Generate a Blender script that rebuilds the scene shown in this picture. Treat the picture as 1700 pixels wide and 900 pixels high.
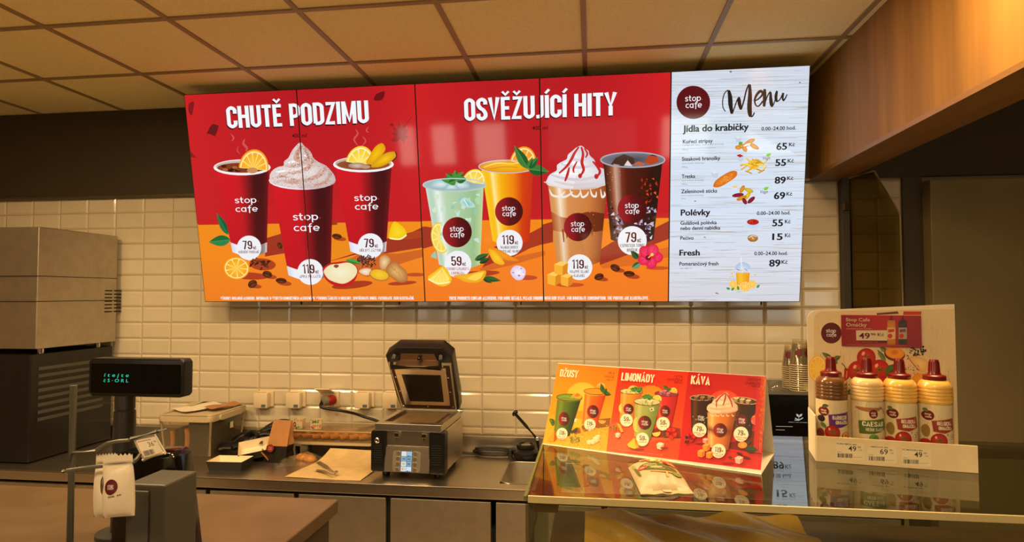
import bpy, bmesh, math, random
from mathutils import Vector, Matrix

for _o in list(bpy.data.objects):
    bpy.data.objects.remove(_o)
SC = bpy.context.scene
COL = SC.collection
PI = math.pi

# ------------------------------------------------------------------ camera
CAMH = 1.80
FPX, YAW, PITCH, ROLL = 1020.0, -0.129595, 0.0369918, -0.0016474
_cy, _sy, _cp, _sp = math.cos(YAW), math.sin(YAW), math.cos(PITCH), math.sin(PITCH)
_F = Vector((_sy * _cp, _cy * _cp, _sp))
_R0 = Vector((_cy, -_sy, 0))
_U0 = _R0.cross(_F)
_R = _R0 * math.cos(ROLL) + _U0 * math.sin(ROLL)
_U = _U0 * math.cos(ROLL) - _R0 * math.sin(ROLL)
CAM = Vector((0, 0, CAMH))
cam_data = bpy.data.cameras.new('camera')
cam_data.sensor_fit = 'HORIZONTAL'
cam_data.sensor_width = 36.0
cam_data.lens = FPX / 1700.0 * 36.0
cam_data.clip_start = 0.02
cam = bpy.data.objects.new('camera', cam_data)
COL.objects.link(cam)
_m = Matrix((_R, _U, -_F)).transposed().to_4x4()
_m.translation = CAM
cam.matrix_world = _m
SC.camera = cam

# ------------------------------------------------------------------ exposure, sky, lamps
SC.view_settings.view_transform = 'Standard'
SC.view_settings.look = 'None'
SC.view_settings.exposure = 0.0
SC.view_settings.gamma = 1.0
SC.view_settings.use_curve_mapping = False

world = bpy.data.worlds.new('world')
SC.world = world
world.use_nodes = True
_bg = world.node_tree.nodes['Background']
_bg.inputs['Color'].default_value = (1.0, 0.90, 0.76, 1)
_bg.inputs['Strength'].default_value = 5.0

WARM = (1.0, 0.70, 0.36)
def area_lamp(name, loc, size, power, color=WARM, aim=(0, 0, -1), spread=None):
    d = bpy.data.lights.new(name, 'AREA')
    d.shape = 'RECTANGLE'
    d.size, d.size_y = size
    d.energy = power
    d.color = color
    if spread:
        d.spread = spread
    o = bpy.data.objects.new(name, d)
    COL.objects.link(o)
    o.location = loc
    o.rotation_euler = Vector(aim).to_track_quat('-Z', 'Y').to_euler()
    return o
# flush ceiling panels over the counter and over the shop floor
for lx in (-2.73, -1.53, -0.33, 0.87):
    area_lamp('counter_ceiling_lamp', (lx, 1.72, 2.985), (0.55, 0.28), 33.0 if lx < -1 else 29.0)
for lx in (-2.13, -0.33, 1.47):
    area_lamp('shop_ceiling_lamp', (lx, -0.68, 2.985), (0.55, 0.55), 38.0)
# a warm spot beside the wooden bulkhead
area_lamp('bulkhead_ceiling_lamp', (0.75, 1.72, 2.98), (0.15, 0.15), 6.0, (1.0, 0.62, 0.25), aim=(0.5, 0.25, -0.75))

# ------------------------------------------------------------------ pixels -> points on real planes
def ray(x, y):
    return _R * ((x - 850.0) / FPX) - _U * ((y - 450.0) / FPX) + _F
def on_y(x, y, Y):
    d = ray(x, y); return CAM + d * (Y / d.y)
def on_z(x, y, Z):
    d = ray(x, y); return CAM + d * ((Z - CAMH) / d.z)
def on_plane(x, y, P, n):
    d = ray(x, y); return CAM + d * ((P - CAM).dot(n) / d.dot(n))

# ------------------------------------------------------------------ materials
def lin(c):
    c = c / 255.0
    return c / 12.92 if c <= 0.04045 else ((c + 0.055) / 1.055) ** 2.4
def L3(c):
    return (lin(c[0]), lin(c[1]), lin(c[2]))
_mats = {}
def mat(name, col=(200, 200, 200), rough=0.5, metal=0.0, noise=None, bump=None, spec=0.5, alpha=1.0, coat=0.0, stretch=None, emit=0.0):
    """Principled material; col in 0..255; noise=(scale, amount) varies the colour, bump=(scale, strength) the surface."""
    if name in _mats:
        return _mats[name]
    m = bpy.data.materials.new(name)
    m.use_nodes = True
    nt = m.node_tree
    b = nt.nodes['Principled BSDF']
    c = L3(col)
    b.inputs['Base Color'].default_value = (*c, 1)
    b.inputs['Roughness'].default_value = rough
    b.inputs['Metallic'].default_value = metal
    b.inputs['Specular IOR Level'].default_value = spec
    b.inputs['Alpha'].default_value = alpha
    b.inputs['Coat Weight'].default_value = coat
    if emit:
        b.inputs['Emission Color'].default_value = (*c, 1)
        b.inputs['Emission Strength'].default_value = emit
    tc = None
    if noise or bump:
        tc = nt.nodes.new('ShaderNodeTexCoord')
        vec = tc.outputs['Object']
        if stretch:
            mp = nt.nodes.new('ShaderNodeMapping')
            mp.inputs['Scale'].default_value = stretch
            nt.links.new(vec, mp.inputs['Vector'])
            vec = mp.outputs['Vector']
    if noise:
        n = nt.nodes.new('ShaderNodeTexNoise')
        n.inputs['Scale'].default_value = noise[0]
        n.inputs['Detail'].default_value = 5
        nt.links.new(vec, n.inputs['Vector'])
        r = nt.nodes.new('ShaderNodeValToRGB')
        a = noise[1]
        r.color_ramp.elements[0].position = 0.3
        r.color_ramp.elements[1].position = 0.7
        r.color_ramp.elements[0].color = (*[v * (1 - a) for v in c], 1)
        r.color_ramp.elements[1].color = (*[min(1, v * (1 + a)) for v in c], 1)
        nt.links.new(n.outputs['Fac'], r.inputs['Fac'])
        nt.links.new(r.outputs['Color'], b.inputs['Base Color'])
    if bump:
        n = nt.nodes.new('ShaderNodeTexNoise')
        n.inputs['Scale'].default_value = bump[0]
        n.inputs['Detail'].default_value = 4
        nt.links.new(vec, n.inputs['Vector'])
        bp = nt.nodes.new('ShaderNodeBump')
        bp.inputs['Strength'].default_value = bump[1]
        bp.inputs['Distance'].default_value = 0.004
        nt.links.new(n.outputs['Fac'], bp.inputs['Height'])
        nt.links.new(bp.outputs['Normal'], b.inputs['Normal'])
    _mats[name] = m
    return m

def clear_mat(name, tint=(255, 255, 255), body=0.0, rough=0.03, ior=1.5, body_col=(235, 225, 205)):
    """Clear sheet: see-through with a Fresnel mirror, and a share of milky body colour."""
    if name in _mats:
        return _mats[name]
    m = bpy.data.materials.new(name)
    m.use_nodes = True
    nt = m.node_tree
    nt.nodes.clear()
    out = nt.nodes.new('ShaderNodeOutputMaterial')
    tr = nt.nodes.new('ShaderNodeBsdfTransparent')
    tr.inputs['Color'].default_value = (*L3(tint), 1)
    gl = nt.nodes.new('ShaderNodeBsdfGlossy')
    gl.inputs['Roughness'].default_value = rough
    fr = nt.nodes.new('ShaderNodeFresnel')
    ge = nt.nodes.new('ShaderNodeNewGeometry')
    mr = nt.nodes.new('ShaderNodeMapRange')
    mr.inputs['To Min'].default_value, mr.inputs['To Max'].default_value = ior, 1.0 / ior
    nt.links.new(ge.outputs['Backfacing'], mr.inputs['Value'])
    nt.links.new(mr.outputs['Result'], fr.inputs['IOR'])
    mx = nt.nodes.new('ShaderNodeMixShader')
    src = tr
    if body:
        df = nt.nodes.new('ShaderNodeBsdfPrincipled')
        df.inputs['Base Color'].default_value = (*L3(body_col), 1)
        df.inputs['Roughness'].default_value = 0.35
        m2 = nt.nodes.new('ShaderNodeMixShader')
        m2.inputs['Fac'].default_value = body
        nt.links.new(tr.outputs[0], m2.inputs[1])
        nt.links.new(df.outputs[0], m2.inputs[2])
        src = m2
    nt.links.new(fr.outputs[0], mx.inputs['Fac'])
    nt.links.new(src.outputs[0], mx.inputs[1])
    nt.links.new(gl.outputs[0], mx.inputs[2])
    nt.links.new(mx.outputs[0], out.inputs['Surface'])
    _mats[name] = m
    return m

def picture_mat(name, emit=False, rough=0.35, spec=0.5, coat=0.0):
    """Shows the printed (or lit) picture stored with the mesh."""
    if name in _mats:
        return _mats[name]
    m = bpy.data.materials.new(name)
    m.use_nodes = True
    nt = m.node_tree
    b = nt.nodes['Principled BSDF']
    a = nt.nodes.new('ShaderNodeAttribute')
    a.attribute_name = 'print'
    b.inputs['Roughness'].default_value = rough
    b.inputs['Specular IOR Level'].default_value = spec
    b.inputs['Coat Weight'].default_value = coat
    if emit:
        b.inputs['Base Color'].default_value = (0.004, 0.004, 0.004, 1)
        nt.links.new(a.outputs['Color'], b.inputs['Emission Color'])
        b.inputs['Emission Strength'].default_value = 1.0
        m.cycles.emission_sampling = 'NONE'
    else:
        nt.links.new(a.outputs['Color'], b.inputs['Base Color'])
    _mats[name] = m
    return m

def wood_mat(name, c1, c2, axis_scale, rough=0.45):
    if name in _mats:
        return _mats[name]
    m = bpy.data.materials.new(name)
    m.use_nodes = True
    nt = m.node_tree
    b = nt.nodes['Principled BSDF']
    tc = nt.nodes.new('ShaderNodeTexCoord')
    mp = nt.nodes.new('ShaderNodeMapping')
    mp.inputs['Scale'].default_value = axis_scale
    n = nt.nodes.new('ShaderNodeTexNoise')
    n.inputs['Scale'].default_value = 1.0
    n.inputs['Detail'].default_value = 7
    n.inputs['Roughness'].default_value = 0.62
    r = nt.nodes.new('ShaderNodeValToRGB')
    r.color_ramp.elements[0].position, r.color_ramp.elements[1].position = 0.32, 0.68
    r.color_ramp.elements[0].color = (*L3(c1), 1)
    r.color_ramp.elements[1].color = (*L3(c2), 1)
    nt.links.new(tc.outputs['Object'], mp.inputs['Vector'])
    nt.links.new(mp.outputs['Vector'], n.inputs['Vector'])
    nt.links.new(n.outputs['Fac'], r.inputs['Fac'])
    nt.links.new(r.outputs['Color'], b.inputs['Base Color'])
    b.inputs['Roughness'].default_value = rough
    _mats[name] = m
    return m

STEEL = mat('brushed_steel', (206, 198, 184), 0.33, 1.0, noise=(3, 0.06), bump=(8, 0.03), stretch=(1, 30, 30))
STEEL_DULL = mat('dull_steel', (190, 182, 166), 0.45, 1.0, noise=(20, 0.08))
CHROME = mat('chrome', (215, 212, 205), 0.10, 1.0)
BLACK = mat('black_plastic', (16, 15, 14), 0.38, noise=(60, 0.1))
BLACK_GLOSS = mat('glossy_black', (9, 9, 9), 0.12)
BLACK_MATT = mat('matt_black', (14, 13, 12), 0.75, noise=(40, 0.2))
GREY_PLASTIC = mat('grey_plastic', (74, 72, 66), 0.45, noise=(40, 0.06))
WHITE_PLASTIC = mat('white_plastic', (225, 218, 200), 0.35, noise=(20, 0.02))
CREAM_BOARD = mat('cream_card', (238, 222, 190), 0.75, noise=(30, 0.04))
KRAFT = mat('kraft_paper', (178, 124, 72), 0.8, noise=(25, 0.08), bump=(60, 0.15))
PAPER = mat('white_paper', (232, 222, 200), 0.8, noise=(20, 0.03))
RED_CAP = mat('red_cap_plastic', (112, 11, 14), 0.28)

# ------------------------------------------------------------------ objects
def obj(name, bm_or_mesh, material=None, parent=None, world=False, smooth=None):
    """Link one mesh object; world=True: its coordinates are the room's even under a parent."""
    if isinstance(bm_or_mesh, bmesh.types.BMesh):
        me = bpy.data.meshes.new(name)
        bm_or_mesh.to_mesh(me)
        bm_or_mesh.free()
    else:
        me = bm_or_mesh
    o = bpy.data.objects.new(name, me)
    COL.objects.link(o)
    if material:
        me.materials.append(material)
    if parent is not None:
        o.parent = parent
        if world:
            M = Matrix.LocRotScale(parent.location, parent.rotation_euler, None)
            g = parent.parent
            if g is not None and g.type == 'EMPTY':
                M = Matrix.LocRotScale(g.location, g.rotation_euler, None) @ M
            o.matrix_parent_inverse = M.inverted()
    if smooth is not None:
        me.polygons.foreach_set('use_smooth', [True] * len(me.polygons))
        me.set_sharp_from_angle(angle=math.radians(smooth))
    return o
def thing(name, label, cat, loc=(0, 0, 0), rotz=0.0, group=None):
    o = bpy.data.objects.new(name, None)
    COL.objects.link(o)
    o.empty_display_size = 0.05
    o.location = loc
    o.rotation_euler = (0, 0, rotz)
    return tag(o, label, cat, group)
def tag(o, label, cat, group=None):
    o['label'] = label; o['category'] = cat
    if group:
        o['group'] = group
    return o
def struct(name, bm, m, parent=None, smooth=None):
    o = obj(name, bm, m, parent, smooth=smooth)
    if parent is None:
        o['kind'] = 'structure'
    return o
def dup(root, loc, rotz, label, group=None):
    r = root.copy(); COL.objects.link(r)
    r.location = loc; r.rotation_euler = (0, 0, rotz); r['label'] = label
    if group:
        r['group'] = group
    for ch in [c for c in root.children]:
        c = ch.copy(); COL.objects.link(c); c.parent = r
        for g in [x for x in ch.children]:
            d = g.copy(); COL.objects.link(d); d.parent = c
    return r

# ------------------------------------------------------------------ shapes (each adds to a bmesh)
def new():
    return bmesh.new()
def box(bm, lo, hi, bevel=0.0, M=None, seg=2):
    lo, hi = Vector(lo), Vector(hi)
    vs = [bm.verts.new(Vector((x, y, z))) for z in (lo.z, hi.z) for y in (lo.y, hi.y) for x in (lo.x, hi.x)]
    fs = [bm.faces.new([vs[i] for i in f]) for f in ((0, 2, 3, 1), (4, 5, 7, 6), (0, 1, 5, 4), (1, 3, 7, 5), (3, 2, 6, 7), (2, 0, 4, 6))]
    if bevel > 0:
        es = list({e for f in fs for e in f.edges})
        r = bmesh.ops.bevel(bm, geom=es, offset=bevel, segments=seg, affect='EDGES', profile=0.5)
        vs = list({v for f in r['faces'] for v in f.verts} | {v for v in vs if v.is_valid})
    if M is not None:
        for v in {v for v in vs if v.is_valid}:
            v.co = M @ v.co
    return bm
def quad(bm, a, b, c, d):
    return bm.faces.new([bm.verts.new(Vector(p)) for p in (a, b, c, d)])
def frame_for(d):
    d = d.normalized()
    a = Vector((0, 0, 1)) if abs(d.z) < 0.9 else Vector((1, 0, 0))
    x = d.cross(a).normalized()
    return x, x.cross(d).normalized()
def tube(bm, pts, r, n=10, caps=True, closed=False):
    pts = [Vector(p) for p in pts]
    k = len(pts)
    rs = r if isinstance(r, (list, tuple)) else [r] * k
    rings = []
    px = None
    for i, p in enumerate(pts):
        if closed:
            d = pts[(i + 1) % k] - pts[i - 1]
        else:
            d = pts[min(i + 1, k - 1)] - pts[max(i - 1, 0)]
        if d.length < 1e-9:
            d = Vector((0, 0, 1))
        d.normalize()
        if px is None:
            x, y = frame_for(d)
        else:
            x = (px - d * px.dot(d))
            x = x.normalized() if x.length > 1e-6 else frame_for(d)[0]
            y = d.cross(x)
        px = x
        rings.append([bm.verts.new(p + (x * math.cos(2 * PI * j / n) + y * math.sin(2 * PI * j / n)) * rs[i]) for j in range(n)])
    for i in range(k if closed else k - 1):
        A, B = rings[i], rings[(i + 1) % k]
        for j in range(n):
            bm.faces.new((A[j], A[(j + 1) % n], B[(j + 1) % n], B[j]))
    if caps and not closed:
        bm.faces.new(rings[0][::-1]); bm.faces.new(rings[-1])
    return bm
def lathe(bm, prof, n=32, at=(0, 0, 0), M=None, cap0=True, cap1=True, a0=0.0, a1=2 * PI):
    at = Vector(at)
    full = abs(a1 - a0 - 2 * PI) < 1e-6
    rings = []
    for r, z in prof:
        rings.append([bm.verts.new(at + Vector((r * math.cos(a0 + (a1 - a0) * j / n), r * math.sin(a0 + (a1 - a0) * j / n), z))) for j in range(n if full else n + 1)])
    m = len(rings[0])
    for A, B in zip(rings, rings[1:]):
        for j in range(m if full else m - 1):
            bm.faces.new((A[j], A[(j + 1) % m], B[(j + 1) % m], B[j]))
    if full:
        if cap0 and prof[0][0] > 1e-6: bm.faces.new(rings[0][::-1])
        if cap1 and prof[-1][0] > 1e-6: bm.faces.new(rings[-1])
    if M is not None:
        for R_ in rings:
            for v in R_:
                v.co = M @ v.co
    return bm
def prism(bm, poly, lo, hi, f, bevel=0.0):
    """Extrude a 2-D outline between lo and hi; f(a, b, h) gives the point."""
    A = [bm.verts.new(f(a, b, lo)) for a, b in poly]
    B = [bm.verts.new(f(a, b, hi)) for a, b in poly]
    n = len(poly)
    fs = [bm.faces.new(A[::-1]), bm.faces.new(B)]
    for i in range(n):
        fs.append(bm.faces.new((A[i], A[(i + 1) % n], B[(i + 1) % n], B[i])))
    if bevel:
        es = list(fs[0].edges) + list(fs[1].edges)
        bmesh.ops.bevel(bm, geom=es, offset=bevel, segments=2, affect='EDGES', profile=0.5)
    return bm
def sheet(bm, fn, nu, nv, thick=0.0):
    """A bent sheet; fn(u, v) -> point for u, v in 0..1."""
    g = [[bm.verts.new(Vector(fn(i / nu, j / nv))) for i in range(nu + 1)] for j in range(nv + 1)]
    fs = []
    for j in range(nv):
        for i in range(nu):
            fs.append(bm.faces.new((g[j][i], g[j][i + 1], g[j + 1][i + 1], g[j + 1][i])))
    if thick:
        bm.normal_update()
        bmesh.ops.solidify(bm, geom=fs, thickness=thick)
    return bm
def rrect(x0, y0, x1, y1, r, n=5):
    out = []
    for cx, cy, a in ((x1 - r, y0 + r, -PI / 2), (x1 - r, y1 - r, 0), (x0 + r, y1 - r, PI / 2), (x0 + r, y0 + r, PI)):
        for k in range(n + 1):
            t = a + PI / 2 * k / n
            out.append((cx + r * math.cos(t), cy + r * math.sin(t)))
    return out
def spline(pts, n=8, closed=False):
    """Catmull-Rom through pts of any dimension."""
    k = len(pts); out = []
    seg = k if closed else k - 1
    for i in range(seg):
        P = [pts[(i + j - 1) % k] if closed else pts[max(0, min(k - 1, i + j - 1))] for j in range(4)]
        for s in range(n):
            t = s / n
            out.append(tuple(0.5 * (2 * b + (c - a) * t + (2 * a - 5 * b + 4 * c - d) * t * t + (3 * b - a - 3 * c + d) * t ** 3) for a, b, c, d in zip(*P)))
    if not closed:
        out.append(tuple(pts[-1]))
    return out

# ================================================================== THE SETTING
WALL_Y, GLASS_Z, CTR_Z, CEIL_Z = 3.6377, 1.43, 0.88, 3.0
TX0, TZ0, TPX, TPZ = -2.88508, CAMH - 0.795039, 0.202725, 0.102
TILE = mat('cream_glazed_tile', (214, 200, 172), 0.13, noise=(6, 0.03), coat=0.3)
GROUT = mat('grey_grout', (150, 134, 106), 0.85, noise=(60, 0.06))

# tiled wall: every tile has its flat face and four bevels
bm = new()
box(bm, (-5.2, WALL_Y + 0.001, 0), (4.8, WALL_Y + 0.16, CEIL_Z))
wall = struct('wall_back', bm, GROUT)
bm = new()
T_BOT, T_TOP = CAMH - 0.838, CAMH + 0.628
for i in range(-11, 29):
    for k in range(-1, 15):
        x0, x1 = TX0 + i * TPX + 0.0012, TX0 + (i + 1) * TPX - 0.0012
        z0, z1 = TZ0 + k * TPZ + 0.0012, TZ0 + (k + 1) * TPZ - 0.0012
        z0, z1 = max(z0, T_BOT), min(z1, T_TOP)
        x1 = min(x1, 1.70)
        if z1 - z0 < 0.012 or x1 - x0 < 0.02:
            continue
        b = min(0.011, (z1 - z0) * 0.3)
        o_ = [(x0, z0), (x1, z0), (x1, z1), (x0, z1)]
        n_ = [(x0 + b, z0 + b), (x1 - b, z0 + b), (x1 - b, z1 - b), (x0 + b, z1 - b)]
        vo = [bm.verts.new((x, WALL_Y, z)) for x, z in o_]
        vn = [bm.verts.new((x, WALL_Y - 0.0055, z)) for x, z in n_]
        bm.faces.new(vn)
        for j in range(4):
            bm.faces.new((vo[j], vo[(j + 1) % 4], vn[(j + 1) % 4], vn[j]))
obj('tile', bm, TILE, wall)

# dark painted band above the tiles
bm = new(); box(bm, (-5.2, WALL_Y - 0.03, T_TOP + 0.012), (4.8, WALL_Y, CEIL_Z))
struct('wall_upper', bm, mat('dark_brown_paint', (58, 47, 28), 0.6, noise=(3, 0.08)))
bm = new(); box(bm, (-5.2, WALL_Y - 0.036, T_TOP), (1.40, WALL_Y, T_TOP + 0.014))
struct('trim_1', bm, mat('tile_edge_metal', (120, 108, 84), 0.35, 0.8))

# ceiling of square tiles in a T-bar grid
bm = new(); box(bm, (-5.2, -4.2, CEIL_Z + 0.004), (4.8, WALL_Y + 0.16, CEIL_Z + 0.12))
ceil = struct('ceiling', bm, mat('ceiling_tile', (240, 224, 164), 0.9, noise=(90, 0.06), bump=(180, 0.3)))
bm = new()
for k in range(-5, 13):
    x = -2.43 + 0.6 * k
    box(bm, (x - 0.012, -4.2, CEIL_Z - 0.003), (x + 0.012, WALL_Y - 0.03, CEIL_Z + 0.004))
for k in range(-1, 13):
    y = 3.02 - 0.6 * k
    if y < 3.6:
        box(bm, (-5.2, y - 0.012, CEIL_Z - 0.0035), (4.8, y + 0.012, CEIL_Z + 0.004))
obj('grid_bar', bm, mat('ceiling_bar', (150, 128, 92), 0.5), ceil)

bm = new(); box(bm, (-5.2, -4.2, -0.1), (4.8, WALL_Y + 0.16, 0))
struct('floor', bm, mat('floor_tile', (176, 158, 128), 0.4, noise=(5, 0.1)))
bm = new(); box(bm, (-5.3, -4.2, 0), (-5.2, WALL_Y + 0.16, CEIL_Z + 0.1))
struct('wall_left', bm, mat('beige_paint', (150, 130, 98), 0.8, noise=(3, 0.05)))
bm = new(); box(bm, (4.8, -4.2, 0), (4.9, WALL_Y + 0.16, CEIL_Z + 0.1))
struct('wall_right', bm, _mats['beige_paint'])
# shop front behind the viewer, with tall windows
bm = new()
WX = [(-3.45, -3.05), (-2.84, -2.34), (-2.08, -1.44), (-0.80, 0.82), (1.14, 2.0), (2.5, 4.2)]
W0, W1 = 1.26, 2.04
edges = [-5.2] + [v for w in WX for v in w] + [4.8]
for a, b in zip(edges[::2], edges[1::2]):
    box(bm, (a, -4.2, 0), (b, -4.05, CEIL_Z))
for a, b in WX:
    box(bm, (a, -4.2, 0), (b, -4.05, W0)); box(bm, (a, -4.2, W1), (b, -4.05, CEIL_Z))
struct('wall_front', bm, _mats['beige_paint'])
for i, (a, b) in enumerate(WX):
    bm = new()
    for lo, hi in (((a, W0), (a + .05, W1)), ((b - .05, W0), (b, W1)), ((a + .05, W0), (b - .05, W0 + .05)), ((a + .05, W1 - .05), (b - .05, W1))):
        box(bm, (lo[0], -4.16, lo[1]), (hi[0], -4.10, hi[1]))
    w = struct('window_%d' % (i + 1), bm, mat('dark_window_frame', (40, 38, 36), 0.5))
    bm = new(); box(bm, (a + .05, -4.135, W0 + .05), (b - .05, -4.125, W1 - .05))
    obj('pane', bm, clear_mat('dimming_window_glass', (150, 150, 146)) if i == 3 else clear_mat('window_glass', (245, 248, 245)), w)  # darker tint added to one pane so the screens reflect it more faintly

# wooden bulkhead running towards the viewer at the right
bm = new()
BX0, BX1, BZ = 1.209, 1.405, CAMH + 0.655
box(bm, (BX0, -1.2, BZ), (BX0 + 0.02, WALL_Y - 0.03, CEIL_Z))
bh = struct('trim_2', bm, wood_mat('bulkhead_wood', (116, 80, 30), (154, 108, 44), (2, 9, 0.5), .65))
bm = new(); box(bm, (BX0, -1.2, BZ - 0.02), (BX1, WALL_Y - 0.03, BZ))
obj('soffit_board', bm, wood_mat('soffit_wood', (112, 78, 36), (146, 104, 54), (12, 0.7, 4)), bh)
bm = new(); box(bm, (BX1 - 0.02, -1.2, BZ), (BX1, WALL_Y - 0.03, CEIL_Z))
obj('far_board', bm, wood_mat('far_wood', (90, 58, 26), (120, 80, 40), (2, 9, 0.5)), bh)

# right-hand end: dark post, cupboard face and pale pillar
bm = new(); box(bm, (1.372, WALL_Y - 0.05, 0.9), (1.412, WALL_Y, BZ - 0.02), 0.002)
post = struct('trim_3', bm, mat('dark_post', (52, 42, 26), 0.45, noise=(4, 0.1)))
bm = new(); tube(bm, [(1.424, WALL_Y - 0.03, 0.9), (1.424, WALL_Y - 0.03, BZ - 0.02)], 0.008, 10)
obj('metal_rod', bm, STEEL, post, smooth=40)
bm = new(); box(bm, (1.70, WALL_Y - 0.02, 0), (1.80, WALL_Y, CEIL_Z))
struct('wall_recess', bm, mat('dark_olive_panel', (66, 54, 30), 0.5, noise=(3, 0.1)))
bm = new(); box(bm, (1.80, WALL_Y - 0.10, 0), (2.75, WALL_Y, T_TOP - 0.02), 0.004)
struct('wall_pillar', bm, mat('olive_panel', (128, 112, 76), 0.45, noise=(3, 0.06)))
# smoked glass leaf with a cut corner, standing out from the wall
g = thing('glass_partition', 'smoked glass leaf with cut-off upper corner standing right of the thin metal rod', 'glass partition', (1.43, WALL_Y - 0.045, 0.9))
P_ = [on_y(x, y, WALL_Y - 0.045) for x, y in ((1409, 640), (1409, 296), (1451, 284), (1494, 356), (1499, 640))]
pts = [(p.x - 1.43, p.z - 0.9) for p in P_]
bm = new(); prism(bm, pts, -0.004, 0.004, lambda a, b, h: Vector((a, h, b)))
obj('pane', bm, clear_mat('smoked_glass', (205, 198, 172)), g)
bm = new()
for a, b in zip(pts[1:-1], pts[2:]):
    d = Vector((b[0] - a[0], b[1] - a[1])).normalized(); nrm = Vector((-d.y, d.x)) * -0.0
    tube(bm, [(a[0], 0, a[1]), (b[0], 0, b[1])], 0.0055, 8)
obj('polished_edge', bm, mat('polished_glass_edge', (150, 138, 98), 0.25), g)
bm = new()
hp = on_y(1405, 343, WALL_Y - 0.06); box(bm, (hp.x - 1.43 - 0.018, -0.03, hp.z - 0.9 - 0.022), (hp.x - 1.43 + 0.016, 0.012, hp.z - 0.9 + 0.022), 0.003)
obj('hinge', bm, mat('dark_hinge_metal', (70, 56, 36), 0.3, 0.9), g)

# ================================================================== WORK COUNTER
FRONT_Y = 2.895
wc = thing('steel_work_counter', 'long stainless steel work counter with upstand running along the tiled wall', 'counter', (-1.2, 3.25, 0))
SX0, SX1, SY0, SY1 = -0.452, -0.02, 2.985, 3.37    # sink opening
bm = new()
for x0, x1, y0, y1 in ((-4.6, SX0, FRONT_Y, 3.60), (SX1, 1.35, FRONT_Y, 3.60), (SX0, SX1, FRONT_Y, SY0), (SX0, SX1, SY1, 3.60)):
    box(bm, (x0, y0, CTR_Z - 0.004), (x1, y1, CTR_Z))
obj('worktop', bm, STEEL, wc, world=True)
bm = new(); box(bm, (-4.6, FRONT_Y, CTR_Z - 0.05), (1.35, FRONT_Y + 0.012, CTR_Z + 0.0015), 0.003)
obj('front_edge', bm, STEEL, wc, world=True)
bm = new(); box(bm, (-4.6, 3.60, CTR_Z - 0.03), (1.35, 3.625, T_BOT), 0.002)
struct('trim_4', bm, STEEL)
bm = new()
box(bm, (-4.6, FRONT_Y + 0.035, 0.1), (1.35, 3.58, CTR_Z - 0.02 - 0.18))
box(bm, (-4.6, FRONT_Y + 0.035, CTR_Z - 0.2), (SX0 - 0.05, 3.58, CTR_Z - 0.01))
box(bm, (SX1 + 0.05, FRONT_Y + 0.035, CTR_Z - 0.2), (1.35, 3.58, CTR_Z - 0.01))
obj('body', bm, BLACK_MATT, wc, world=True)
xs = [-4.55, -3.55, -2.68, -1.925, -1.455, -0.985, -0.47, 0.05, 0.60, 1.34]
for a, b in zip(xs, xs[1:]):
    bm = new(); box(bm, (a + 0.012, FRONT_Y + 0.012, 0.18), (b - 0.012, FRONT_Y + 0.034, CTR_Z - 0.066), 0.003)
    obj('drawer_front', bm, STEEL_DULL, wc, world=True)
# sink bowl
bm = new()
prof = rrect(SX0, SY0, SX1, SY1, 0.05)
low = rrect(SX0 + 0.02, SY0 + 0.02, SX1 - 0.02, SY1 - 0.02, 0.06)
A = [bm.verts.new((x, y, CTR_Z + 0.001)) for x, y in prof]; B = [bm.verts.new((x, y, CTR_Z - 0.15)) for x, y in low]
for i in range(len(A)):
    bm.faces.new((A[i], B[i], B[(i + 1) % len(A)], A[(i + 1) % len(A)]))
bm.faces.new(B)
obj('sink_bowl', bm, STEEL_DULL, wc, world=True, smooth=40)
bm = new(); tube(bm, [(x, y, CTR_Z + 0.001) for x, y in prof], 0.004, 8, closed=True)
obj('sink_rim', bm, STEEL, wc, world=True, smooth=60)

# ================================================================== PICTURES: flat printed or lit images drawn as thin shapes
def ramp(t, stops):
    t = max(stops[0][0], min(stops[-1][0], t))
    for (a, ca), (b, cb) in zip(stops, stops[1:]):
        if t <= b:
            k = 0 if b == a else (t - a) / (b - a)
            return tuple(x + (y - x) * k for x, y in zip(ca, cb))
    return stops[-1][1]
def mixc(a, b, t):
    return tuple(x + (y - x) * t for x, y in zip(a, b))

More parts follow.
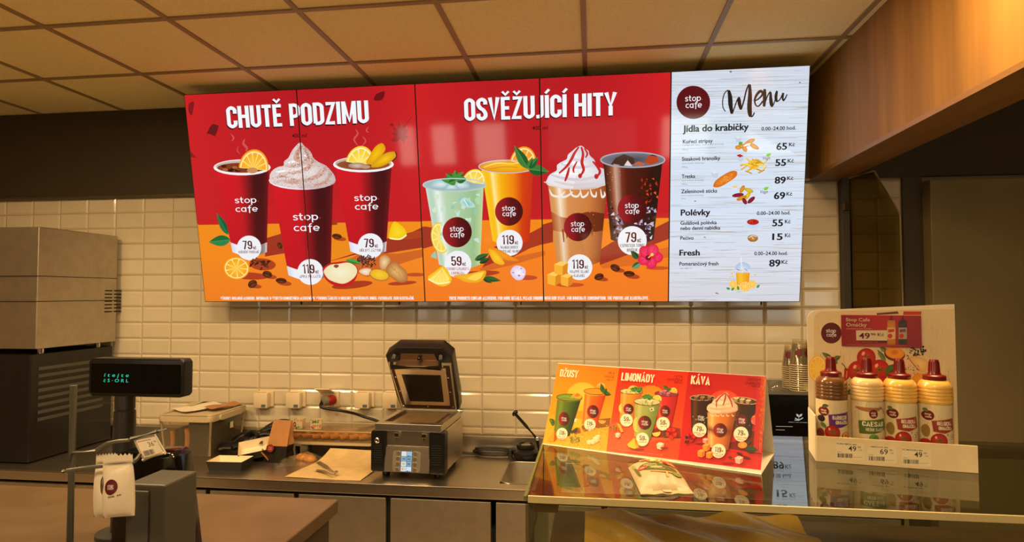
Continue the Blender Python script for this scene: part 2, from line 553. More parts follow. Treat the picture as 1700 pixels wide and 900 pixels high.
# --- condensed capitals and rounded lower case, each letter a set of pen strokes (cap height 1)
_l, _T, _w = .0675, .9325, .40
_Rr = _w - _l
def _G():
    l, T, B, R, m, w = _l, _T, _l, _Rr, .52, _w
    r = .17
    g = {}
    g['A'] = (.43, [([(.06, 0), (.215, .93), (.37, 0)], 0, 0), ([(.12, .24), (.31, .24)], 0, 0)])
    g['B'] = (.41, [([(l, B), (l, T), (R - .01, T), (R - .01, m), (l, m)], .13, 0), ([(l, m), (R, m), (R, B), (l, B)], .14, 0)])
    g['C'] = (.39, [([(R, .66), (R, T), (l, T), (l, B), (R, B), (R, .34)], r, 0)])
    g['D'] = (.40, [([(l, B), (l, T), (R, T), (R, B), (l, B)], (0, r, r), 0)])
    g['E'] = (.35, [([(.33, T), (l, T), (l, B), (.33, B)], 0, 0), ([(l, m - .01), (.30, m - .01)], 0, 0)])
    g['F'] = (.34, [([(.33, T), (l, T), (l, 0)], 0, 0), ([(l, m - .02), (.29, m - .02)], 0, 0)])
    g['G'] = (.40, [([(R, .70), (R, T), (l, T), (l, B), (R, B), (R, .48), (.21, .48)], (r, r, r, r, 0), 0)])
    g['H'] = (.42, [([(l, 0), (l, 1)], 0, 0), ([(.3525, 0), (.3525, 1)], 0, 0), ([(l, m), (.3525, m)], 0, 0)])
    g['I'] = (.135, [([(l, 0), (l, 1)], 0, 0)])
    g['J'] = (.27, [([(.2, 1), (.2, B), (0, B)], .14, 0)])
    g['K'] = (.42, [([(l, 0), (l, 1)], 0, 0), ([(.36, 1), (l + .04, .46)], 0, 0), ([(.17, .60), (.37, 0)], 0, 0)])
    g['L'] = (.34, [([(l, 1), (l, B), (.33, B)], 0, 0)])
    g['M'] = (.53, [([(l, 0), (l, 1)], 0, 0), ([(l + .01, .93), (.265, .14), (.4525, .93)], 0, 0), ([(.4625, 1), (.4625, 0)], 0, 0)])
    g['N'] = (.43, [([(l, 0), (l, 1)], 0, 0), ([(l + .01, .94), (.3525, .06)], 0, 0), ([(.3625, 0), (.3625, 1)], 0, 0)])
    g['O'] = (.40, [([(l, B), (l, T), (R, T), (R, B)], r, 1)])
    g['P'] = (.39, [([(l, 0), (l, T), (R, T), (R, .43), (l, .43)], (0, .16, .16), 0)])
    g['Q'] = (.40, g['O'][1] + [([(.22, .2), (.38, -.05)], 0, 0)])
    g['R'] = (.41, [([(l, 0), (l, T), (R, T), (R, .49), (l, .49)], (0, .15, .15), 0), ([(.22, .49), (.35, 0)], 0, 0)])
    g['S'] = (.39, [([(R, .70), (R, T), (l, T), (l, .60), (R, .40), (R, B), (l, B), (l, .30)], (r, r, .12, .12, r, r), 0)])
    g['T'] = (.36, [([(0, T), (.36, T)], 0, 0), ([(.18, 0), (.18, T)], 0, 0)])
    g['U'] = (.40, [([(l, 1), (l, B), (R, B), (R, 1)], r, 0)])
    g['V'] = (.41, [([(.06, 1), (.205, .07), (.35, 1)], 0, 0)])
    g['W'] = (.58, [([(.06, 1), (.17, .03), (.29, .95), (.41, .03), (.52, 1)], 0, 0)])
    g['X'] = (.42, [([(.05, 1), (.37, 0)], 0, 0), ([(.37, 1), (.05, 0)], 0, 0)])
    g['Y'] = (.41, [([(.05, 1), (.205, .42), (.36, 1)], 0, 0), ([(.205, 0), (.205, .42)], 0, 0)])
    g['Z'] = (.37, [([(.03, T), (.32, T), (.05, B), (.34, B)], 0, 0)])
    g['0'] = g['O']
    g['1'] = (.24, [([(.17, 0), (.17, .97), (.03, .82)], 0, 0)])
    g['2'] = (.39, [([(l, .68), (l, T), (R, T), (R, .6), (l, B), (.37, B)], (r, r, .1, 0), 0)])
    g['3'] = (.39, [([(l, .72), (l, T), (R, T), (R, .54), (.16, .52)], (r, r, .1), 0), ([(.16, .52), (R, .50), (R, B), (l, B), (l, .28)], (.1, r, r), 0)])
    g['4'] = (.40, [([(.27, 0), (.27, .97), (.03, .26), (.39, .26)], 0, 0)])
    g['5'] = (.39, [([(.34, T), (l, T), (l, .52), (R, .60), (R, B), (l, B), (l, .28)], (0, 0, .14, r, r), 0)])
    g['6'] = (.40, [([(R, .72), (R, T), (l, T), (l, B), (R, B), (R, .57), (l, .57)], (r, r, r, r, .14), 0)])
    g['7'] = (.36, [([(.0, T), (.30, T), (.13, 0)], 0, 0)])
    g['8'] = (.40, [([(l, .53), (l, T), (R, T), (R, .53)], .14, 1), ([(l, B), (l, .53), (R, .53), (R, B)], .15, 1)])
    g['9'] = (.40, [([(l, .28), (l, B), (R, B), (R, T), (l, T), (l, .43), (R, .43)], (r, r, r, r, .14), 0)])
    g['.'] = (.16, [([(.08, 0), (.08, .13)], 0, 0)])
    g[','] = (.16, [([(.09, .13), (.09, 0), (.05, -.1)], 0, 0)])
    g['/'] = (.32, [([(.02, -.02), (.30, 1.02)], 0, 0)])
    g['-'] = (.26, [([(.03, .45), (.23, .45)], 0, 0)])
    g[' '] = (.17, [])
    def circ(cx, cy, rx, ry, a0=0, a1=360, n=16):
        return [(cx + rx * math.cos(math.radians(a0 + (a1 - a0) * k / n)), cy + ry * math.sin(math.radians(a0 + (a1 - a0) * k / n))) for k in range(n + 1)]
    g['s'] = (.60, [(spline([(.56, .80), (.40, .91), (.20, .88), (.11, .72), (.24, .56), (.42, .47), (.54, .30), (.44, .12), (.25, .09), (.07, .20)], 4), 0, 0)])
    g['t'] = (.55, [(spline([(.24, 1.32), (.24, .8), (.24, .35), (.32, .12), (.52, .10)], 4), 0, 0), ([(.02, .9), (.52, .9)], 0, 0)])
    g['o'] = (.80, [(circ(.40, .5, .31, .41)[:-1], 0, 1)])
    g['p'] = (.80, [([(.1, 1.0), (.1, -.42)], 0, 0), (circ(.40, .5, .30, .41)[:-1], 0, 1)])
    g['c'] = (.68, [(circ(.42, .5, .32, .41, 48, 312), 0, 0)])
    g['a'] = (.80, [(circ(.38, .5, .29, .41)[:-1], 0, 1), ([(.67, 1.0), (.67, 0)], 0, 0)])
    g['f'] = (.55, [(spline([(.54, 1.36), (.38, 1.34), (.28, 1.12), (.28, .6), (.28, -.28)], 4), 0, 0), ([(.04, .9), (.54, .9)], 0, 0)])
    g['e'] = (.76, [(circ(.40, .5, .31, .41, 0, 318)[:], 0, 0), ([(.10, .48), (.71, .48)], 0, 0)])
    return g
GLY = _G()
_BASE = dict(zip('ÁČĎÉĚÍŇÓŘŠŤÚŮÝŽ', 'ACDEEINORSTUUYZ'))
_CAR, _ACU, _RING = set('ČĎĚŇŘŠŤŽ'), set('ÁÉÍÓÚÝ'), set('Ů')
def round_path(pts, r, closed):
    """Round the inner corners of a pen path."""
    if not r or len(pts) > 12:
        return list(pts)
    k = len(pts); out = []
    rng = range(k) if closed else range(1, k - 1)
    rr = {}
    for n_, i in enumerate(rng):
        rr[i] = r[n_] if isinstance(r, tuple) and n_ < len(r) else (0 if isinstance(r, tuple) else r)
    for i in range(k):
        if i not in rr or rr[i] == 0:
            out.append(pts[i]); continue
        p, a, b = Vector(pts[i]), Vector(pts[i - 1]), Vector(pts[(i + 1) % k])
        da, db = a - p, b - p
        q = min(rr[i], da.length * .49, db.length * .49)
        s, e = p + da.normalized() * q, p + db.normalized() * q
        for j in range(5):
            t = j / 4
            x = s * (1 - t) ** 2 + p * (2 * t * (1 - t)) * .55 + (s + e) * .45 * t * (1 - t) + e * t * t
            out.append((x.x, x.y))
    return out
def pen(pts, wdt, closed=False):
    """Quads that cover a pen stroke; wdt may be a list of widths."""
    pts = [Vector(p) for p in pts]
    clean = [pts[0]]
    ws = [wdt[0] if isinstance(wdt, (list, tuple)) else wdt]
    for i, p in enumerate(pts[1:], 1):
        if (p - clean[-1]).length > 1e-7:
            clean.append(p); ws.append(wdt[i] if isinstance(wdt, (list, tuple)) else wdt)
    pts = clean; k = len(pts)
    if k < 2:
        return []
    A, B = [], []
    for i in range(k):
        if closed:
            d0, d1 = pts[i] - pts[i - 1], pts[(i + 1) % k] - pts[i]
        else:
            d0 = pts[i] - pts[i - 1] if i else pts[1] - pts[0]
            d1 = pts[i + 1] - pts[i] if i < k - 1 else d0
        n0, n1 = Vector((-d0.y, d0.x)).normalized(), Vector((-d1.y, d1.x)).normalized()
        n = n0 + n1
        if n.length < .3:
            n = n0
        n.normalize()
        f = ws[i] / 2 / max(.74, n.dot(n0))
        A.append(pts[i] + n * f); B.append(pts[i] - n * f)
    out = []
    for i in range(k if closed else k - 1):
        j = (i + 1) % k
        out.append([tuple(B[i]), tuple(B[j]), tuple(A[j]), tuple(A[i])])
    return out
_gcache = {}
def glyph(ch, weight):
    key = (ch, weight)
    if key not in _gcache:
        b = _BASE.get(ch, ch)
        w, strokes = GLY.get(b, GLY['-'])
        polys = []
        for pts, r, cl in strokes:
            polys += pen(round_path(pts, r, cl), weight, bool(cl))
        if ch in _CAR: polys += pen([(w / 2 - .12, 1.24), (w / 2, 1.10), (w / 2 + .12, 1.24)], .09)
        if ch in _ACU: polys += pen([(w / 2 - .05, 1.08), (w / 2 + .09, 1.25)], .10)
        if ch in _RING: polys += pen([(w / 2 + .07 * math.cos(t), 1.17 + .07 * math.sin(t)) for t in [k * PI / 4 for k in range(8)]], .05, True)
        _gcache[key] = (w, polys)
    return _gcache[key]
def caps_polys(s, weight=.135, gap=.055):
    x, out = 0, []
    for ch in s:
        w, polys = glyph(ch, weight)
        out += [[(a + x, b) for a, b in p] for p in polys]
        x += w + gap
    return out, x - gap
_fcache = {}
_HOOK = dict(zip('čěřňČĚŘŇ', 'cernCERN'))
def font_polys(s, bold=0.0, shear=0.0):
    """Plain sans-serif lettering from the built-in font."""
    key = (s, bold, shear)
    if key not in _fcache and any(ch in _HOOK for ch in s):
        # letters with a hook: the plain letters, and a hook drawn over each
        plain = ''.join(_HOOK.get(ch, ch) for ch in s)
        P, w = font_polys(plain, bold, shear)
        P = list(P)
        for i, ch in enumerate(s):
            if ch in _HOOK:
                end = font_polys(plain[:i + 1], bold, 0)[1]; own = font_polys(plain[i], bold, 0)[1]
                x = end - own / 2; y = 1.09 if ch.isupper() else .83
                P += pen([(x - .13 + y * shear, y + .12), (x + y * shear, y), (x + .13 + y * shear, y + .12)], .085 + bold)
        _fcache[key] = (P, w)
    if key not in _fcache:
        c = bpy.data.curves.new('lettering', 'FONT')
        c.body = s; c.offset = bold; c.shear = shear; c.resolution_u = 3
        o = bpy.data.objects.new('lettering', c); COL.objects.link(o)
        me = bpy.data.meshes.new_from_object(o.evaluated_get(bpy.context.evaluated_depsgraph_get()))
        vs = [(v.co.x, v.co.y) for v in me.vertices]
        polys = [[vs[i] for i in p.vertices] for p in me.polygons]
        bpy.data.objects.remove(o); bpy.data.curves.remove(c); bpy.data.meshes.remove(me)
        xs = [v[0] for v in vs]
        x0, x1 = min(xs), max(xs)
        _fcache[key] = ([[((a - x0) / .69, b / .69) for a, b in p] for p in polys], (x1 - x0) / .69)
    return _fcache[key]

class Pic:
    """q(x, y) -> (u, v) metres on the picture; place(u, v, h) -> point in the room or on the object."""
    def __init__(s, q, place, step=1.2e-5):
        s.q, s.place, s.step, s.items, s.layer = q, place, step, [], 0
    def add_uv(s, polys, cols, same=False):
        if not same:
            s.layer += 1
        for i, p in enumerate(polys):
            c = cols[i] if isinstance(cols, list) else cols
            s.items.append((p, c, s.layer))
    def poly(s, pts, col, same=False):
        s.add_uv([[s.q(*p) for p in pts]], col, same)
    def polys(s, L_, col, same=False):
        s.add_uv([[s.q(*p) for p in pts] for pts in L_], col, same)
    def grid(s, fn, cfn, nu=8, nv=8, same=False):
        P = [[s.q(*fn(i / nu, j / nv)) for i in range(nu + 1)] for j in range(nv + 1)]
        C = [[cfn(i / nu, j / nv) for i in range(nu + 1)] for j in range(nv + 1)]
        ps, cs = [], []
        for j in range(nv):
            for i in range(nu):
                ps.append([P[j][i], P[j][i + 1], P[j + 1][i + 1], P[j + 1][i]])
                cs.append([C[j][i], C[j][i + 1], C[j + 1][i + 1], C[j + 1][i]])
        s.add_uv(ps, [list(c) for c in cs], same)
    def rect(s, x0, y0, x1, y1, cfn, nu=8, nv=8):
        s.grid(lambda u, v: (x0 + (x1 - x0) * u, y0 + (y1 - y0) * v), cfn if callable(cfn) else (lambda u, v: cfn), nu, nv)
    def ell(s, cx, cy, rx, ry, col, rot=0, n=22, a0=0, a1=360, edge=None, same=False, off=(0, 0)):
        """Ellipse or sector; edge: rim colour for a radial blend."""
        c, d = math.cos(math.radians(rot)), math.sin(math.radians(rot))
        pts = []
        for k in range(n + 1):
            t = math.radians(a0 + (a1 - a0) * k / n)
            x, y = rx * math.cos(t), ry * math.sin(t)
            pts.append((cx + x * c - y * d, cy + x * d + y * c))
        ctr = (cx + off[0], cy + off[1])
        if edge is None:
            s.polys([[ctr, pts[k], pts[k + 1]] for k in range(n)], col, same)
        else:
            s.polys([[ctr, pts[k], pts[k + 1]] for k in range(n)], [[col, edge, edge] for k in range(n)], same)
    def blob(s, pts, col, n=6, edge=None, same=False):
        P = spline(pts, n, True)
        if edge is None:
            s.poly(P, col, same)
        else:
            cx, cy = sum(p[0] for p in P) / len(P), sum(p[1] for p in P) / len(P)
            s.polys([[(cx, cy), P[i], P[(i + 1) % len(P)]] for i in range(len(P))], [[col, edge, edge]] * len(P), same)
    def line(s, pts, w, col, smooth=0, taper=None, same=False):
        P = spline(pts, smooth) if smooth else pts
        ws = [w * taper(i / max(1, len(P) - 1)) for i in range(len(P))] if taper else w
        s.polys(pen(P, ws), col, same)
    def put(s, polys, width, x0, yb, x1, cap_px, col, slant=0.0, dx=0, dy=0):
        u0, v0 = s.q(x0 + dx, yb + dy); u1, _ = s.q(x1 + dx, yb + dy)
        _, vt = s.q(x0 + dx, yb + dy - cap_px)
        kx, ky = (u1 - u0) / width, vt - v0
        s.add_uv([[(u0 + a * kx + b * ky * slant, v0 + b * ky) for a, b in p] for p in polys], col)
    def caps(s, text, x0, x1, yb, cap, col, weight=.135, gap=.055, dx=0, dy=0, slant=0.0):
        P, w = caps_polys(text, weight, gap); s.put(P, w, x0, yb, x1, cap, col, slant, dx, dy)
    def text(s, text, x0, x1, yb, cap, col, bold=0.0, shear=0.0):
        P, w = font_polys(text, min(bold, .016), shear)
        if bold > .016:      # heavier face: the same letters set twice, a hair apart
            P = [[(a + d, b) for a, b in p] for p in P for d in (-(bold - .016), bold - .016)]
        s.put(P, w, x0, yb, x1, cap, col)
    def build(s, name, material, parent, rect=None, world=True, cuts=None, thick=None):
        bm = bmesh.new()
        cl = bm.verts.layers.float_color.new('print')
        for p, c, lay in s.items:
            if len(p) < 3:
                continue
            per = isinstance(c, list)
            vs = []
            for i, (u, v) in enumerate(p):
                w = bm.verts.new((u, v, lay * s.step)); w[cl] = (*L3(c[i] if per else c), 1); vs.append(w)
            try:
                bm.faces.new(vs)
            except ValueError:
                pass
        big = [f for f in bm.faces if len(f.verts) > 4]
        if big:
            bmesh.ops.triangulate(bm, faces=big)
        def cut(co, no, clear):
            bmesh.ops.bisect_plane(bm, geom=bm.verts[:] + bm.edges[:] + bm.faces[:], plane_co=co, plane_no=no, clear_outer=clear, clear_inner=False, dist=1e-7)
        if rect:
            u0, v0, u1, v1 = rect
            cut((u0, 0, 0), (-1, 0, 0), True); cut((u1, 0, 0), (1, 0, 0), True)
            cut((0, v0, 0), (0, -1, 0), True); cut((0, v1, 0), (0, 1, 0), True)
        for u in cuts or ():
            cut((u, 0, 0), (1, 0, 0), False)
        flip = []
        for f in bm.faces:
            f.normal_update()
            if f.normal.z < 0:
                flip.append(f)
        if flip:
            bmesh.ops.reverse_faces(bm, faces=flip)
        for v in bm.verts:
            v.co = s.place(v.co.x, v.co.y, v.co.z)
        return obj(name, bm, material, parent, world=world)

# ------------------------------------------------------------------ picture motifs (pixel frame of the photograph)
MAROON, MAROON_HI, WHITE_, INK = (92, 14, 22), (150, 24, 34), (240, 240, 244), (88, 16, 26)
def logo_words(p, x0, x1, yb1, yb2, xh, col=(244, 244, 248), dot=True, weight=.155, x2=None):
    w = 0; P = []
    for ch in 'stop':
        a, q = glyph(ch, weight); P += [[(x + w, y) for x, y in t] for t in q]; w += a + .08
    p.put(P, w - .08, x0, yb1, x1, xh, col)
    w2 = 0; P = []
    for ch in 'cafe':
        a, q = glyph(ch, weight); P += [[(x + w2, y) for x, y in t] for t in q]; w2 += a + .08
    s = (x1 - x0) / (w - .08)
    xa = x0 + .10 * s if x2 is None else x2
    p.put(P, w2 - .08, xa, yb2, xa + (w2 - .08) * s, xh, col)
    if dot:
        p.ell(x1 + xh * .28, yb1 - xh * .48, xh * .12, xh * .12, (215, 40, 40), n=8)
def logo_disc(p, cx, cy, r, ry=None, flat=False, xh=None):
    ry = ry or r * 1.03
    if flat:
        p.ell(cx, cy, r, ry, MAROON, n=32)
    else:
        n = 30
        pts = [(math.cos(2 * PI * k / n), math.sin(2 * PI * k / n)) for k in range(n)]
        f = lambda x: ramp(x, [(-1, (165, 34, 40)), (-.45, (150, 20, 30)), (.15, (84, 14, 20)), (1, (66, 10, 16))])
        def P(x, y):
            k = 1 + .05 * max(0, -y) * (x * .5)
            return (cx + r * x * (1 - .05 * max(0, y) ** 2), cy + ry * y)
        p.polys([[P(0, 0), P(*pts[k]), P(*pts[(k + 1) % n])] for k in range(n)], [[f(0), f(pts[k][0]), f(pts[(k + 1) % n][0])] for k in range(n)])
    xh = xh or r * .272
    logo_words(p, cx - r * .50, cx + r * .45, cy - r * .05, cy + r * .345, xh, dot=True)
def bubble(p, cx, cy, r, price, lines, col=WHITE_, ink=INK, red=None, tail=0, kc=True, ry=None):
    ry = ry or r
    p.ell(cx, cy, r, ry, col, n=30)
    if tail:
        p.poly([(cx - r * .5, cy + ry * .8), (cx, cy + ry * (1 + tail)), (cx + r * .5, cy + ry * .8)], col, same=True)
    w = {2: .76, 3: .92}[len(price)] * r
    xa = cx - w * .62
    p.caps(price, xa, xa + w, cy + ry * .12, ry * .70, ink, weight=.13)
    if kc:
        p.caps('KČ', xa + w + r * .07, xa + w + r * .31, cy + ry * .12, ry * .22, ink, weight=.16)
    y = cy + ry * .46
    for s in lines:
        k = min(.84, .062 * len(s))
        if s.startswith('~'):
            squiggle(p, cx - r * k, cx + r * k, y, ry * .16, mixc(col, red or ink, .62), len(s))
        else:
            p.caps(s, cx - r * k, cx + r * k, y, ry * .22 if len(lines) < 3 else ry * .17, red or ink, weight=.10)
        y += ry * .31
def cup(p, cx, cy, rx, ry, b0, b1, by, cfn, rb=None, nu=14, nv=12, inset=.93):
    """Cup body from the rim ellipse down to the base between b0 and b1."""
    rb = rb if rb is not None else (b1 - b0) * .13
    def fn(u, v):
        x = (cx - rx * inset) * (1 - u) + (cx + rx * inset) * u
        xb = b0 * (1 - u) + b1 * u
        s = math.sin(PI * u)
        return (x * (1 - v) + xb * v, (cy + ry * .55 * s) * (1 - v) + (by - rb + rb * s) * v)
    p.grid(fn, cfn, nu, nv)
    return fn
def rim(p, cx, cy, rx, ry, w, col, inner=None):
    if inner is not None:
        p.ell(cx, cy, rx, ry, inner)
    p.polys(pen([(cx + rx * math.cos(2 * PI * k / 36), cy + ry * math.sin(2 * PI * k / 36)) for k in range(36)], w, True), col)
def citrus(p, cx, cy, rx, ry, rot=0, a0=0, a1=360, rind=(245, 165, 20), pith=(255, 236, 170), flesh=(250, 180, 40), mid=(255, 215, 100), seg=9):
    p.ell(cx, cy, rx, ry, rind, rot, a0=a0, a1=a1, n=28)
    p.ell(cx, cy, rx * .91, ry * .91, pith, rot, a0=a0, a1=a1, n=28)
    n = max(3, int(seg * abs(a1 - a0) / 360))
    st = (a1 - a0) / n
    for k in range(n):
        p.ell(cx, cy, rx * .82, ry * .82, mid, rot, n=4, a0=a0 + st * (k + .08), a1=a0 + st * (k + .92), edge=flesh, same=k > 0)
def leaf(p, x0, y0, x1, y1, w, col=(38, 110, 50), hi=(70, 150, 70), vein=True):
    d = Vector((x1 - x0, y1 - y0)); n = Vector((-d.y, d.x)).normalized() * w
    f = lambda t, s: (x0 + d.x * t + n.x * s * math.sin(PI * t ** .8), y0 + d.y * t + n.y * s * math.sin(PI * t ** .8))
    K = 8
    p.poly([f(k / K, 1) for k in range(K + 1)] + [f(k / K, 0) for k in range(K - 1, 0, -1)], col)
    p.poly([f(k / K, -1) for k in range(K + 1)] + [f(k / K, 0) for k in range(K - 1, 0, -1)], mixc(col, hi, .55), same=True)
    if vein:
        p.line([(x0, y0), (x1, y1)], w * .14, hi)
def mint(p, cx, cy, s, dirs=None):
    for a, l in dirs or ((200, 1.2), (250, .9), (300, .9), (340, 1.2), (160, .8)):
        t = math.radians(a)
        leaf(p, cx, cy, cx + s * l * math.cos(t), cy + s * l * math.sin(t), s * .36, (34, 104, 42), (96, 168, 70))
def bean(p, cx, cy, r, rot=20, k=.68):
    p.ell(cx + r * .6, cy + r * .45, r * 1.3, r * .45, (176, 72, 30), rot=8)
    p.ell(cx, cy, r, r * k, (132, 62, 30), rot, edge=(74, 30, 16))
    c, s = math.cos(math.radians(rot)), math.sin(math.radians(rot))
    p.line([(cx - r * .8 * c, cy - r * .8 * s), (cx - r * .2 * c + r * .12 * s, cy - r * .2 * s - r * .12 * c), (cx + r * .8 * c, cy + r * .8 * s)], r * .2, (50, 18, 10), 3)
def ice(p, cx, cy, r, c0=(225, 200, 225), c1=(250, 245, 255), c2=(150, 110, 150), rnd=None):
    if r < 8:      # tiny cube: three plain facets
        a = [(cx - r, cy - r * .5), (cx - r * .1, cy - r), (cx + r, cy - r * .6), (cx + r * .25, cy - r * .1), (cx - r * .8, cy + r * .7), (cx + r * .2, cy + r), (cx + r * .9, cy + r * .5)]
        p.poly([a[0], a[1], a[2], a[3]], c1); p.poly([a[0], a[3], a[5], a[4]], mixc(c0, c1, .45), same=True); p.poly([a[3], a[2], a[6], a[5]], mixc(c0, c2, .3), same=True)
        p.line([a[1], ((a[1][0] + a[3][0]) / 2, (a[1][1] + a[3][1]) / 2)], r * .14, mixc(c0, c2, .5)); return
    rnd = rnd or random.Random(int(cx * 7 + cy))
    pts = [(cx + r * 1.05 * math.cos(t) * rnd.uniform(.9, 1.08), cy + r * math.sin(t) * rnd.uniform(.9, 1.08)) for t in [k * PI / 4 + .2 for k in range(8)]]
    p.blob(pts, c1, 3, edge=c0)
    for _ in range(7):
        a = rnd.uniform(0, 6.28); q = rnd.uniform(.2, .75) * r
        x, y = cx + q * math.cos(a), cy + q * math.sin(a)
        p.poly([(x - r * .2, y), (x, y - r * .13), (x + r * .22, y + r * .05), (x, y + r * .14)], rnd.choice([c2, c0, (255, 255, 255), mixc(c2, c0, .5)]), same=_ > 0)
def specks(p, inside, n, r, cols, seed, box_):
    rnd = random.Random(seed); L_, C_ = [], []
    x0, y0, x1, y1 = box_
    while len(L_) < n:
        x, y = rnd.uniform(x0, x1), rnd.uniform(y0, y1)
        if not inside(x, y):
            continue
        q = r * rnd.uniform(.5, 1.4)
        a = rnd.uniform(0, 3.1)
        L_.append([(x + q * math.cos(a + t), y + q * math.sin(a + t)) for t in (0, 1.57, 3.14, 4.71)]); C_.append(rnd.choice(cols))
    p.polys(L_, C_)
def in_poly(P):
    def f(x, y):
        c = False
        for i in range(len(P)):
            (x1, y1), (x2, y2) = P[i], P[i - 1]
            if (y1 > y) != (y2 > y) and x < (x2 - x1) * (y - y1) / (y2 - y1) + x1:
                c = not c
        return c
    return f
def cream(p, out, col=(246, 240, 238), shade=(205, 190, 190), swirls=()):
    P = spline(out, 5, True)
    cx, cy = sum(a for a, b in P) / len(P), sum(b for a, b in P) / len(P)
    p.polys([[(cx, cy), P[i], P[(i + 1) % len(P)]] for i in range(len(P))], [[col, mixc(col, shade, .5 if P[i][0] < cx else 1), mixc(col, shade, .5 if P[i][0] < cx else 1)] for i in range(len(P))])
    for pts, w, c in swirls:
        p.line(pts, w, c, 5, taper=lambda t: .35 + .65 * math.sin(PI * min(1, max(0, t))))
    return P
def squiggle(p, x0, x1, yb, h, col, seed=1, slope=0.0):
    """A line of lettering too small to read."""
    rs = random.Random(seed); x = x0; L_ = []
    while x < x1:
        w = h * rs.uniform(.35, .8); y = yb + slope * (x - x0)
        if rs.random() < .86:
            L_.append([(x, y), (x + w, y), (x + w, y - h * rs.uniform(.6, 1)), (x, y - h * rs.uniform(.6, 1))])
        x += w + h * .22
    if L_:
        p.polys(L_, col)
def cube3(p, x, y, s, h, top=(255, 205, 90), left=(248, 175, 50), right=(222, 135, 30)):
    p.poly([(x - s, y - h), (x - s * .1, y - h - s * .45), (x + s, y - h - s * .25), (x + s * .25, y - h + s * .25)], top)
    p.poly([(x - s, y - h), (x + s * .25, y - h + s * .25), (x + s * .2, y + s * .3), (x - s * .95, y)], left, same=True)
    p.poly([(x + s * .25, y - h + s * .25), (x + s, y - h - s * .25), (x + s * .92, y - s * .15), (x + s * .2, y + s * .3)], right, same=True)

# ================================================================== MENU SCREENS, hung tilted forward above the counter
S_O, S_T, S_W = Vector((-2.3227, 3.45, CAMH - 0.0458)), 0.1876, 0.684
S_H = S_W * 16 / 9
S_X, S_Y, S_N = Vector((1, 0, 0)), Vector((0, -math.sin(S_T), math.cos(S_T))), Vector((0, -math.cos(S_T), -math.sin(S_T)))
def s_q(x, y):
    d = on_plane(x, y, S_O, S_N) - S_O
    return d.dot(S_X), d.dot(S_Y)
def s_place(u, v, h):
    return S_O + S_X * u + S_Y * v + S_N * (h + 0.0005)
RED, RED_D, RED_B = (198, 28, 36), (182, 26, 34), (210, 32, 37)
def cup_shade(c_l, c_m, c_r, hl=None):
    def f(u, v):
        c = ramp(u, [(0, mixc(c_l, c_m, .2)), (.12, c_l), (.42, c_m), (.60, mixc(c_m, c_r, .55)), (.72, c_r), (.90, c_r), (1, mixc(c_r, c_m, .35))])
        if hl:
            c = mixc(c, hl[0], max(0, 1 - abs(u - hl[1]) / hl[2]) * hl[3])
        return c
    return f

# ---- first picture: autumn cups, over screens one and two
A = Pic(s_q, s_place)
def bg_auto(x0, x1, ytop, ymid, ybot):
    def f(u, v):
        return mixc(mixc(RED_B, RED_D, min(1, 1.6 * (1 - abs(2 * u - 1)))), RED, v * .8)
    return f
A.rect(300, 130, 712, 371, bg_auto(0, 0, 0, 0, 0), 10, 8)
A.rect(300, 369, 712, 505, lambda u, v: ramp(v, [(0, (238, 140, 26)), (.4, (244, 136, 30)), (1, (236, 124, 36))]), 6, 5)
A.poly([(296, 340), (330, 373.5), (712, 367.5), (712, 340)], RED, same=False)
SH, SH2 = (160, 52, 34), (206, 100, 36)
A.poly([(440, 396), (470, 387), (560, 365), (560, 410), (470, 421), (440, 426)], SH)
A.poly([(545, 374), (580, 372), (585, 418), (545, 434)], (236, 138, 28))
A.poly([(540, 436), (590, 423), (640, 421), (720, 408), (720, 366), (697, 377), (672, 391), (640, 396), (590, 420)], SH)
A.poly([(645, 396), (660, 397), (672, 391), (697, 376), (712, 372), (712, 368), (645, 368)], (240, 142, 28))
A.poly([(560, 440), (600, 420), (660, 421), (712, 412), (712, 424), (690, 430), (660, 440), (610, 460)], SH2)
# fallen leaves and steam behind the cups
A.blob([(314, 172), (322, 169), (321, 181), (318, 192), (313, 184)], (134, 22, 28))
A.poly([(343, 222), (349, 210), (354, 205.5), (363.5, 209), (360, 220), (357, 227), (350, 223)], (104, 22, 28))
A.poly([(314, 248), (326, 262), (312, 261)], (128, 32, 26))
A.blob([(621, 166), (624, 157), (631, 153.5), (638.5, 152), (637, 162), (631, 167)], (110, 14, 22))
mx, my = 664, 219
A.poly([(648, 234), (656, 226), (650, 222), (655, 219), (652, 210), (659, 213), (662, 202), (666, 212), (673, 205), (672, 214), (678, 216), (673, 224), (679, 228), (672, 232), (672, 240), (665, 231), (657, 236)], (158, 24, 32))
A.line([(671, 212), (677, 203), (683, 194)], .9, (120, 16, 24))
A.ell(650.5, 207, 3, 2.6, (140, 18, 26), n=8)
for pts, w in (([(383, 222), (388, 229), (384, 235)], 2.4), ([(407, 230), (404, 238), (410, 246), (408, 252)], 4), ([(396, 243), (394, 250), (399, 256)], 1.6), ([(590, 214), (594, 222), (588, 232), (596, 244)], 3), ([(601, 226), (607, 234), (600, 244)], 2), ([(612, 210), (608, 217), (613, 220)], 2)):
    A.line(pts, w, (206, 84, 84), 6, taper=lambda t: math.sin(PI * t) + .1)
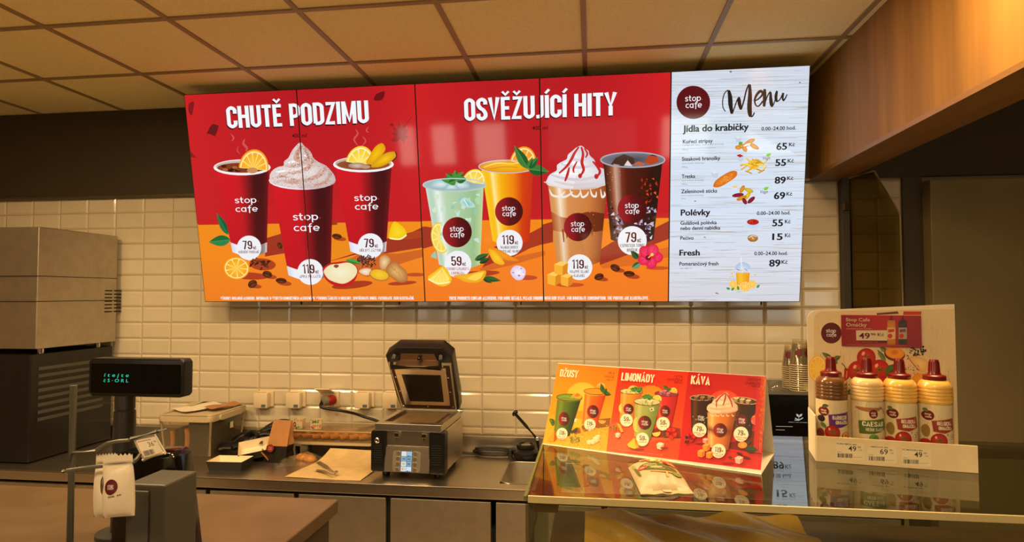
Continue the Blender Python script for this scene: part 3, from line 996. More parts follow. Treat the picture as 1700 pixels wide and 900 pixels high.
# leaves behind the first cup
leaf(A, 379, 390, 360, 354, 6, (18, 92, 52), (40, 128, 80)); leaf(A, 383, 398, 346.5, 402, 9, (20, 104, 54), (60, 150, 84))
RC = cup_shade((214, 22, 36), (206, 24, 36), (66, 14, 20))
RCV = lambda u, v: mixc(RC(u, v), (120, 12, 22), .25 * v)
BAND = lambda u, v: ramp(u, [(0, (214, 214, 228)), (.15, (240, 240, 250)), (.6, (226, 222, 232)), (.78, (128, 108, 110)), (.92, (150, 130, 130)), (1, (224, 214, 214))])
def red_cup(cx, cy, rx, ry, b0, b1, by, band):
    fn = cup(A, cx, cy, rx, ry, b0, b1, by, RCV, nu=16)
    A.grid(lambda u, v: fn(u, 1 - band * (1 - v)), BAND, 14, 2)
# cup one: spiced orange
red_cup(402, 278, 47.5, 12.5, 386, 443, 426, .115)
A.ell(402, 278, 47.5, 13.2, (246, 240, 240)); A.ell(402, 276.6, 44, 10.2, (206, 180, 166)); A.ell(402, 278.6, 41.5, 8.4, (98, 36, 18), edge=(140, 66, 34))
for k in range(12):
    A.ell(372 + (k * 37) % 44, 276 + (k * 13) % 8, 5, 2.6, [(70, 22, 14), (130, 60, 34), (170, 96, 60), (50, 14, 12)][k % 4], n=8)
citrus(A, 421, 281, 25, 33, 6, 180, 360, (244, 160, 20), (255, 232, 160), (246, 170, 24), (255, 206, 70), 15)
A.ell(419, 283, 9, 5, (206, 140, 90), n=10)
logo_words(A, 390, 426.5, 337.6, 352.0, 7.5)
bubble(A, 413.6, 411.5, 20.3, '79', ['KOŘENĚNÝ POMERANČ'], tail=.04)
A.ell(436, 439, 22, 10, (178, 62, 28), rot=4)
rnd = random.Random(4)
for k in range(46):
    a, q = rnd.uniform(0, 6.28), rnd.uniform(0, 1)
    A.ell(436 + 20 * q * math.cos(a), 438 + 10 * q * math.sin(a) - 3 * (1 - q), 3.6, 1.8, rnd.choice([(120, 48, 22), (88, 34, 16), (156, 72, 36), (64, 24, 12)]), rot=rnd.uniform(0, 180), n=7, same=k % 3 > 0)
A.ell(412, 458, 34, 6, (176, 60, 30), rot=3)
citrus(A, 392.8, 445.3, 21.5, 18.6, 5, rind=(246, 160, 22), pith=(255, 232, 150), flesh=(246, 160, 18), mid=(255, 200, 60))
bean(A, 444, 455.5, 8.3, 16); bean(A, 467, 466, 9.2, 5, .5); bean(A, 419.5, 471.5, 8, -30, .8); bean(A, 465, 408, 6, 60)
# cup two: apple pie latte under whipped cream
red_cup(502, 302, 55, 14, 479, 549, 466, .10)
A.ell(502, 299.5, 55.5, 15.5, (244, 240, 242))
W2 = [(448, 296), (449, 288), (455, 281), (463, 277), (471, 275), (472, 268), (479, 262), (483, 254), (489, 245), (499, 236.5), (506, 243), (513, 249), (518, 256), (520, 262), (529, 269), (541, 275), (549, 283), (556, 293), (556, 303), (545, 309), (524, 313), (490, 313), (462, 308), (450, 303)]
BR = (214, 176, 160)
P2 = cream(A, W2, (244, 234, 232), (204, 182, 178), [
    ([(500, 240), (509, 252), (514, 262), (508, 270), (498, 274), (482, 277), (474, 274)], 7, (216, 190, 182)),
    ([(502, 242), (494, 254), (492, 264), (500, 268)], 9, (214, 172, 154)),
    ([(520, 262), (519, 274), (505, 283), (486, 287), (464, 288)], 6, (222, 198, 190)),
    ([(541, 275), (536, 288), (518, 297), (490, 300), (460, 300)], 6, (216, 190, 180)),
    ([(514, 262), (512, 276), (500, 282)], 4, BR), ([(534, 280), (525, 292), (506, 299)], 5, BR), ([(548, 288), (540, 302), (520, 308)], 4, (212, 172, 156)), ([(470, 300), (482, 303), (496, 304)], 5, BR), ([(464, 293), (476, 291)], 4, (216, 180, 166)), ([(505, 256), (509, 264), (505, 270)], 3, (255, 250, 248)), ([(478, 270), (490, 268)], 3, (255, 252, 250)), ([(458, 286), (476, 283)], 3, (255, 252, 250))])
specks(A, in_poly(P2), 620, .52, [(190, 120, 92), (170, 92, 66), (206, 148, 122), (150, 84, 62)], 3, (448, 237, 556, 312))
rc = random.Random(71)
for pts in ([(506, 246), (511, 256), (509, 264), (500, 271), (484, 275)], [(520, 264), (516, 276), (502, 284), (480, 288)], [(541, 278), (532, 291), (512, 299), (486, 303)], [(549, 288), (543, 301), (524, 309)], [(500, 242), (495, 254), (496, 264)], [(462, 292), (476, 295), (490, 298)]):
    P_s = spline(pts, 6); L_, C_ = [], []
    for x, y in P_s:
        for _ in range(9):
            a, b = x + rc.gauss(0, 1.9), y + rc.gauss(0, 1.7); q = rc.uniform(.3, .75)
            L_.append([(a - q, b), (a, b - q), (a + q, b), (a, b + q)]); C_.append(rc.choice([(176, 96, 66), (156, 80, 54), (190, 120, 92), (140, 70, 48)]))
    A.polys(L_, C_)
logo_words(A, 486.5, 529, 366, 384.0, 8.8)
bubble(A, 515.4, 451.5, 21.4, '119', ['APPLE PIE LATTE'])
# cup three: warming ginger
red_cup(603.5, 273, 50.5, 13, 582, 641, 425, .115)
A.ell(603.5, 273, 50.5, 13.2, (246, 242, 242)); A.ell(603.5, 271.6, 47, 10.4, (200, 170, 150)); A.ell(603.5, 273.6, 44, 8.8, (110, 44, 24), edge=(150, 84, 50))
citrus(A, 597, 272, 23, 30, 14, 176, 352, (250, 210, 40), (255, 244, 190), (248, 206, 40), (255, 232, 110), 12)
A.blob([(608, 271), (614, 258), (624, 243), (635, 238), (640, 248), (632, 260), (620, 272)], (248, 196, 14), 5, edge=(226, 160, 16))
A.blob([(616, 277), (626, 264), (641, 254), (655, 252), (658, 259), (648, 269), (632, 277)], (250, 200, 18), 5, edge=(214, 150, 20))
A.line([(656.5, 252), (658.5, 260), (651, 268)], 2, (70, 36, 12), 4)
A.ell(593, 275, 15, 5, (214, 196, 182), edge=(170, 120, 96)); A.ell(607, 277, 8, 3.2, (190, 150, 124))
logo_words(A, 588.2, 626.5, 334, 348.4, 7.9)
bubble(A, 615.2, 408.4, 21, '79', ['HŘEJIVÝ ZÁZVOR'])
A.ell(690, 390, 26, 6, (176, 66, 30), rot=-10)
A.blob([(645.5, 395), (648, 380), (654, 368), (662, 371), (672, 380), (675, 390), (666, 397.5), (655, 398)], (250, 218, 40), 3, edge=(240, 196, 20))
A.line([(647, 395), (656, 397), (666, 396.5), (675, 390)], 2.4, (255, 244, 170), 3)
bean(A, 559.5, 392.5, 8.2, 8, .55)
# apple, tea, ginger
A.ell(585, 473, 34, 6, (172, 56, 30), rot=-6)
A.blob([(536, 450), (537, 444), (548, 437), (560, 435), (574, 434), (589, 439), (594.5, 450), (589, 466), (576, 475), (556, 474), (541, 464)], (196, 24, 34), 6)
A.blob([(538, 449), (548, 440), (562, 438), (578, 436), (590, 442), (593, 452), (586, 463), (570, 471), (550, 466), (541, 458)], (246, 240, 206), 6, edge=(238, 222, 170))
A.blob([(554, 442), (558, 439), (563, 441), (559, 445)], (140, 70, 40), 4)
for k in range(60):
    a, q = rnd.uniform(0, 6.28), rnd.uniform(0, 1) ** .7
    A.ell(609 + 17 * q * math.cos(a), 434 + 9.5 * q * math.sin(a), 3.4, 1.0, rnd.choice([(54, 22, 24), (84, 44, 44), (110, 70, 70), (36, 14, 18)]), rot=rnd.uniform(0, 180), n=6, same=k % 4 > 0)
leaf(A, 574, 431, 601, 438, 3.6, (34, 130, 44), (90, 180, 80))
A.ell(668, 470, 24, 3.4, (176, 60, 30), rot=-4); A.ell(690, 456, 18, 3, (190, 76, 32))
A.blob([(630, 440), (631, 428), (638, 423.5), (646, 427), (648, 434), (642, 446), (634, 448)], (244, 214, 160), 5, edge=(196, 138, 80))
A.blob([(641, 446), (648, 436), (657, 434.5), (666, 442), (676, 452), (676, 466), (664, 469), (652, 462), (643, 455)], (236, 186, 108), 5, edge=(176, 106, 54))
for q in (0, 1, 2):
    A.line([(649 + q * 6, 441 + q * 5), (655 + q * 5, 449 + q * 5)], 1, (190, 124, 66))
A.blob([(597, 449), (606, 445.5), (616, 447), (615, 455), (607, 457), (598, 453)], (250, 236, 214), 4, edge=(230, 190, 140))
A.ell(630, 457, 17, 9.6, (196, 120, 50), rot=12); A.ell(630, 456, 15.2, 8.2, (246, 204, 50), rot=12, edge=(232, 180, 34))
# lettering
for dx, dy, c in ((-.9, 2.2, (60, 10, 16)), (0, 0, (244, 246, 250))):
    A.caps('CHUTĚ PODZIMU', 378.6, 613.4, 213.2, 36.2, c, weight=.15, gap=.06, dx=dx, dy=dy)
A.text('400 ml', 485.5, 509.5, 228.8, 6.4, (48, 12, 16), .01)
A.caps('VÝROBKY OBSAHUJÍ ALERGENY. INFORMACE O VÝSKYTU KONKRÉTNÍCH ALERGENŮ VE VÝROBKU ŽÁDEJTE U OBSLUHY. SPOTŘEBUJTE IHNED. FOTOGRAFIE JSOU ILUSTRAČNÍ.', 367, 688, 497.6, 5.0, (250, 238, 226), weight=.15)

# ---- second picture: cold cups, over screens three and four
B = Pic(s_q, s_place)
B.rect(680, 110, 1120, 371, bg_auto(0, 0, 0, 0, 0), 10, 8)
B.rect(680, 362, 1120, 507, lambda u, v: ramp(v, [(0, (242, 138, 26)), (.45, (246, 128, 32)), (1, (242, 124, 38))]), 6, 5)
B.poly([(680, 350), (680, 367.5), (1120, 361.3), (1120, 350)], RED)
B.poly([(680, 378), (706, 376), (730, 380), (730, 405), (706, 412), (680, 418)], SH)
B.poly([(800, 445), (820, 410), (878, 388), (912, 370), (912, 402), (880, 412), (850, 428), (796, 448)], (170, 52, 30))
B.poly([(796, 446), (830, 432), (905, 416), (905, 424), (850, 440), (800, 452)], (214, 104, 36))
B.poly([(900, 373), (918, 368), (918, 402), (900, 406)], SH)
B.poly([(994, 416), (1016, 402), (1080, 382), (1112, 366), (1112, 396), (1080, 408), (1040, 424), (996, 440)], SH)
B.poly([(996, 440), (1040, 424), (1112, 410), (1112, 426), (1060, 440), (1000, 446)], (224, 108, 36))
LEM = (250, 212, 60)
# mango (behind the lemonade)
MG = lambda u, v: mixc(ramp(u, [(0, (250, 200, 40)), (.14, (246, 184, 20)), (.2, (255, 232, 150)), (.28, (250, 200, 60)), (.36, (246, 176, 14)), (.62, (240, 130, 14)), (.8, (212, 64, 16)), (1, (200, 48, 20))]), (190, 40, 14), .35 * max(0, v - .5) * (u > .4))
cup(B, 842, 278, 46.5, 11, 818, 879, 408, MG, nu=20)
B.ell(842, 276.5, 47, 10.8, (200, 132, 70)); B.ell(842, 276.6, 44.5, 9.4, (248, 190, 26), edge=(232, 150, 20))
B.line([(803, 278), (825, 271), (850, 272), (872, 268)], 2, (255, 216, 90), 4); B.line([(812, 281), (836, 277), (860, 278)], 1.6, (226, 140, 14), 4)
citrus(B, 868, 272, 22, 29, 10, 182, 354, (244, 150, 20), (255, 232, 170), (246, 150, 24), (255, 190, 70), 12)
rim(B, 842, 276.6, 47, 10.6, 1.6, (206, 196, 190))
for a in ((877, 281, 854, 242, 8), (877, 281, 911, 285, 9), (878, 280, 893, 261, 6), (876, 280, 884, 262, 4)):
    leaf(B, *a, (26, 92, 38), (84, 150, 70))
logo_disc(B, 845, 351.2, 23.2, 23.8); B.ell(802, 330, 0.1, .1, LEM, n=4)
B.ell(848, 408, 18, 4, (150, 50, 20))
bubble(B, 846, 403.2, 21.6, '119', ['MANGO BOOST', 'POMERANČ, MANGO'], tail=.05)
# lemonade
LM = lambda u, v: mixc(ramp(u, [(0, (206, 222, 210)), (.08, (176, 204, 180)), (.2, (236, 244, 238)), (.32, (186, 210, 178)), (.6, (170, 202, 160)), (.85, (150, 190, 140)), (1, (196, 214, 160))]), (206, 206, 90), .25 * v * abs(u - .4))
cup(B, 754.5, 309, 52, 10, 729, 797, 448, LM, nu=20)
rl = random.Random(9)
for k in range(34):
    x, y = rl.uniform(716, 792), rl.uniform(322, 428)
    B.poly([(x, y), (x + rl.uniform(2, 9), y - rl.uniform(0, 7)), (x + rl.uniform(4, 9), y + rl.uniform(2, 8)), (x + rl.uniform(-2, 3), y + rl.uniform(2, 6))], rl.choice([(198, 226, 210), (150, 200, 180), (214, 232, 200), (164, 202, 150), (180, 214, 170)]), same=k % 6 > 0)
citrus(B, 731, 395, 15, 26, -10, 60, 290, (240, 206, 50), (250, 240, 170), (244, 212, 70), (250, 228, 120), 10)
B.blob([(764, 336), (772, 328), (786, 338), (788, 344), (774, 344)], (120, 190, 180), 4, edge=(190, 226, 220)); B.line([(770, 331), (777, 342)], 1.4, (230, 244, 240))
B.ell(754.5, 307, 52, 10.6, (120, 150, 152), edge=(170, 190, 190))
for cx, cy, rx_, ry_ in ((733, 307, 20, 8), (766, 308, 15, 8), (750, 311, 12, 5)):
    B.blob([(cx - rx_, cy + 3), (cx - rx_ * .6, cy - ry_), (cx + rx_ * .4, cy - ry_), (cx + rx_, cy + 2), (cx, cy + ry_ * .8)], (222, 236, 236), 4, edge=(150, 186, 190))
citrus(B, 786, 304, 19, 24, 24, 178, 345, (248, 204, 40), (255, 242, 190), (246, 208, 60), (255, 228, 120), 10)
mint(B, 757, 300, 17, ((185, 1.5), (215, 1.2), (265, 1.0), (310, 1.1), (350, 1.1), (160, .8)))
rim(B, 754.5, 307, 52, 10.6, 1.8, (186, 206, 204))
logo_disc(B, 759, 385.6, 24.4, 25.2)
B.ell(790, 455, 40, 5, (176, 62, 32), rot=-4)
bubble(B, 760.2, 438.6, 22.4, '59', ['CITRONOVÁ/MANGOVÁ', 'LIMONÁDA'], red=(186, 50, 44))
leaf(B, 788, 432, 812, 421, 5, (34, 74, 36), (70, 120, 66)); leaf(B, 796, 437, 814, 428, 4, (28, 62, 30), (60, 104, 56))
# mango slices, wedges, ice
B.blob([(810, 409), (826, 413), (846, 424), (861, 432.5), (846, 433), (828, 428), (815, 418)], (246, 158, 36), 4, edge=(236, 132, 26))
B.blob([(811, 414), (822, 417), (833, 429), (837.5, 438), (830, 439.5), (818, 433)], (252, 206, 50), 4, edge=(246, 172, 30))
B.blob([(710, 462), (722, 451), (735, 442), (744, 450), (750, 464), (744, 473), (730, 475)], (250, 214, 60), 3, edge=(244, 190, 30))
B.poly([(712, 464), (735, 445), (747, 463), (742, 469), (728, 470)], (255, 226, 110)); B.line([(711, 463.5), (728, 471), (747, 468)], 2, (255, 246, 190), 3)
for q in range(4):
    B.line([(734, 448), (720 + q * 7, 467 + (q % 2))], .7, (246, 196, 50))
leaf(B, 802, 461, 832, 466, 4.6, (30, 78, 34), (60, 116, 56)); leaf(B, 801, 460, 817, 470, 4, (24, 66, 30), (54, 104, 50))
B.blob([(753, 457.5), (778, 454.5), (806, 449), (803, 463), (792, 469), (774, 468.5), (762, 463)], (248, 196, 50), 4, edge=(238, 164, 30))
B.poly([(776, 463), (786, 455), (804, 451), (799, 461), (790, 466)], (252, 214, 80))
B.ell(876, 461, 16, 4, (190, 70, 40)); ice(B, 861, 452.6, 12.4)
# frappe with cream and syrup
FR = lambda u, v: mixc(ramp(u, [(0, (206, 150, 90)), (.1, (224, 160, 96)), (.18, (250, 236, 214)), (.24, (240, 200, 150)), (.32, (216, 146, 82)), (.7, (206, 126, 66)), (.9, (170, 92, 44)), (1, (140, 72, 36))]), (180, 100, 50), .2 * v)
fn = cup(B, 959, 304, 53, 11, 924, 996, 444, FR, nu=22)
def band(u, v):
    a, b = .36 + .04 * math.sin(u * 7), .50 + .10 * abs(math.cos(u * PI)) ** .7
    return fn(u, a + (b - a) * v)
B.grid(band, lambda u, v: ramp(u, [(0, (168, 82, 34)), (.16, (220, 160, 120)), (.3, (160, 72, 28)), (.8, (116, 46, 18)), (1, (100, 40, 20))]), 20, 4)
for u0, l in ((.2, .16), (.27, .1), (.78, .08)):
    B.line([fn(u0, .55), fn(u0 + .005, .55 + l)], 3.4, (160, 80, 36), taper=lambda t: 1 - .4 * t)
specks(B, lambda x, y: True, 60, .6, [(170, 100, 60), (236, 190, 140)], 5, (925, 340, 990, 435))
for q in range(6):
    B.line([(912 + q * 17, 314), (917 + q * 16.5, 324 + 3 * (q % 2)), (929 + q * 15, 326 - 2 * (q % 2)), (938 + q * 13, 318)], 3.6, (244, 234, 224), 5, taper=lambda t: .25 + .75 * math.sin(PI * t))
B.ell(959, 302, 53.5, 11.4, (226, 190, 150))
W6 = [(908, 306), (909, 296), (914, 289), (924, 283), (925, 274), (934, 268), (941, 264), (943, 257), (951, 250), (957, 245), (965, 242), (972, 247), (977, 251), (979, 258), (987, 266), (990, 276), (1003, 281), (1008, 291), (1011, 303), (1000, 309), (980, 312), (945, 313), (920, 310)]
cream(B, W6, (248, 246, 246), (212, 204, 214), [
    ([(962, 246), (950, 256), (952, 264), (968, 266), (980, 262)], 5, (218, 210, 220)), ([(930, 270), (944, 276), (966, 278), (988, 274)], 5, (216, 208, 218)), ([(914, 290), (936, 296), (966, 298), (1002, 290)], 5, (214, 204, 212)), ([(920, 301), (950, 307), (990, 304)], 4, (222, 206, 200)),
    ([(935, 272), (950, 270), (966, 272)], 3, (255, 255, 255)), ([(920, 288), (946, 288), (970, 290)], 3, (255, 255, 255))])
SY = (196, 38, 36)
for pts, w in (([(961, 244), (954, 254), (949, 264), (941, 276), (928, 288)], 4.6), ([(965, 244), (968, 256), (966, 270), (969, 282), (963, 293)], 5), ([(970, 246), (975, 255), (972, 262)], 3.4), ([(984, 268), (992, 277), (996, 286), (990, 294)], 4.6), ([(945, 278), (942, 290), (938, 301)], 4.4), ([(958, 268), (952, 280), (953, 287)], 3.2)):
    B.line(pts, w, SY, 5, taper=lambda t: .55 + .45 * math.sin(PI * t))
B.ell(963, 292, 3.4, 4, SY, n=10); B.ell(990, 293, 3.6, 4.4, SY, n=10)
B.line([(903, 302), (930, 312), (960, 314), (990, 312), (1013, 301)], 1.3, (226, 206, 196), 5)
logo_disc(B, 959.4, 377, 23.4, 23.6)
bubble(B, 962, 443.6, 21.4, '119', ['FRAPPÉ SLANÝ', 'KARAMEL'])
B.ell(946, 473, 24, 3.6, (200, 80, 30))
cube3(B, 919.5, 471, 11, 15); cube3(B, 941, 473, 10, 14); cube3(B, 931.5, 454, 11.5, 15)
# espresso tonic
ET = lambda u, v: mixc(ramp(u, [(0, (60, 22, 14)), (.1, (120, 60, 36)), (.16, (176, 104, 70)), (.22, (214, 190, 176)), (.28, (130, 58, 34)), (.4, (84, 26, 16)), (.7, (64, 18, 12)), (.85, (44, 14, 10)), (1, (34, 18, 14))]), (60, 40, 46), .5 * max(0, min(1, (v - .5) * 3)))
fn7 = cup(B, 1050.5, 268, 53, 12, 1014, 1085, 407, ET, nu=20)
r7 = random.Random(12)
for k in range(120):
    u, v = r7.uniform(.06, .94), r7.uniform(.52, .96)
    x, y = fn7(u, v)
    B.poly([(x, y), (x + r7.uniform(1, 6), y - r7.uniform(0, 5)), (x + r7.uniform(2, 6), y + r7.uniform(1, 5)), (x + r7.uniform(-2, 2), y + r7.uniform(1, 4))], r7.choice([(150, 130, 156), (96, 70, 90), (190, 176, 200), (40, 24, 34), (70, 40, 50), (220, 210, 224)]), same=k % 8 > 0)
for k in range(26):
    x, y = r7.uniform(1062, 1090), r7.uniform(286, 340)
    B.poly([(x, y), (x + r7.uniform(1, 5), y - r7.uniform(0, 6)), (x + r7.uniform(2, 5), y + r7.uniform(1, 4))], r7.choice([(196, 50, 24), (226, 88, 40), (120, 24, 14), (90, 20, 14)]), same=k % 5 > 0)
specks(B, lambda x, y: True, 60, .6, [(214, 190, 180), (150, 110, 96)], 8, (1006, 285, 1030, 370))
B.ell(1050.5, 265.5, 53, 12.4, (70, 66, 76), edge=(120, 116, 128))
for pts, c in (([(1014, 273), (1022, 262), (1036, 256), (1052, 262), (1054, 272), (1034, 276)], (70, 44, 34)), ([(1036, 275), (1042, 266), (1050, 276)], (226, 214, 210)), ([(1070, 268), (1078, 257), (1090, 258), (1094, 268), (1080, 274)], (186, 66, 30)), ([(1050, 273), (1060, 268), (1072, 272), (1064, 276)], (190, 96, 70)), ([(1080, 258), (1084, 254), (1090, 260)], (40, 28, 24)), ([(1018, 272), (1030, 274), (1020, 276)], (190, 150, 130))):
    B.poly(pts, c)
rim(B, 1050.5, 265.5, 53, 12.4, 2.2, (170, 170, 184))
logo_disc(B, 1049.4, 346.8, 24.2, 24)
bubble(B, 1049.6, 399.4, 24, '79', ['ESPRESSO TONIC', 'IBIŠEK'])
leaf(B, 1060, 430, 1047, 416, 5, (30, 60, 34), (60, 100, 60)); leaf(B, 1064, 436, 1048, 446, 5, (40, 96, 50), (150, 190, 150))
B.ell(1092, 445, 20, 3, (206, 84, 34))
for k in range(5):
    a = math.radians(72 * k + 10)
    B.ell(1079 + 10 * math.cos(a), 425.5 + 9.5 * math.sin(a), 12, 10, (250, 70, 120), rot=72 * k, n=16, edge=(226, 24, 66))
for k in range(5):
    a = math.radians(72 * k + 10); B.line([(1079, 426), (1079 + 17 * math.cos(a), 426 + 16 * math.sin(a))], .7, (206, 20, 60))
B.ell(1076, 428, 5, 4.4, (120, 16, 40), n=10); B.line([(1076, 428), (1081, 424), (1084, 422)], 2, (250, 190, 60)); B.ell(1082.5, 422.5, 2.6, 2.6, (252, 210, 90), n=8)
bean(B, 1021.3, 444.6, 8.4, 24); bean(B, 1044.4, 454.4, 9.4, 4, .5); bean(B, 994.5, 459.5, 8, -16, .7)
for dx, dy, c in ((-.9, 2.0, (60, 10, 16)), (0, 0, (244, 246, 250))):
    B.caps('OSVĚŽUJÍCÍ HITY', 771.8, 1023.2, 201, 37.0, c, weight=.15, gap=.06, dx=dx, dy=dy)
B.text('400 ml', 883.6, 909.8, 216, 6.4, (48, 12, 16), .01)
B.caps('THESE PRODUCTS CONTAIN ALLERGENS. FOR MORE DETAILS, PLEASE ENQUIRE WITH OUR STAFF. FOR IMMEDIATE CONSUMPTION. THE PHOTOS ARE ILLUSTRATIVE.', 746, 1077, 497.6, 5.4, (250, 238, 226), weight=.16)

# ---- third picture: the written menu on pale boards
C = Pic(s_q, s_place)
C.rect(1106, 100, 1352, 510, lambda u, v: ramp(v, [(0, (206, 212, 226)), (.25, (214, 226, 240)), (.6, (214, 226, 244)), (.8, (218, 222, 234)), (1, (214, 212, 220))]), 4, 10)
rg = random.Random(21)
def grain(y, s):
    return lambda t: (1108 + 242 * t, y + s * math.sin(t * 5 + y) + rg.uniform(-.4, .4) - 6 * t * (1 - (y - 110) / 390))
gl = [[], [], []]
for k in range(420):
    y = rg.uniform(108, 505); a = rg.uniform(-.1, .95); l = rg.uniform(.05, .45)
    f = grain(y, rg.uniform(.2, 1.6))
    n = 6
    P = [f(max(0, min(1, a + l * j / n))) for j in range(n + 1)]
    gl[k % 3] += pen(P, [.2 + rg.uniform(.15, .7) * math.sin(PI * j / n) for j in range(n + 1)])
for L_, c in zip(gl, ((192, 190, 194), (232, 238, 248), (178, 168, 158))):
    C.polys(L_, c)
for y in (137, 181, 222, 262, 300, 343, 385, 427, 470):
    C.line([grain(y, .6)(j / 8) for j in range(9)], .45, (182, 172, 164))
kn = [(1213, 119, 2.2, 1.6), (1328, 137, 1.6, 1.2), (1170, 394, 2.2, .8), (1154, 334, 2, .8), (1190, 487, 3, 1)]
for x, y, a, b in kn:
    C.ell(x, y, a, b, (136, 112, 96), rot=20, n=10)
BK = (28, 27, 30)
logo_disc(C, 1151, 170, 28, 27.6, flat=True, xh=7.4)
# brush-written heading
z = lambda x, y: (1105 + x / 4.284, 100 + y / 4.284)
for pts, w, tp in (
    ([(425, 365), (408, 335), (406, 285), (418, 238), (440, 215), (452, 222)], 1.7, None),
    ([(448, 214), (458, 260), (462, 320), (472, 382)], 7.2, lambda t: .55 + .5 * math.sin(PI * t)),
    ([(474, 380), (492, 330), (508, 285), (522, 262)], 2.0, None),
    ([(522, 262), (524, 300), (534, 352)], 5.6, lambda t: .5 + .6 * math.sin(PI * t)),
    ([(536, 352), (556, 290), (574, 215), (594, 170)], 2.6, None),
    ([(598, 172), (600, 250), (596, 330), (600, 385), (606, 402)], 7.4, lambda t: .5 + .55 * math.sin(PI * t)),
    ([(604, 402), (618, 398), (632, 372)], 2.2, None),
    ([(634, 290), (664, 272), (690, 240), (676, 220), (652, 240), (634, 280), (640, 318), (662, 326), (692, 290)], 3.6, lambda t: .6 + .7 * math.sin(PI * t * 1.2) ** 2),
    ([(704, 205), (704, 260), (700, 330)], 5.6, lambda t: .7 + .35 * math.sin(PI * t)),
    ([(702, 320), (722, 260), (742, 226), (752, 240)], 2.0, None),
    ([(746, 228), (748, 280), (754, 318), (764, 326)], 5.4, lambda t: .6 + .5 * math.sin(PI * t)),
    ([(762, 326), (776, 290), (790, 224)], 1.8, None),
    ([(792, 218), (784, 262), (790, 296)], 4.6, lambda t: .7 + .4 * math.sin(PI * t)),
    ([(790, 296), (812, 280), (834, 236)], 2.0, None),
    ([(836, 232), (832, 268), (838, 286), (852, 268), (864, 242)], 3.2, lambda t: 1.2 - .7 * t)):
    C.line([z(*p) for p in pts], w, BK, 7, taper=tp)
def row(name, x0, x1, yb, cap=5.4, bold=.012, col=BK):
    C.text(name, x0, x1, yb, cap, col, bold * 1.9)
def price(num, x0, x1, yb, cap, kx0, kx1, kyb, kcap=6.0, col=BK):
    C.text(num, x0, x1, yb, cap, col, .038); C.text('Kč', kx0, kx1, kyb, kcap, col, .03)
row('Jídla do krabičky', 1133.5, 1242.6, 219.4, 11, .022); row('0.00–24.00 hod.', 1264, 1321, 216.8, 5.8, .012)
row('Kuřecí stripsy', 1133.5, 1183.2, 238.2, 6.2, .014); row('v křupavém obalu, cena včetně dressingu', 1132.6, 1202, 242.2, 2.0, 0, (90, 90, 96)); row('150 g', 1132.6, 1141.6, 249.4, 2.0, 0, (90, 90, 96))
price('65', 1288.8, 1306, 248.8, 11, 1309.7, 1319.3, 243)
row('Steakové hranolky', 1132, 1195.6, 267.2, 6.2, .014); row('cena včetně dressingu', 1132, 1169, 272.2, 2.0, 0, (90, 90, 96)); row('180 g', 1132, 1141, 278.4, 2.0, 0, (90, 90, 96))
price('55', 1287, 1304.6, 275.6, 11, 1307.4, 1317.8, 270)
row('Treska', 1131.5, 1154, 296, 6.2, .014); row('cena včetně dressingu', 1131.5, 1168.5, 300.6, 2.0, 0, (90, 90, 96)); row('120 g', 1131.5, 1140.5, 306.6, 2.0, 0, (90, 90, 96))
price('89', 1286, 1304, 304.8, 11, 1306.6, 1316.8, 298.8)
row('Zeleninové sticks', 1130.8, 1190.4, 321, 6.2, .014); row('cena včetně dressingu', 1130.8, 1168, 325.6, 2.0, 0, (90, 90, 96)); row('6 ks', 1130.8, 1138, 330.6, 2.0, 0, (90, 90, 96))
price('69', 1284.8, 1303, 330.4, 11, 1305.4, 1315, 325)
row('Polévky', 1130.2, 1179, 358, 10, .022); row('0.00–24.00 hod.', 1256.4, 1312, 357, 5.8, .012)
row('Gulášová polévka', 1129.6, 1189.6, 373.2, 6.0, .014); row('nebo denní nabídka', 1129.6, 1195.6, 382, 6.0, .014)
price('55', 1282, 1299.4, 375.6, 11, 1302.8, 1312.2, 370.8)
row('Pečivo', 1129.4, 1151.4, 398.2, 5.8, .014)
price('15', 1282, 1298.8, 398.4, 10.6, 1302.8, 1312.2, 393.6)
row('Fresh', 1128, 1161.4, 424.4, 9.6, .022); row('0.00–24.00 hod.', 1252, 1307.4, 423.8, 5.8, .012)
row('Pomerančový fresh', 1127.8, 1192.6, 441, 6.0, .014); row('1 ks, 400 ml', 1127.8, 1148, 446.6, 2.0, 0, (90, 90, 96))
price('89', 1276.8, 1295.2, 442.4, 11, 1297.2, 1307.2, 438)
# small food pictures
def dip(x, y, s, top):
    C.poly([(x - s, y - s * .7), (x, y - s), (x + s, y - s * .5), (x + s * .8, y + s), (x - s * .5, y + s * .9)], (196, 210, 228)); C.poly([(x - s, y - s * .7), (x, y - s), (x + s, y - s * .5), (x - s * .1, y - s * .1)], top)
dip(1225, 231, 5.5, (224, 230, 238)); dip(1228.5, 262, 6, (190, 24, 36)); dip(1186, 289.5, 6.4, (226, 230, 238))
leaf(C, 1226, 240, 1233, 236, 3, (60, 150, 50), (110, 190, 80))
for x, y, l, r_ in ((1231, 243, 8, -10), (1245, 235, 9, -24), (1239, 240, 8, -36), (1252, 243, 9, 30), (1236, 247, 6, 60), (1225, 245, 5, 10)):
    C.ell(x, y, l, 3.6, (238, 172, 60), rot=r_, n=14, edge=(210, 122, 30))
C.ell(1240, 240.5, 7, 1.6, (250, 244, 236), rot=-20, n=10); C.ell(1245, 247, 4.4, 2.2, (250, 246, 240), rot=10, n=10)
rf = random.Random(2)
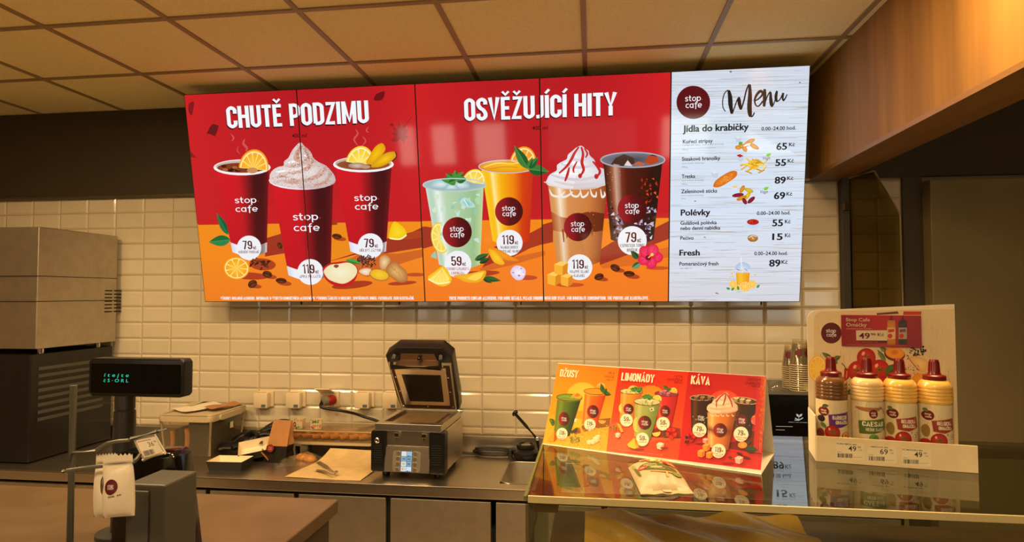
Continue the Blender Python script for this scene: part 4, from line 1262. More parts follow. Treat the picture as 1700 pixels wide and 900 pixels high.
for k in range(46):
    x, y, a = 1250.5 + rf.gauss(0, 8.5), 273.5 + rf.gauss(0, 5.6), rf.uniform(-.9, .9)
    x, y = max(1231, min(1270, x)), max(261, min(286, y))
    C.line([(x - 6 * math.cos(a), y - 6 * math.sin(a)), (x + 6 * math.cos(a), y + 6 * math.sin(a))], 2.2, rf.choice([(246, 196, 56), (232, 172, 34), (252, 214, 90), (214, 150, 28)]), same=k % 5 > 0)
C.blob([(1184, 308), (1188, 300), (1200, 291), (1214, 284), (1223, 285), (1222, 293), (1210, 302), (1196, 310), (1186, 311)], (238, 150, 54), 5, edge=(212, 108, 24))
specks(C, in_poly([(1188, 305), (1200, 293), (1218, 287), (1220, 292), (1204, 303), (1190, 309)]), 40, .9, [(214, 110, 30), (250, 186, 90)], 6, (1184, 284, 1223, 311))
C.ell(1220, 311, 6, 4, (224, 228, 236), n=12); C.ell(1220, 310, 5, 2.2, (236, 206, 150), n=12)
for x, y, l, r_, c in ((1232, 314, 7, -62, (238, 160, 40)), (1225, 324, 10, -8, (150, 28, 56)), (1243, 316, 8, 20, (246, 206, 40)), (1240, 326, 9, -50, (248, 212, 40)), (1231, 329, 9, -20, (236, 158, 40)), (1236, 334, 6, 60, (150, 28, 56)), (1247, 332, 8, -42, (146, 26, 54))):
    C.ell(x, y, l, 3.4, c, rot=r_, n=14, edge=mixc(c, (60, 20, 20), .25))
for x, y in ((1272.5, 262.5), (1268.5, 318.5)):
    C.text('Vege', x - 6.5, x + 6, y + 2.4, 5, (60, 64, 66), .0, .25); leaf(C, x - 1, y - 3.4, x + 8, y - 8, 2.6, (120, 200, 40), (150, 220, 70))
C.blob([(1236, 377), (1238, 366), (1250, 362), (1262, 366), (1264, 379), (1250, 382)], (190, 206, 232), 4, edge=(214, 224, 240)); C.ell(1249.8, 368.6, 10, 4.8, (190, 36, 28), n=18); specks(C, lambda x, y: True, 16, .8, [(226, 90, 60), (120, 16, 16)], 7, (1243, 366, 1257, 371))
C.ell(1249.6, 395.6, 8.6, 6, (206, 150, 70), n=18, edge=(150, 92, 36)); C.line([(1243, 395), (1249, 391), (1256, 393)], 1.4, (244, 224, 190), 3); C.line([(1247, 392), (1251, 397)], 1, (244, 224, 190))
C.ell(1233, 447, 12.6, 12, (214, 226, 240), n=22, a0=180, a1=360, edge=(176, 196, 224)); C.line([(1230, 427), (1232, 455)], 1.8, (232, 238, 246)); C.line([(1223, 447), (1228, 449)], 1.4, (120, 150, 190)); C.line([(1236, 446), (1241, 450)], 1.4, (140, 166, 200))
C.grid(lambda u, v: (1221.5 + 23 * u + (v * 1.6) * (.5 - u) * 2, 453 + 20 * v), lambda u, v: ramp(u, [(0, (240, 160, 20)), (.3, (250, 196, 60)), (1, (236, 150, 14))]), 6, 2)
for q in range(14):
    a = rf.uniform(-2.9, -.25); r0 = rf.uniform(15, 26)
    x, y = 1232 + r0 * math.cos(a), 466 + r0 * .7 * math.sin(a)
    C.ell(x, y, rf.uniform(.6, 2.2), rf.uniform(.5, 1.2), (248, 190, 40), rot=math.degrees(a), n=7, same=q > 0)
for x, y, r_ in ((1217, 472, 6.6), (1248.5, 472, 7), (1222, 477, 5)):
    citrus(C, x, y, r_, r_ * .95, seg=8)
for a in ((1212, 480, 1205, 478), (1226, 482, 1224, 474), (1256, 478, 1261, 472), (1214, 482, 1219, 477)):
    leaf(C, *a, 2, (50, 140, 50), (90, 180, 70))
citrus(C, 1236.6, 475.6, 9.6, 8.4, seg=9)

# ---- the five panels
SCREEN_PIC = picture_mat('screen_light', True, rough=0.06, spec=0.5)
SCREEN_LABELS = ['portrait menu screen showing orange-slice red cup and drifting leaves, far end of the row',
                 'portrait menu screen showing red cup with ginger, cut apple and word half PODZIMU',
                 'portrait menu screen showing pale lemonade cup and mango drink cup on orange',
                 'portrait menu screen showing whipped-cream frappe and dark espresso tonic with pink flower',
                 'portrait menu screen with pale wood background and written price list headed Menu']
GAP = 0.0032
for i in range(5):
    c = S_O + S_X * (S_W * (i + .5)) + S_N * -0.03
    t = thing('menu_screen', SCREEN_LABELS[i], 'screen', tuple(c), 0, 'menu screens over the counter')
    M = Matrix((S_X, S_Y, S_N)).transposed().to_4x4(); M.translation = S_O
    u0, u1 = S_W * i, S_W * (i + 1)
    bm = new(); box(bm, (u0 + .0004, 0, -0.055), (u1 - .0004, S_H, -0.002), .002)
    box(bm, (u0 + .09, .12, -0.075), (u1 - .09, S_H - .25, -0.055))
    for v in bm.verts: v.co = M @ v.co
    obj('housing', bm, BLACK, t, world=True)
    bm = new(); box(bm, (u0 + .0004, 0, -0.002), (u1 - .0004, S_H, 0.0))
    for v in bm.verts: v.co = M @ v.co
    obj('bezel', bm, BLACK_MATT, t, world=True)
    pic = (A, A, B, B, C)[i]
    pic.build('screen_picture', SCREEN_PIC, t, (u0 + GAP, GAP, u1 - GAP, S_H - GAP))
    bm = new(); x = {0: .60, 1: .52, 2: .55, 3: .53, 4: .49}[i] + u0
    box(bm, (x, -.022, -.03), (x + .006, .002, -.018))
    for v in bm.verts: v.co = M @ v.co
    obj('bracket_tip', bm, BLACK, t, world=True)

# ================================================================== LEFT: tall machine, till display, snack stand
t = thing('beverage_machine', 'tall stainless beverage machine with slotted side vents behind the till display', 'machine', (-3.45, 3.3, CTR_Z + .006))
mx1 = -3.03
bm = new(); box(bm, (-3.75, 3.02, 1.50), (mx1, 3.59, on_y(200, 392, 3.59).z), .004)
obj('body', bm, STEEL_DULL, t, world=True)
bm = new(); box(bm, (-3.77, 3.0, CTR_Z + .006), (mx1 - .01, 3.58, 1.47), .006)
obj('lower_cabinet', bm, BLACK, t, world=True)
for zz in (.34, .20):
    bm = new(); box(bm, (-3.75, 3.015, 2.10 - zz), (mx1 + .0015, 3.59, 2.104 - zz)); obj('panel_seam', bm, BLACK_MATT, t, world=True)
vp = on_plane(186, 500, Vector((mx1, 0, 0)), Vector((1, 0, 0)))
bm = new()
for r_ in range(7):
    for c_ in range(2):
        y, z_ = vp.y - .06 + c_ * .075, vp.z - .07 + r_ * .022
        box(bm, (mx1 - .004, y, z_), (mx1 + .0015, y + .06, z_ + .008))
obj('side_vent', bm, BLACK_MATT, t, world=True)
bm = new()
for r_ in range(8):
    box(bm, (mx1 - .012, 3.05, 1.10 + r_ * .04), (mx1 - .006, 3.5, 1.118 + r_ * .04))
obj('louver', bm, GREY_PLASTIC, t, world=True)
for x, y in ((-3.08, 3.1), (-3.08, 3.5), (-3.7, 3.1), (-3.7, 3.5)):
    bm = new(); lathe(bm, [(.016, 1.47), (.016, 1.50)], 14, (x, y, 0)); obj('spacer_foot', bm, CHROME, t, world=True, smooth=40)

# customer counter under the till
DESK_Z = 1.20
dk = thing('till_counter', 'low service counter carrying the till, left of the glass case', 'counter', (-1.45, 1.3, 0))
bm = new(); box(bm, (-2.6, .92, DESK_Z - .04), (-.74, 1.74, DESK_Z), .004); obj('top', bm, mat('brown_laminate', (92, 72, 50), .35, noise=(8, .15)), dk, world=True)
bm = new(); box(bm, (-2.58, .96, 0), (-.76, 1.72, DESK_Z - .04)); obj('body', bm, mat('brown_panel', (74, 56, 38), .5, noise=(6, .1)), dk, world=True)

# pole display
PY = 1.40
x0, x1 = on_y(148, 627, PY).x, on_y(304, 627, PY).x
zt, zb = on_y(240, 596, PY).z, on_y(240, 659, PY).z
pc = on_y(197, 700, PY).x
t = thing('till_customer_display', 'black till customer display with green lettering on thick pole', 'till display', (pc, PY + .02, DESK_Z))
bm = new(); prism(bm, rrect(x0, zb, x1, zt, .008), PY, PY + .036, lambda a, b, h: Vector((a, h, b)), .004)
obj('display_housing', bm, BLACK, t, world=True, smooth=50)
bm = new(); prism(bm, rrect(x0 + .006, zb + .008, x1 - .006, zt - .013, .004), PY - .0012, PY + .004, lambda a, b, h: Vector((a, h, b)))
obj('display_window', bm, BLACK_GLOSS, t, world=True)
bm = new()
for k in range(22):
    z_ = zb + .008 + k * (zt - zb - .016) / 21
    box(bm, (x1 - .001, PY + .004, z_ - .0011), (x1 + .0012, PY + .030, z_ + .0011))
obj('ribbed_edge', bm, BLACK, t, world=True)
D_ = Pic(lambda x, y: (lambda p: (p.x, p.z))(on_y(x, y, PY - .0016)), lambda u, v, h: Vector((u, PY - .0016 - h, v)))
TEAL = (46, 214, 172)
D_.text('í t e j t e', 172.8, 213.6, 625.4, 5.8, TEAL, .0, .15); D_.text('č S · O R L', 171.8, 213, 634.2, 5.4, TEAL, .0, .08)
D_.build('lettering', picture_mat('display_glow', True, .3), t)
bm = new()
r0 = .0225
lathe(bm, [(r0 * 1.02, zb), (r0 * 1.02, on_y(197, 681, PY).z), (r0 * .94, on_y(197, 682, PY).z), (r0 * .94, on_y(197, 683, PY).z), (r0 * 1.08, on_y(197, 684.5, PY).z), (r0 * 1.14, on_y(197, 720, PY).z), (r0 * 1.16, DESK_Z + .012), (r0 * 2.6, DESK_Z + .010), (r0 * 2.6, DESK_Z)], 28, (pc, PY + .02, 0))
obj('pole', bm, mat('dark_grey_plastic', (44, 43, 39), .4, noise=(50, .05)), t, world=True, smooth=40)

# receipt printer and cash drawer
a, b = on_y(218, 752, 1.28), on_y(288, 752, 1.28); c = on_y(303, 823, 1.28)
t = thing('receipt_printer', 'black rounded receipt printer behind the hanging price tag', 'printer', ((a.x + b.x) / 2, 1.32, DESK_Z))
bm = new()
outl = [(a.x - .05, DESK_Z), (a.x - .04, a.z - .012), (a.x - .028, a.z), (b.x - .012, b.z), (b.x - .003, b.z - .004), (b.x + .002, b.z - .014), (c.x + .012, DESK_Z)]
prism(bm, outl, 1.28, 1.345, lambda p, q, h: Vector((p, h, q)), .006)
obj('casing', bm, BLACK_GLOSS, t, world=True, smooth=40)
bm = new(); box(bm, (a.x + .0, 1.30, a.z - .001), (b.x - .03, 1.32, a.z + .0012)); obj('paper_slot', bm, BLACK_MATT, t, world=True)
a, b = on_y(212, 802, 1.17), on_y(276, 802, 1.17)
t = thing('card_reader_cradle', 'grey box-shaped payment cradle in front of the black printer', 'card reader', ((a.x + b.x) / 2, 1.2, DESK_Z))
bm = new(); box(bm, (a.x, 1.165, DESK_Z), (b.x, 1.27, a.z), .004); obj('casing', bm, mat('brown_grey_plastic', (70, 66, 55), .45), t, world=True)
bm = new(); box(bm, (a.x + .01, 1.160, DESK_Z + .02), (b.x - .032, 1.166, a.z - .012), .002); obj('front_panel', bm, GREY_PLASTIC, t, world=True)

# wire stand with a price tag and hanging snack bags
HY = 1.13
t = thing('snack_hook_stand', 'grey wire hook stand holding tilted price tag reading 36 beside the till pole', 'display stand', (on_y(120, 735, HY).x, HY, DESK_Z))
WIRE = mat('grey_wire', (112, 110, 100), .35, .6)
px = on_y(120, 735, HY).x
bm = new(); tube(bm, [(px, HY, DESK_Z + .01), (px, HY, on_y(120, 640, HY).z)], .007, 12); obj('post', bm, WIRE, t, world=True, smooth=40)
bm = new(); lathe(bm, [(.06, DESK_Z), (.06, DESK_Z + .008), (.02, DESK_Z + .014)], 24, (px, HY, 0)); obj('base', bm, WIRE, t, world=True, smooth=30)
W = lambda x, y, d=0: on_y(x, y, HY + d)
bm = new(); tube(bm, [(px, HY, W(120, 752).z), W(160, 748), W(170, 741), W(179, 736), W(196, 732.5), W(214, 731)], .0036, 10); obj('tag_arm', bm, WIRE, t, world=True, smooth=40)
bm = new(); tube(bm, spline([tuple(p) for p in (Vector((px, HY - .02, W(120, 778).z)), W(150, 776, -.02), W(190, 772, -.02), W(216, 769, -.02), W(226, 763, -.015), W(233, 754, -.008))], 5), .0040, 10); obj('hook_arm', bm, WIRE, t, world=True, smooth=40)
cn = [W(220, 728), W(256, 721.5), W(274, 752), W(237, 764)]
bm = new()
A_, B_ = [bm.verts.new(p) for p in cn], [bm.verts.new(p + Vector((0, .004, 0))) for p in cn]
bm.faces.new(A_); bm.faces.new(B_[::-1])
for i in range(4): bm.faces.new((A_[i], B_[i], B_[(i + 1) % 4], A_[(i + 1) % 4]))
obj('tag_holder', bm, mat('frosted_holder', (176, 166, 146), .35), t, world=True)
bm = new(); tube(bm, [W(218, 729, -.002), W(262, 716, -.002)], .0045, 10); tube(bm, [W(262, 716, -.002), W(278, 712, .0)], .0025, 8); obj('clip', bm, GREY_PLASTIC, t, world=True, smooth=40)
bm = new(); tube(bm, [W(237, 764, -.001), W(274, 752, -.001)], .0032, 8); obj('holder_lip', bm, mat('clear_lip', (196, 180, 150), .3), t, world=True, smooth=40)
T_ = Pic(lambda x, y: (lambda p: (p.x, p.z))(on_y(x, y, HY - .0012)), lambda u, v, h: Vector((u, HY - .0012 - h, v)))
T_.poly([(225.5, 731), (257.5, 725), (271, 750.5), (238.6, 760.5)], (232, 220, 200))
def tagw(s, t_):      # position along / down the tilted tag
    return (225.5 + 32 * s + 13.3 * t_, 731 - 6 * s + 29.5 * t_ - 4 * s * t_)
def on_tag(text, s0, s1, t_, cap, col, bold=.01):
    P, w = font_polys(text, bold)
    L_ = []
    for poly in P:
        q = []
        for a, b in poly:
            x, y = tagw(s0 + (s1 - s0) * a / w, t_ - b * cap)
            q.append((x, y))
        L_.append(q)
    T_.polys(L_, col)
on_tag('36', .48, .76, .50, .26, (40, 38, 36), .0); on_tag('90', .80, .93, .33, .11, (60, 56, 52)); rq = random.Random(8); sq = .06
while sq < .72:
    wq_ = rq.uniform(.02, .05); T_.poly([tagw(sq, .085), tagw(sq + wq_, .085), tagw(sq + wq_, .135), tagw(sq, .135)], (132, 96, 140)); sq += wq_ + .012
rb = random.Random(5)
s_ = .10
while s_ < .62:
    w_ = rb.choice([.012, .02, .03]); T_.poly([tagw(s_, .66), tagw(s_ + w_, .66), tagw(s_ + w_, .94), tagw(s_, .94)], (70, 64, 60)); s_ += w_ + rb.choice([.012, .022])
T_.build('price_tag', picture_mat('printed_card', rough=.6), t)
def snack_bag(label, pts, HYb, seed, with_print, disc):
    """pts: outline top-left, top-right, bottom-right, bottom-left in pixels."""
    tl, tr, br, bl = [on_y(x, y, HYb) for x, y in pts]
    t = thing('snack_bag', label, 'snack bag', tuple((bl + br) / 2 + Vector((0, .012, 0))), 0, 'snack bags on the hook')
    def fn(sg):
        def f(u, v):
            p = (tl * (1 - u) + tr * u) * (1 - v) + (bl * (1 - u) + br * u) * v
            bulge = .020 * max(0, math.sin(PI * u)) ** .6 * max(0, math.sin(PI * min(1, max(0, (v - .16) / .84)))) ** .5
            zz = .0022 * math.sin(u * 44) if v == 0 else 0
            return p + Vector((0, sg * (bulge + .0006), zz))
        return f
    bm = new(); sheet(bm, fn(-1), 28, 22); sheet(bm, fn(1), 28, 22)
    bmesh.ops.remove_doubles(bm, verts=bm.verts, dist=.0014)
    obj('film', bm, mat('white_snack_film', (226, 214, 192), .4, bump=(60, .25)), t, world=True, smooth=60)
    if with_print:
        F = fn(-1)
        def q(x, y):
            u = (x - pts[0][0]) / (pts[1][0] - pts[0][0]); v = (y - pts[0][1]) / (pts[3][1] - pts[0][1]); return u, -v
        S = Pic(q, lambda u, v, h: F(u, -v) + Vector((0, -.0006 - h, 0)), 4e-5)
        logo_disc(S, *disc, 10.2, 12.4, flat=True, xh=3.2)
        S.blob([(168, 796), (176, 790), (181, 803), (176, 818), (168, 818)], (86, 66, 50), 4)
        squiggle(S, 192, 208, 823, 3.2, (120, 104, 80), 3, -.12)
        for k in range(5): S.line([(176, 776 + k * 1.8), (219, 771 + k * 1.6)], .35, (190, 176, 150), same=k > 0)
        S.build('print', picture_mat('printed_film', rough=.4), t)
snack_bag('white snack bag with dark red round badge hanging under the price tag', [(171, 757), (220.5, 753.5), (224, 856), (172, 860)], HY - .035, 1, True, (195.6, 806))
snack_bag('plain white snack bag hanging just behind the bag with the badge', [(160, 755), (195, 753), (200, 856), (156, 858)], HY + .012, 2, False, None)

# ================================================================== THINGS ON THE STEEL WORK COUNTER
Z0 = CTR_Z
# sockets along the wall
SOCK = mat('ivory_socket', (226, 208, 172), .35)
for i, (px_, lab) in enumerate(((440, 'closed ivory wall socket first from the till, above paper bag'), (493, 'closed ivory wall socket above the small paper tubs'), (548, 'ivory wall socket with raised flap and red plug pushed in'), (606, 'closed ivory wall socket between the plugged socket and the grill'), (652, 'ivory wall socket half hidden behind the open grill lid'))):
    p = on_y(px_, 662, WALL_Y - .006)
    t = thing('wall_socket', lab, 'socket', (p.x, WALL_Y - .006, p.z), 0, 'sockets on the tiled wall')
    bm = new(); box(bm, (-.042, -.014, -.047), (.062, 0, .049), .004); obj('back_plate', bm, SOCK, t)
    if i == 2:
        bm = new(); box(bm, (-.045, -.036, -.046), (.045, -.013, .045), .003); obj('socket_body', bm, SOCK, t)
        bm = new(); box(bm, (-.048, -.004, -.004), (.046, .004, .090), .003, M=Matrix.Translation((0, -.036, .044)) @ Matrix.Rotation(math.radians(68), 4, 'X')); obj('flap', bm, SOCK, t)
    else:
        bm = new(); box(bm, (-.047, -.056, -.050), (.045, -.013, .044), .006); obj('flap', bm, SOCK, t, smooth=40)
        bm = new(); box(bm, (-.030, -.045, .0435), (.024, -.028, .0446)); obj('orange_label', bm, mat('orange_sticker', (206, 140, 50), .5), t)
        bm = new(); box(bm, (.006, -.0568, -.044), (.034, -.0556, -.026), .0004); obj('mark', bm, mat('grey_blue_sticker', (92, 100, 112), .4), t)
# plug and cable
p = on_y(553, 664, WALL_Y - .06)
t = thing('power_plug', 'grey and red power plug with black cable in the open socket', 'plug', tuple(p))
PM = Matrix.Rotation(math.radians(90), 4, 'X') @ Matrix.Identity(4)
tilt = Matrix.Rotation(math.radians(-38), 4, 'Z')
bm = new(); lathe(bm, [(.026, -.01), (.030, .0), (.030, .036), (.026, .044)], 24, M=tilt @ PM); obj('red_collar', bm, mat('plug_red', (150, 22, 22), .4), t, smooth=40)
bm = new(); lathe(bm, [(.030, .040), (.031, .050), (.029, .066), (.012, .074)], 24, M=tilt @ PM); obj('plug_cap', bm, mat('plug_grey', (120, 112, 98), .5), t, smooth=40)
e = p + tilt @ PM @ Vector((0, 0, .072))
bm = new(); tube(bm, spline([tuple(e), tuple(e + Vector((.012, -.03, -.03))), tuple(on_y(566, 682, 3.52)), tuple(on_y(588, 686.5, 3.56)), tuple(on_y(604, 692, 3.58)), tuple(on_y(628, 700, 3.58)), tuple(on_y(650, 716, 3.585)), tuple(on_y(665, 735, 3.58))], 6), .0085, 10)
obj('cable', bm, BLACK, t, world=True, smooth=40)

# storage tote with lid
TO = Vector((-2.285, 3.405, Z0))
t = thing('storage_tote', 'large translucent plastic storage tote with lid, holding paper bags', 'storage box', tuple(TO))
CLEAR_TUB = clear_mat('milky_plastic', (238, 230, 212), .10, .12, body_col=(214, 196, 160))
def tub(bm, w0, d0, w1, d1, h, th, floor=True):
    """Open tapering tub centred on the origin."""
    o0, o1 = rrect(-w0, -d0, w0, d0, .02), rrect(-w1, -d1, w1, d1, .025)
    A_ = [bm.verts.new((x, y, 0)) for x, y in o0]; B_ = [bm.verts.new((x, y, h)) for x, y in o1]
    n = len(A_)
    for i in range(n): bm.faces.new((A_[i], A_[(i + 1) % n], B_[(i + 1) % n], B_[i]))
    bm.faces.new(A_[::-1])
    return bm
bm = new(); tub(bm, .140, .155, .158, .175, .215, .003); obj('tub', bm, CLEAR_TUB, t, smooth=40)
MILKY = mat('milky_rim', (206, 188, 150), .4, alpha=.82)
bm = new()
o_ = rrect(-.166, -.184, .166, .184, .028)
prism(bm, o_, .200, .232, lambda a, b, h: Vector((a, b, h)), .004); obj('lid', bm, MILKY, t, smooth=40)
bm = new(); tube(bm, [(x, y, .236) for x, y in rrect(-.160, -.178, .160, .178, .028)], .006, 8, closed=True); obj('lid_ridge', bm, MILKY, t, smooth=60)
for sx, sy in ((-1, -1), (1, -1), (1, 1), (-1, 1)):
    bm = new(); tube(bm, [(sx * .136, sy * .151, .006), (sx * .153, sy * .170, .205)], .0075, 10); obj('corner_highlight', bm, MILKY, t, smooth=60)  # pale strips added as the highlight on the tote corners
bm = new(); prism(bm, rrect(-.015, -.11, .015, .11, .01), .0, .014, lambda a, b, h: Vector((.164 + h, b, .215 + a))); obj('clip_handle', bm, MILKY, t)
bm = new(); box(bm, (.1585, .01, .13), (.1600, .04, .165)); obj('sticker', bm, PAPER, t)
for nm, lab, x0, x1, y0, y1, h, m_, wave in (('black_bag_stack', 'bundle of black paper bags against tote front inside the plastic box', .0, .118, -.140, .12, .185, mat('charcoal_paper', (40, 37, 31), .8, noise=(30, .08)), 0), ('folded_bag_stack', 'smaller bundle of charcoal bags between kraft strips inside the plastic box', -.085, -.035, -.142, .1, .142, _mats['charcoal_paper'], 0),
                                       ('kraft_bag_strip', 'brown kraft bag edge standing between two dark bundles in the tote', -.030, -.004, -.146, .1, .150, KRAFT, 1), ('kraft_bag_edge', 'brown kraft bag edge standing at the left end inside the tote', -.118, -.095, -.146, .1, .135, KRAFT, 1)):
    bm = new()
    def f(u, v, x0=x0, x1=x1, y0=y0, h=h, wave=wave):
        return Vector((x0 + (x1 - x0) * u + wave * .012 * math.sin(v * 2.6), y0 + .004 * math.sin(u * 5), .004 + (h + (.02 * u if not wave else 0)) * v))
    sheet(bm, f, 6, 12)
    r = bmesh.ops.extrude_face_region(bm, geom=bm.faces[:])
    for v in [g for g in r['geom'] if isinstance(g, bmesh.types.BMVert)]: v.co.y += (y1 - y0)
    bmesh.ops.recalc_face_normals(bm, faces=bm.faces[:])
    o = obj(nm, bm, m_); o.location = TO
    tag(o, lab, 'paper bags')
# papers on the lid
def loose_sheet(name, label, cat, cx, cy, z, w, d, rot, m_, waves, seed, thick=.0012, curl=0.0):
    rs = random.Random(seed); ph = [rs.uniform(0, 6) for _ in range(4)]
    bm = new()
    def f(u, v):
        return Vector(((u - .5) * w, (v - .5) * d, waves * (1.2 + math.sin(u * 5 + ph[0]) * .6 + math.sin(v * 6 + ph[1]) * .6) + curl * max(0, v - .55) ** 2 * 8))
    sheet(bm, f, 16, 16, thick)
    o = obj(name, bm, m_, smooth=60); o.location = (cx, cy, z); o.rotation_euler = (0, 0, rot)
    return tag(o, label, cat)
loose_sheet('paper_sheet', 'white paper sheet with faint writing lying on the tote lid', 'paper', TO.x - .04, TO.y + .02, Z0 + .243, .17, .26, -.5, PAPER, .005, 3)
loose_sheet('kraft_wrapper', 'crumpled brown kraft wrapper on tote lid beside the white paper', 'wrapper', TO.x + .09, TO.y + .06, Z0 + .243, .09, .22, -.25, KRAFT, .008, 4)
loose_sheet('clear_film_sheet', 'thin grey plastic film flap at the back of the tote lid', 'film', TO.x - .115, TO.y + .10, Z0 + .243, .08, .14, -.3, MILKY, .01, 5)

# black rubber gloves
GLOVE = mat('black_rubber', (12, 12, 12), .42, noise=(40, .2), bump=(30, .3))
def glove(label, cx, cy, rot, seed, lift, tilt, k_):
    rs = random.Random(seed)
    bm = new()
    def f(u, v):
        a = 2 * PI * u; r = .052 * (1 - .25 * v) * (1 + .08 * math.sin(3 * a + seed))
        return Vector((r * math.cos(a), -.09 + .17 * v, .026 + .020 * math.sin(a) * (1 - .2 * v) + .008 * math.sin(9 * v + seed)))
    sheet(bm, f, 22, 12); bmesh.ops.remove_doubles(bm, verts=bm.verts, dist=.0004)
    for k in range(5):
        a = (-.42 + .22 * k) if k < 4 else .95
        L_ = (.085, .10, .105, .09, .08)[k]
        x = (-.033 + .022 * k) if k < 4 else .045
        y = .075 if k < 4 else .0
        P = [(x, y - .03, .028), (x + math.sin(a) * L_ * .4, y + math.cos(a) * L_ * .4, .034 + rs.uniform(-.006, .012)), (x + math.sin(a) * L_ * .8, y + math.cos(a) * L_ * .8, .024 + rs.uniform(-.006, .01)), (x + math.sin(a * 1.3) * L_, y + math.cos(a * 1.3) * L_, .016)]
        S = spline(P, 5); n = len(S)
        tube(bm, S, [.0125 - .003 * i / n if i < n - 2 else (.008 if i == n - 2 else .003) for i in range(n)], 10)
    o = obj('rubber_glove', bm, GLOVE, smooth=60); o.location = (cx, cy, Z0 + lift); o.rotation_euler = (math.radians(tilt), 0, rot); o.scale = (k_, k_, k_)
    tag(o, label, 'glove', 'black gloves on the counter')
glove('crumpled black rubber glove leaning against the tote side', -2.035, 3.375, math.radians(-60), 1, .026, 14, 1.15)
glove('crumpled black rubber glove lying nearest the kraft paper bag', -1.945, 3.435, math.radians(-62), 2, .034, 20, 1.2)
glove('crumpled black rubber glove on top of the two others', -2.00, 3.47, math.radians(-72), 5, .055, 16, 1.25)
p = on_z(424, 762, Z0)
bm = new(); lathe(bm, [(.0, .004), (.03, .004), (.05, .012), (.056, .03), (.053, .032), (.047, .014), (.028, .008), (0, .008)], 24)
o = obj('black_dish', bm, BLACK_GLOSS, smooth=40); o.location = (-1.855, 3.285, Z0); tag(o, 'small round black dish behind the open cardboard tray', 'dish')

# open black card food trays
TRAY_OUT = mat('black_card', (22, 20, 18), .6, noise=(30, .1))
def tray_box(bmo, bmi, w, d, h, fl, M):
    a = [(-w, -d, 0), (w, -d, 0), (w, d, 0), (-w, d, 0)]; b = [(-w - fl, -d - fl, h), (w + fl, -d - fl, h), (w + fl, d + fl, h), (-w - fl, d + fl, h)]
    e = .0012
    for bm, s in ((bmo, 0), (bmi, e)):
        A_ = [bm.verts.new(M @ Vector((x * (1 - s / .05 * 1.0 * .05), y * (1 - s / .05 * .05), z + s))) for x, y, z in a]
        B_ = [bm.verts.new(M @ Vector((x * (1 - s / abs(x)), y * (1 - s / abs(y)), z + s * .2))) for x, y, z in b]
        A_in = A_
        bm.faces.new(A_ if s else A_[::-1])
        for i in range(4):
            q = (A_[i], A_[(i + 1) % 4], B_[(i + 1) % 4], B_[i])
            bm.faces.new(q[::-1] if s else q)
t = thing('food_tray', 'open black card food tray with cream inside and raised lid', 'food tray', (-1.905, 3.065, Z0), math.radians(3))
b0, b1 = new(), new(); tray_box(b0, b1, .085, .052, .050, .012, Matrix.Identity(4))
obj('tray_outside', b0, TRAY_OUT, t); obj('tray_lining', b1, CREAM_BOARD, t)
b0, b1 = new(), new(); tray_box(b0, b1, .080, .056, .046, .010, Matrix.Translation((.062, .166, .042)) @ Matrix.Rotation(math.radians(24), 4, 'Z') @ Matrix.Rotation(math.radians(-8), 4, 'Y') @ Matrix.Rotation(math.radians(20), 4, 'X'))
obj('lid_outside', b0, TRAY_OUT, t); obj('lid_lining', b1, CREAM_BOARD, t)
bm = new(); LM_ = Matrix.Translation((.122, .140, .040)) @ Matrix.Rotation(math.radians(24), 4, 'Z') @ Matrix.Rotation(math.radians(52), 4, 'Y')
box(bm, (-.028, -.050, -.001), (.028, .050, .001), M=LM_); obj('side_flap', bm, KRAFT, t)
bm = new(); quad(bm, *[Vector(v) for v in ((.052, .206, .078), (.074, .211, .078), (.068, .222, .094), (.059, .220, .094))]); obj('lock_tab', bm, TRAY_OUT, t)

# kraft paper bag
t = thing('paper_bag', 'folded kraft paper bag with black base and round red sticker', 'paper bag', (-1.725, 3.235, Z0), math.radians(-4))
def bagf(z0, z1, off):
    bm = new()
    def prof(s):
        k = s
        w = .064 - .010 * k; d = .042 * (1 - .72 * k ** 1.3) + off
        return w + off, d, .215 * k, .010 * k
    rings = []
    for j in range(9):
        k = z0 + (z1 - z0) * j / 8
        w, d, z_, lean = prof(k)
        cr = .004 * math.sin(k * 17)
        rings.append([bm.verts.new((x + lean + cr * (y > 0), y + .03 * k, z_)) for x, y in ((-w, -d), (0, -d - .004), (w, -d), (w - .008, 0), (w, d), (0, d), (-w, d), (-w + .008, 0))])
    for A_, B_ in zip(rings, rings[1:]):
        for i in range(8): bm.faces.new((A_[i], A_[(i + 1) % 8], B_[(i + 1) % 8], B_[i]))
    bm.faces.new(rings[0][::-1]); bm.faces.new(rings[-1])
    return bm
obj('kraft_upper', bagf(.34, 1.0, 0), KRAFT, t); obj('black_base', bagf(0, .40, .0012), mat('black_bag_film', (26, 22, 18), .35, bump=(40, .4)), t)
bm = new(); lathe(bm, [(.0, 0), (.021, 0), (.021, .0012), (0, .0012)], 28, M=Matrix.Translation((-.022, -.0435, .078)) @ Matrix.Rotation(math.radians(82), 4, 'X')); obj('round_sticker', bm, mat('sticker_red', (134, 34, 26), .5), t)
S = Pic(lambda x, y: (x, -y), lambda u, v, h: Matrix.Translation((-.022, -.0452, .078)) @ Matrix.Rotation(math.radians(82), 4, 'X') @ Vector((u * .001, v * .001, .0006 + h)), 3e-5)
logo_words(S, -11, 10, -1, 9, 6.5, (220, 150, 120), dot=False); S.build('sticker_print', picture_mat('printed_card'), t, world=False)

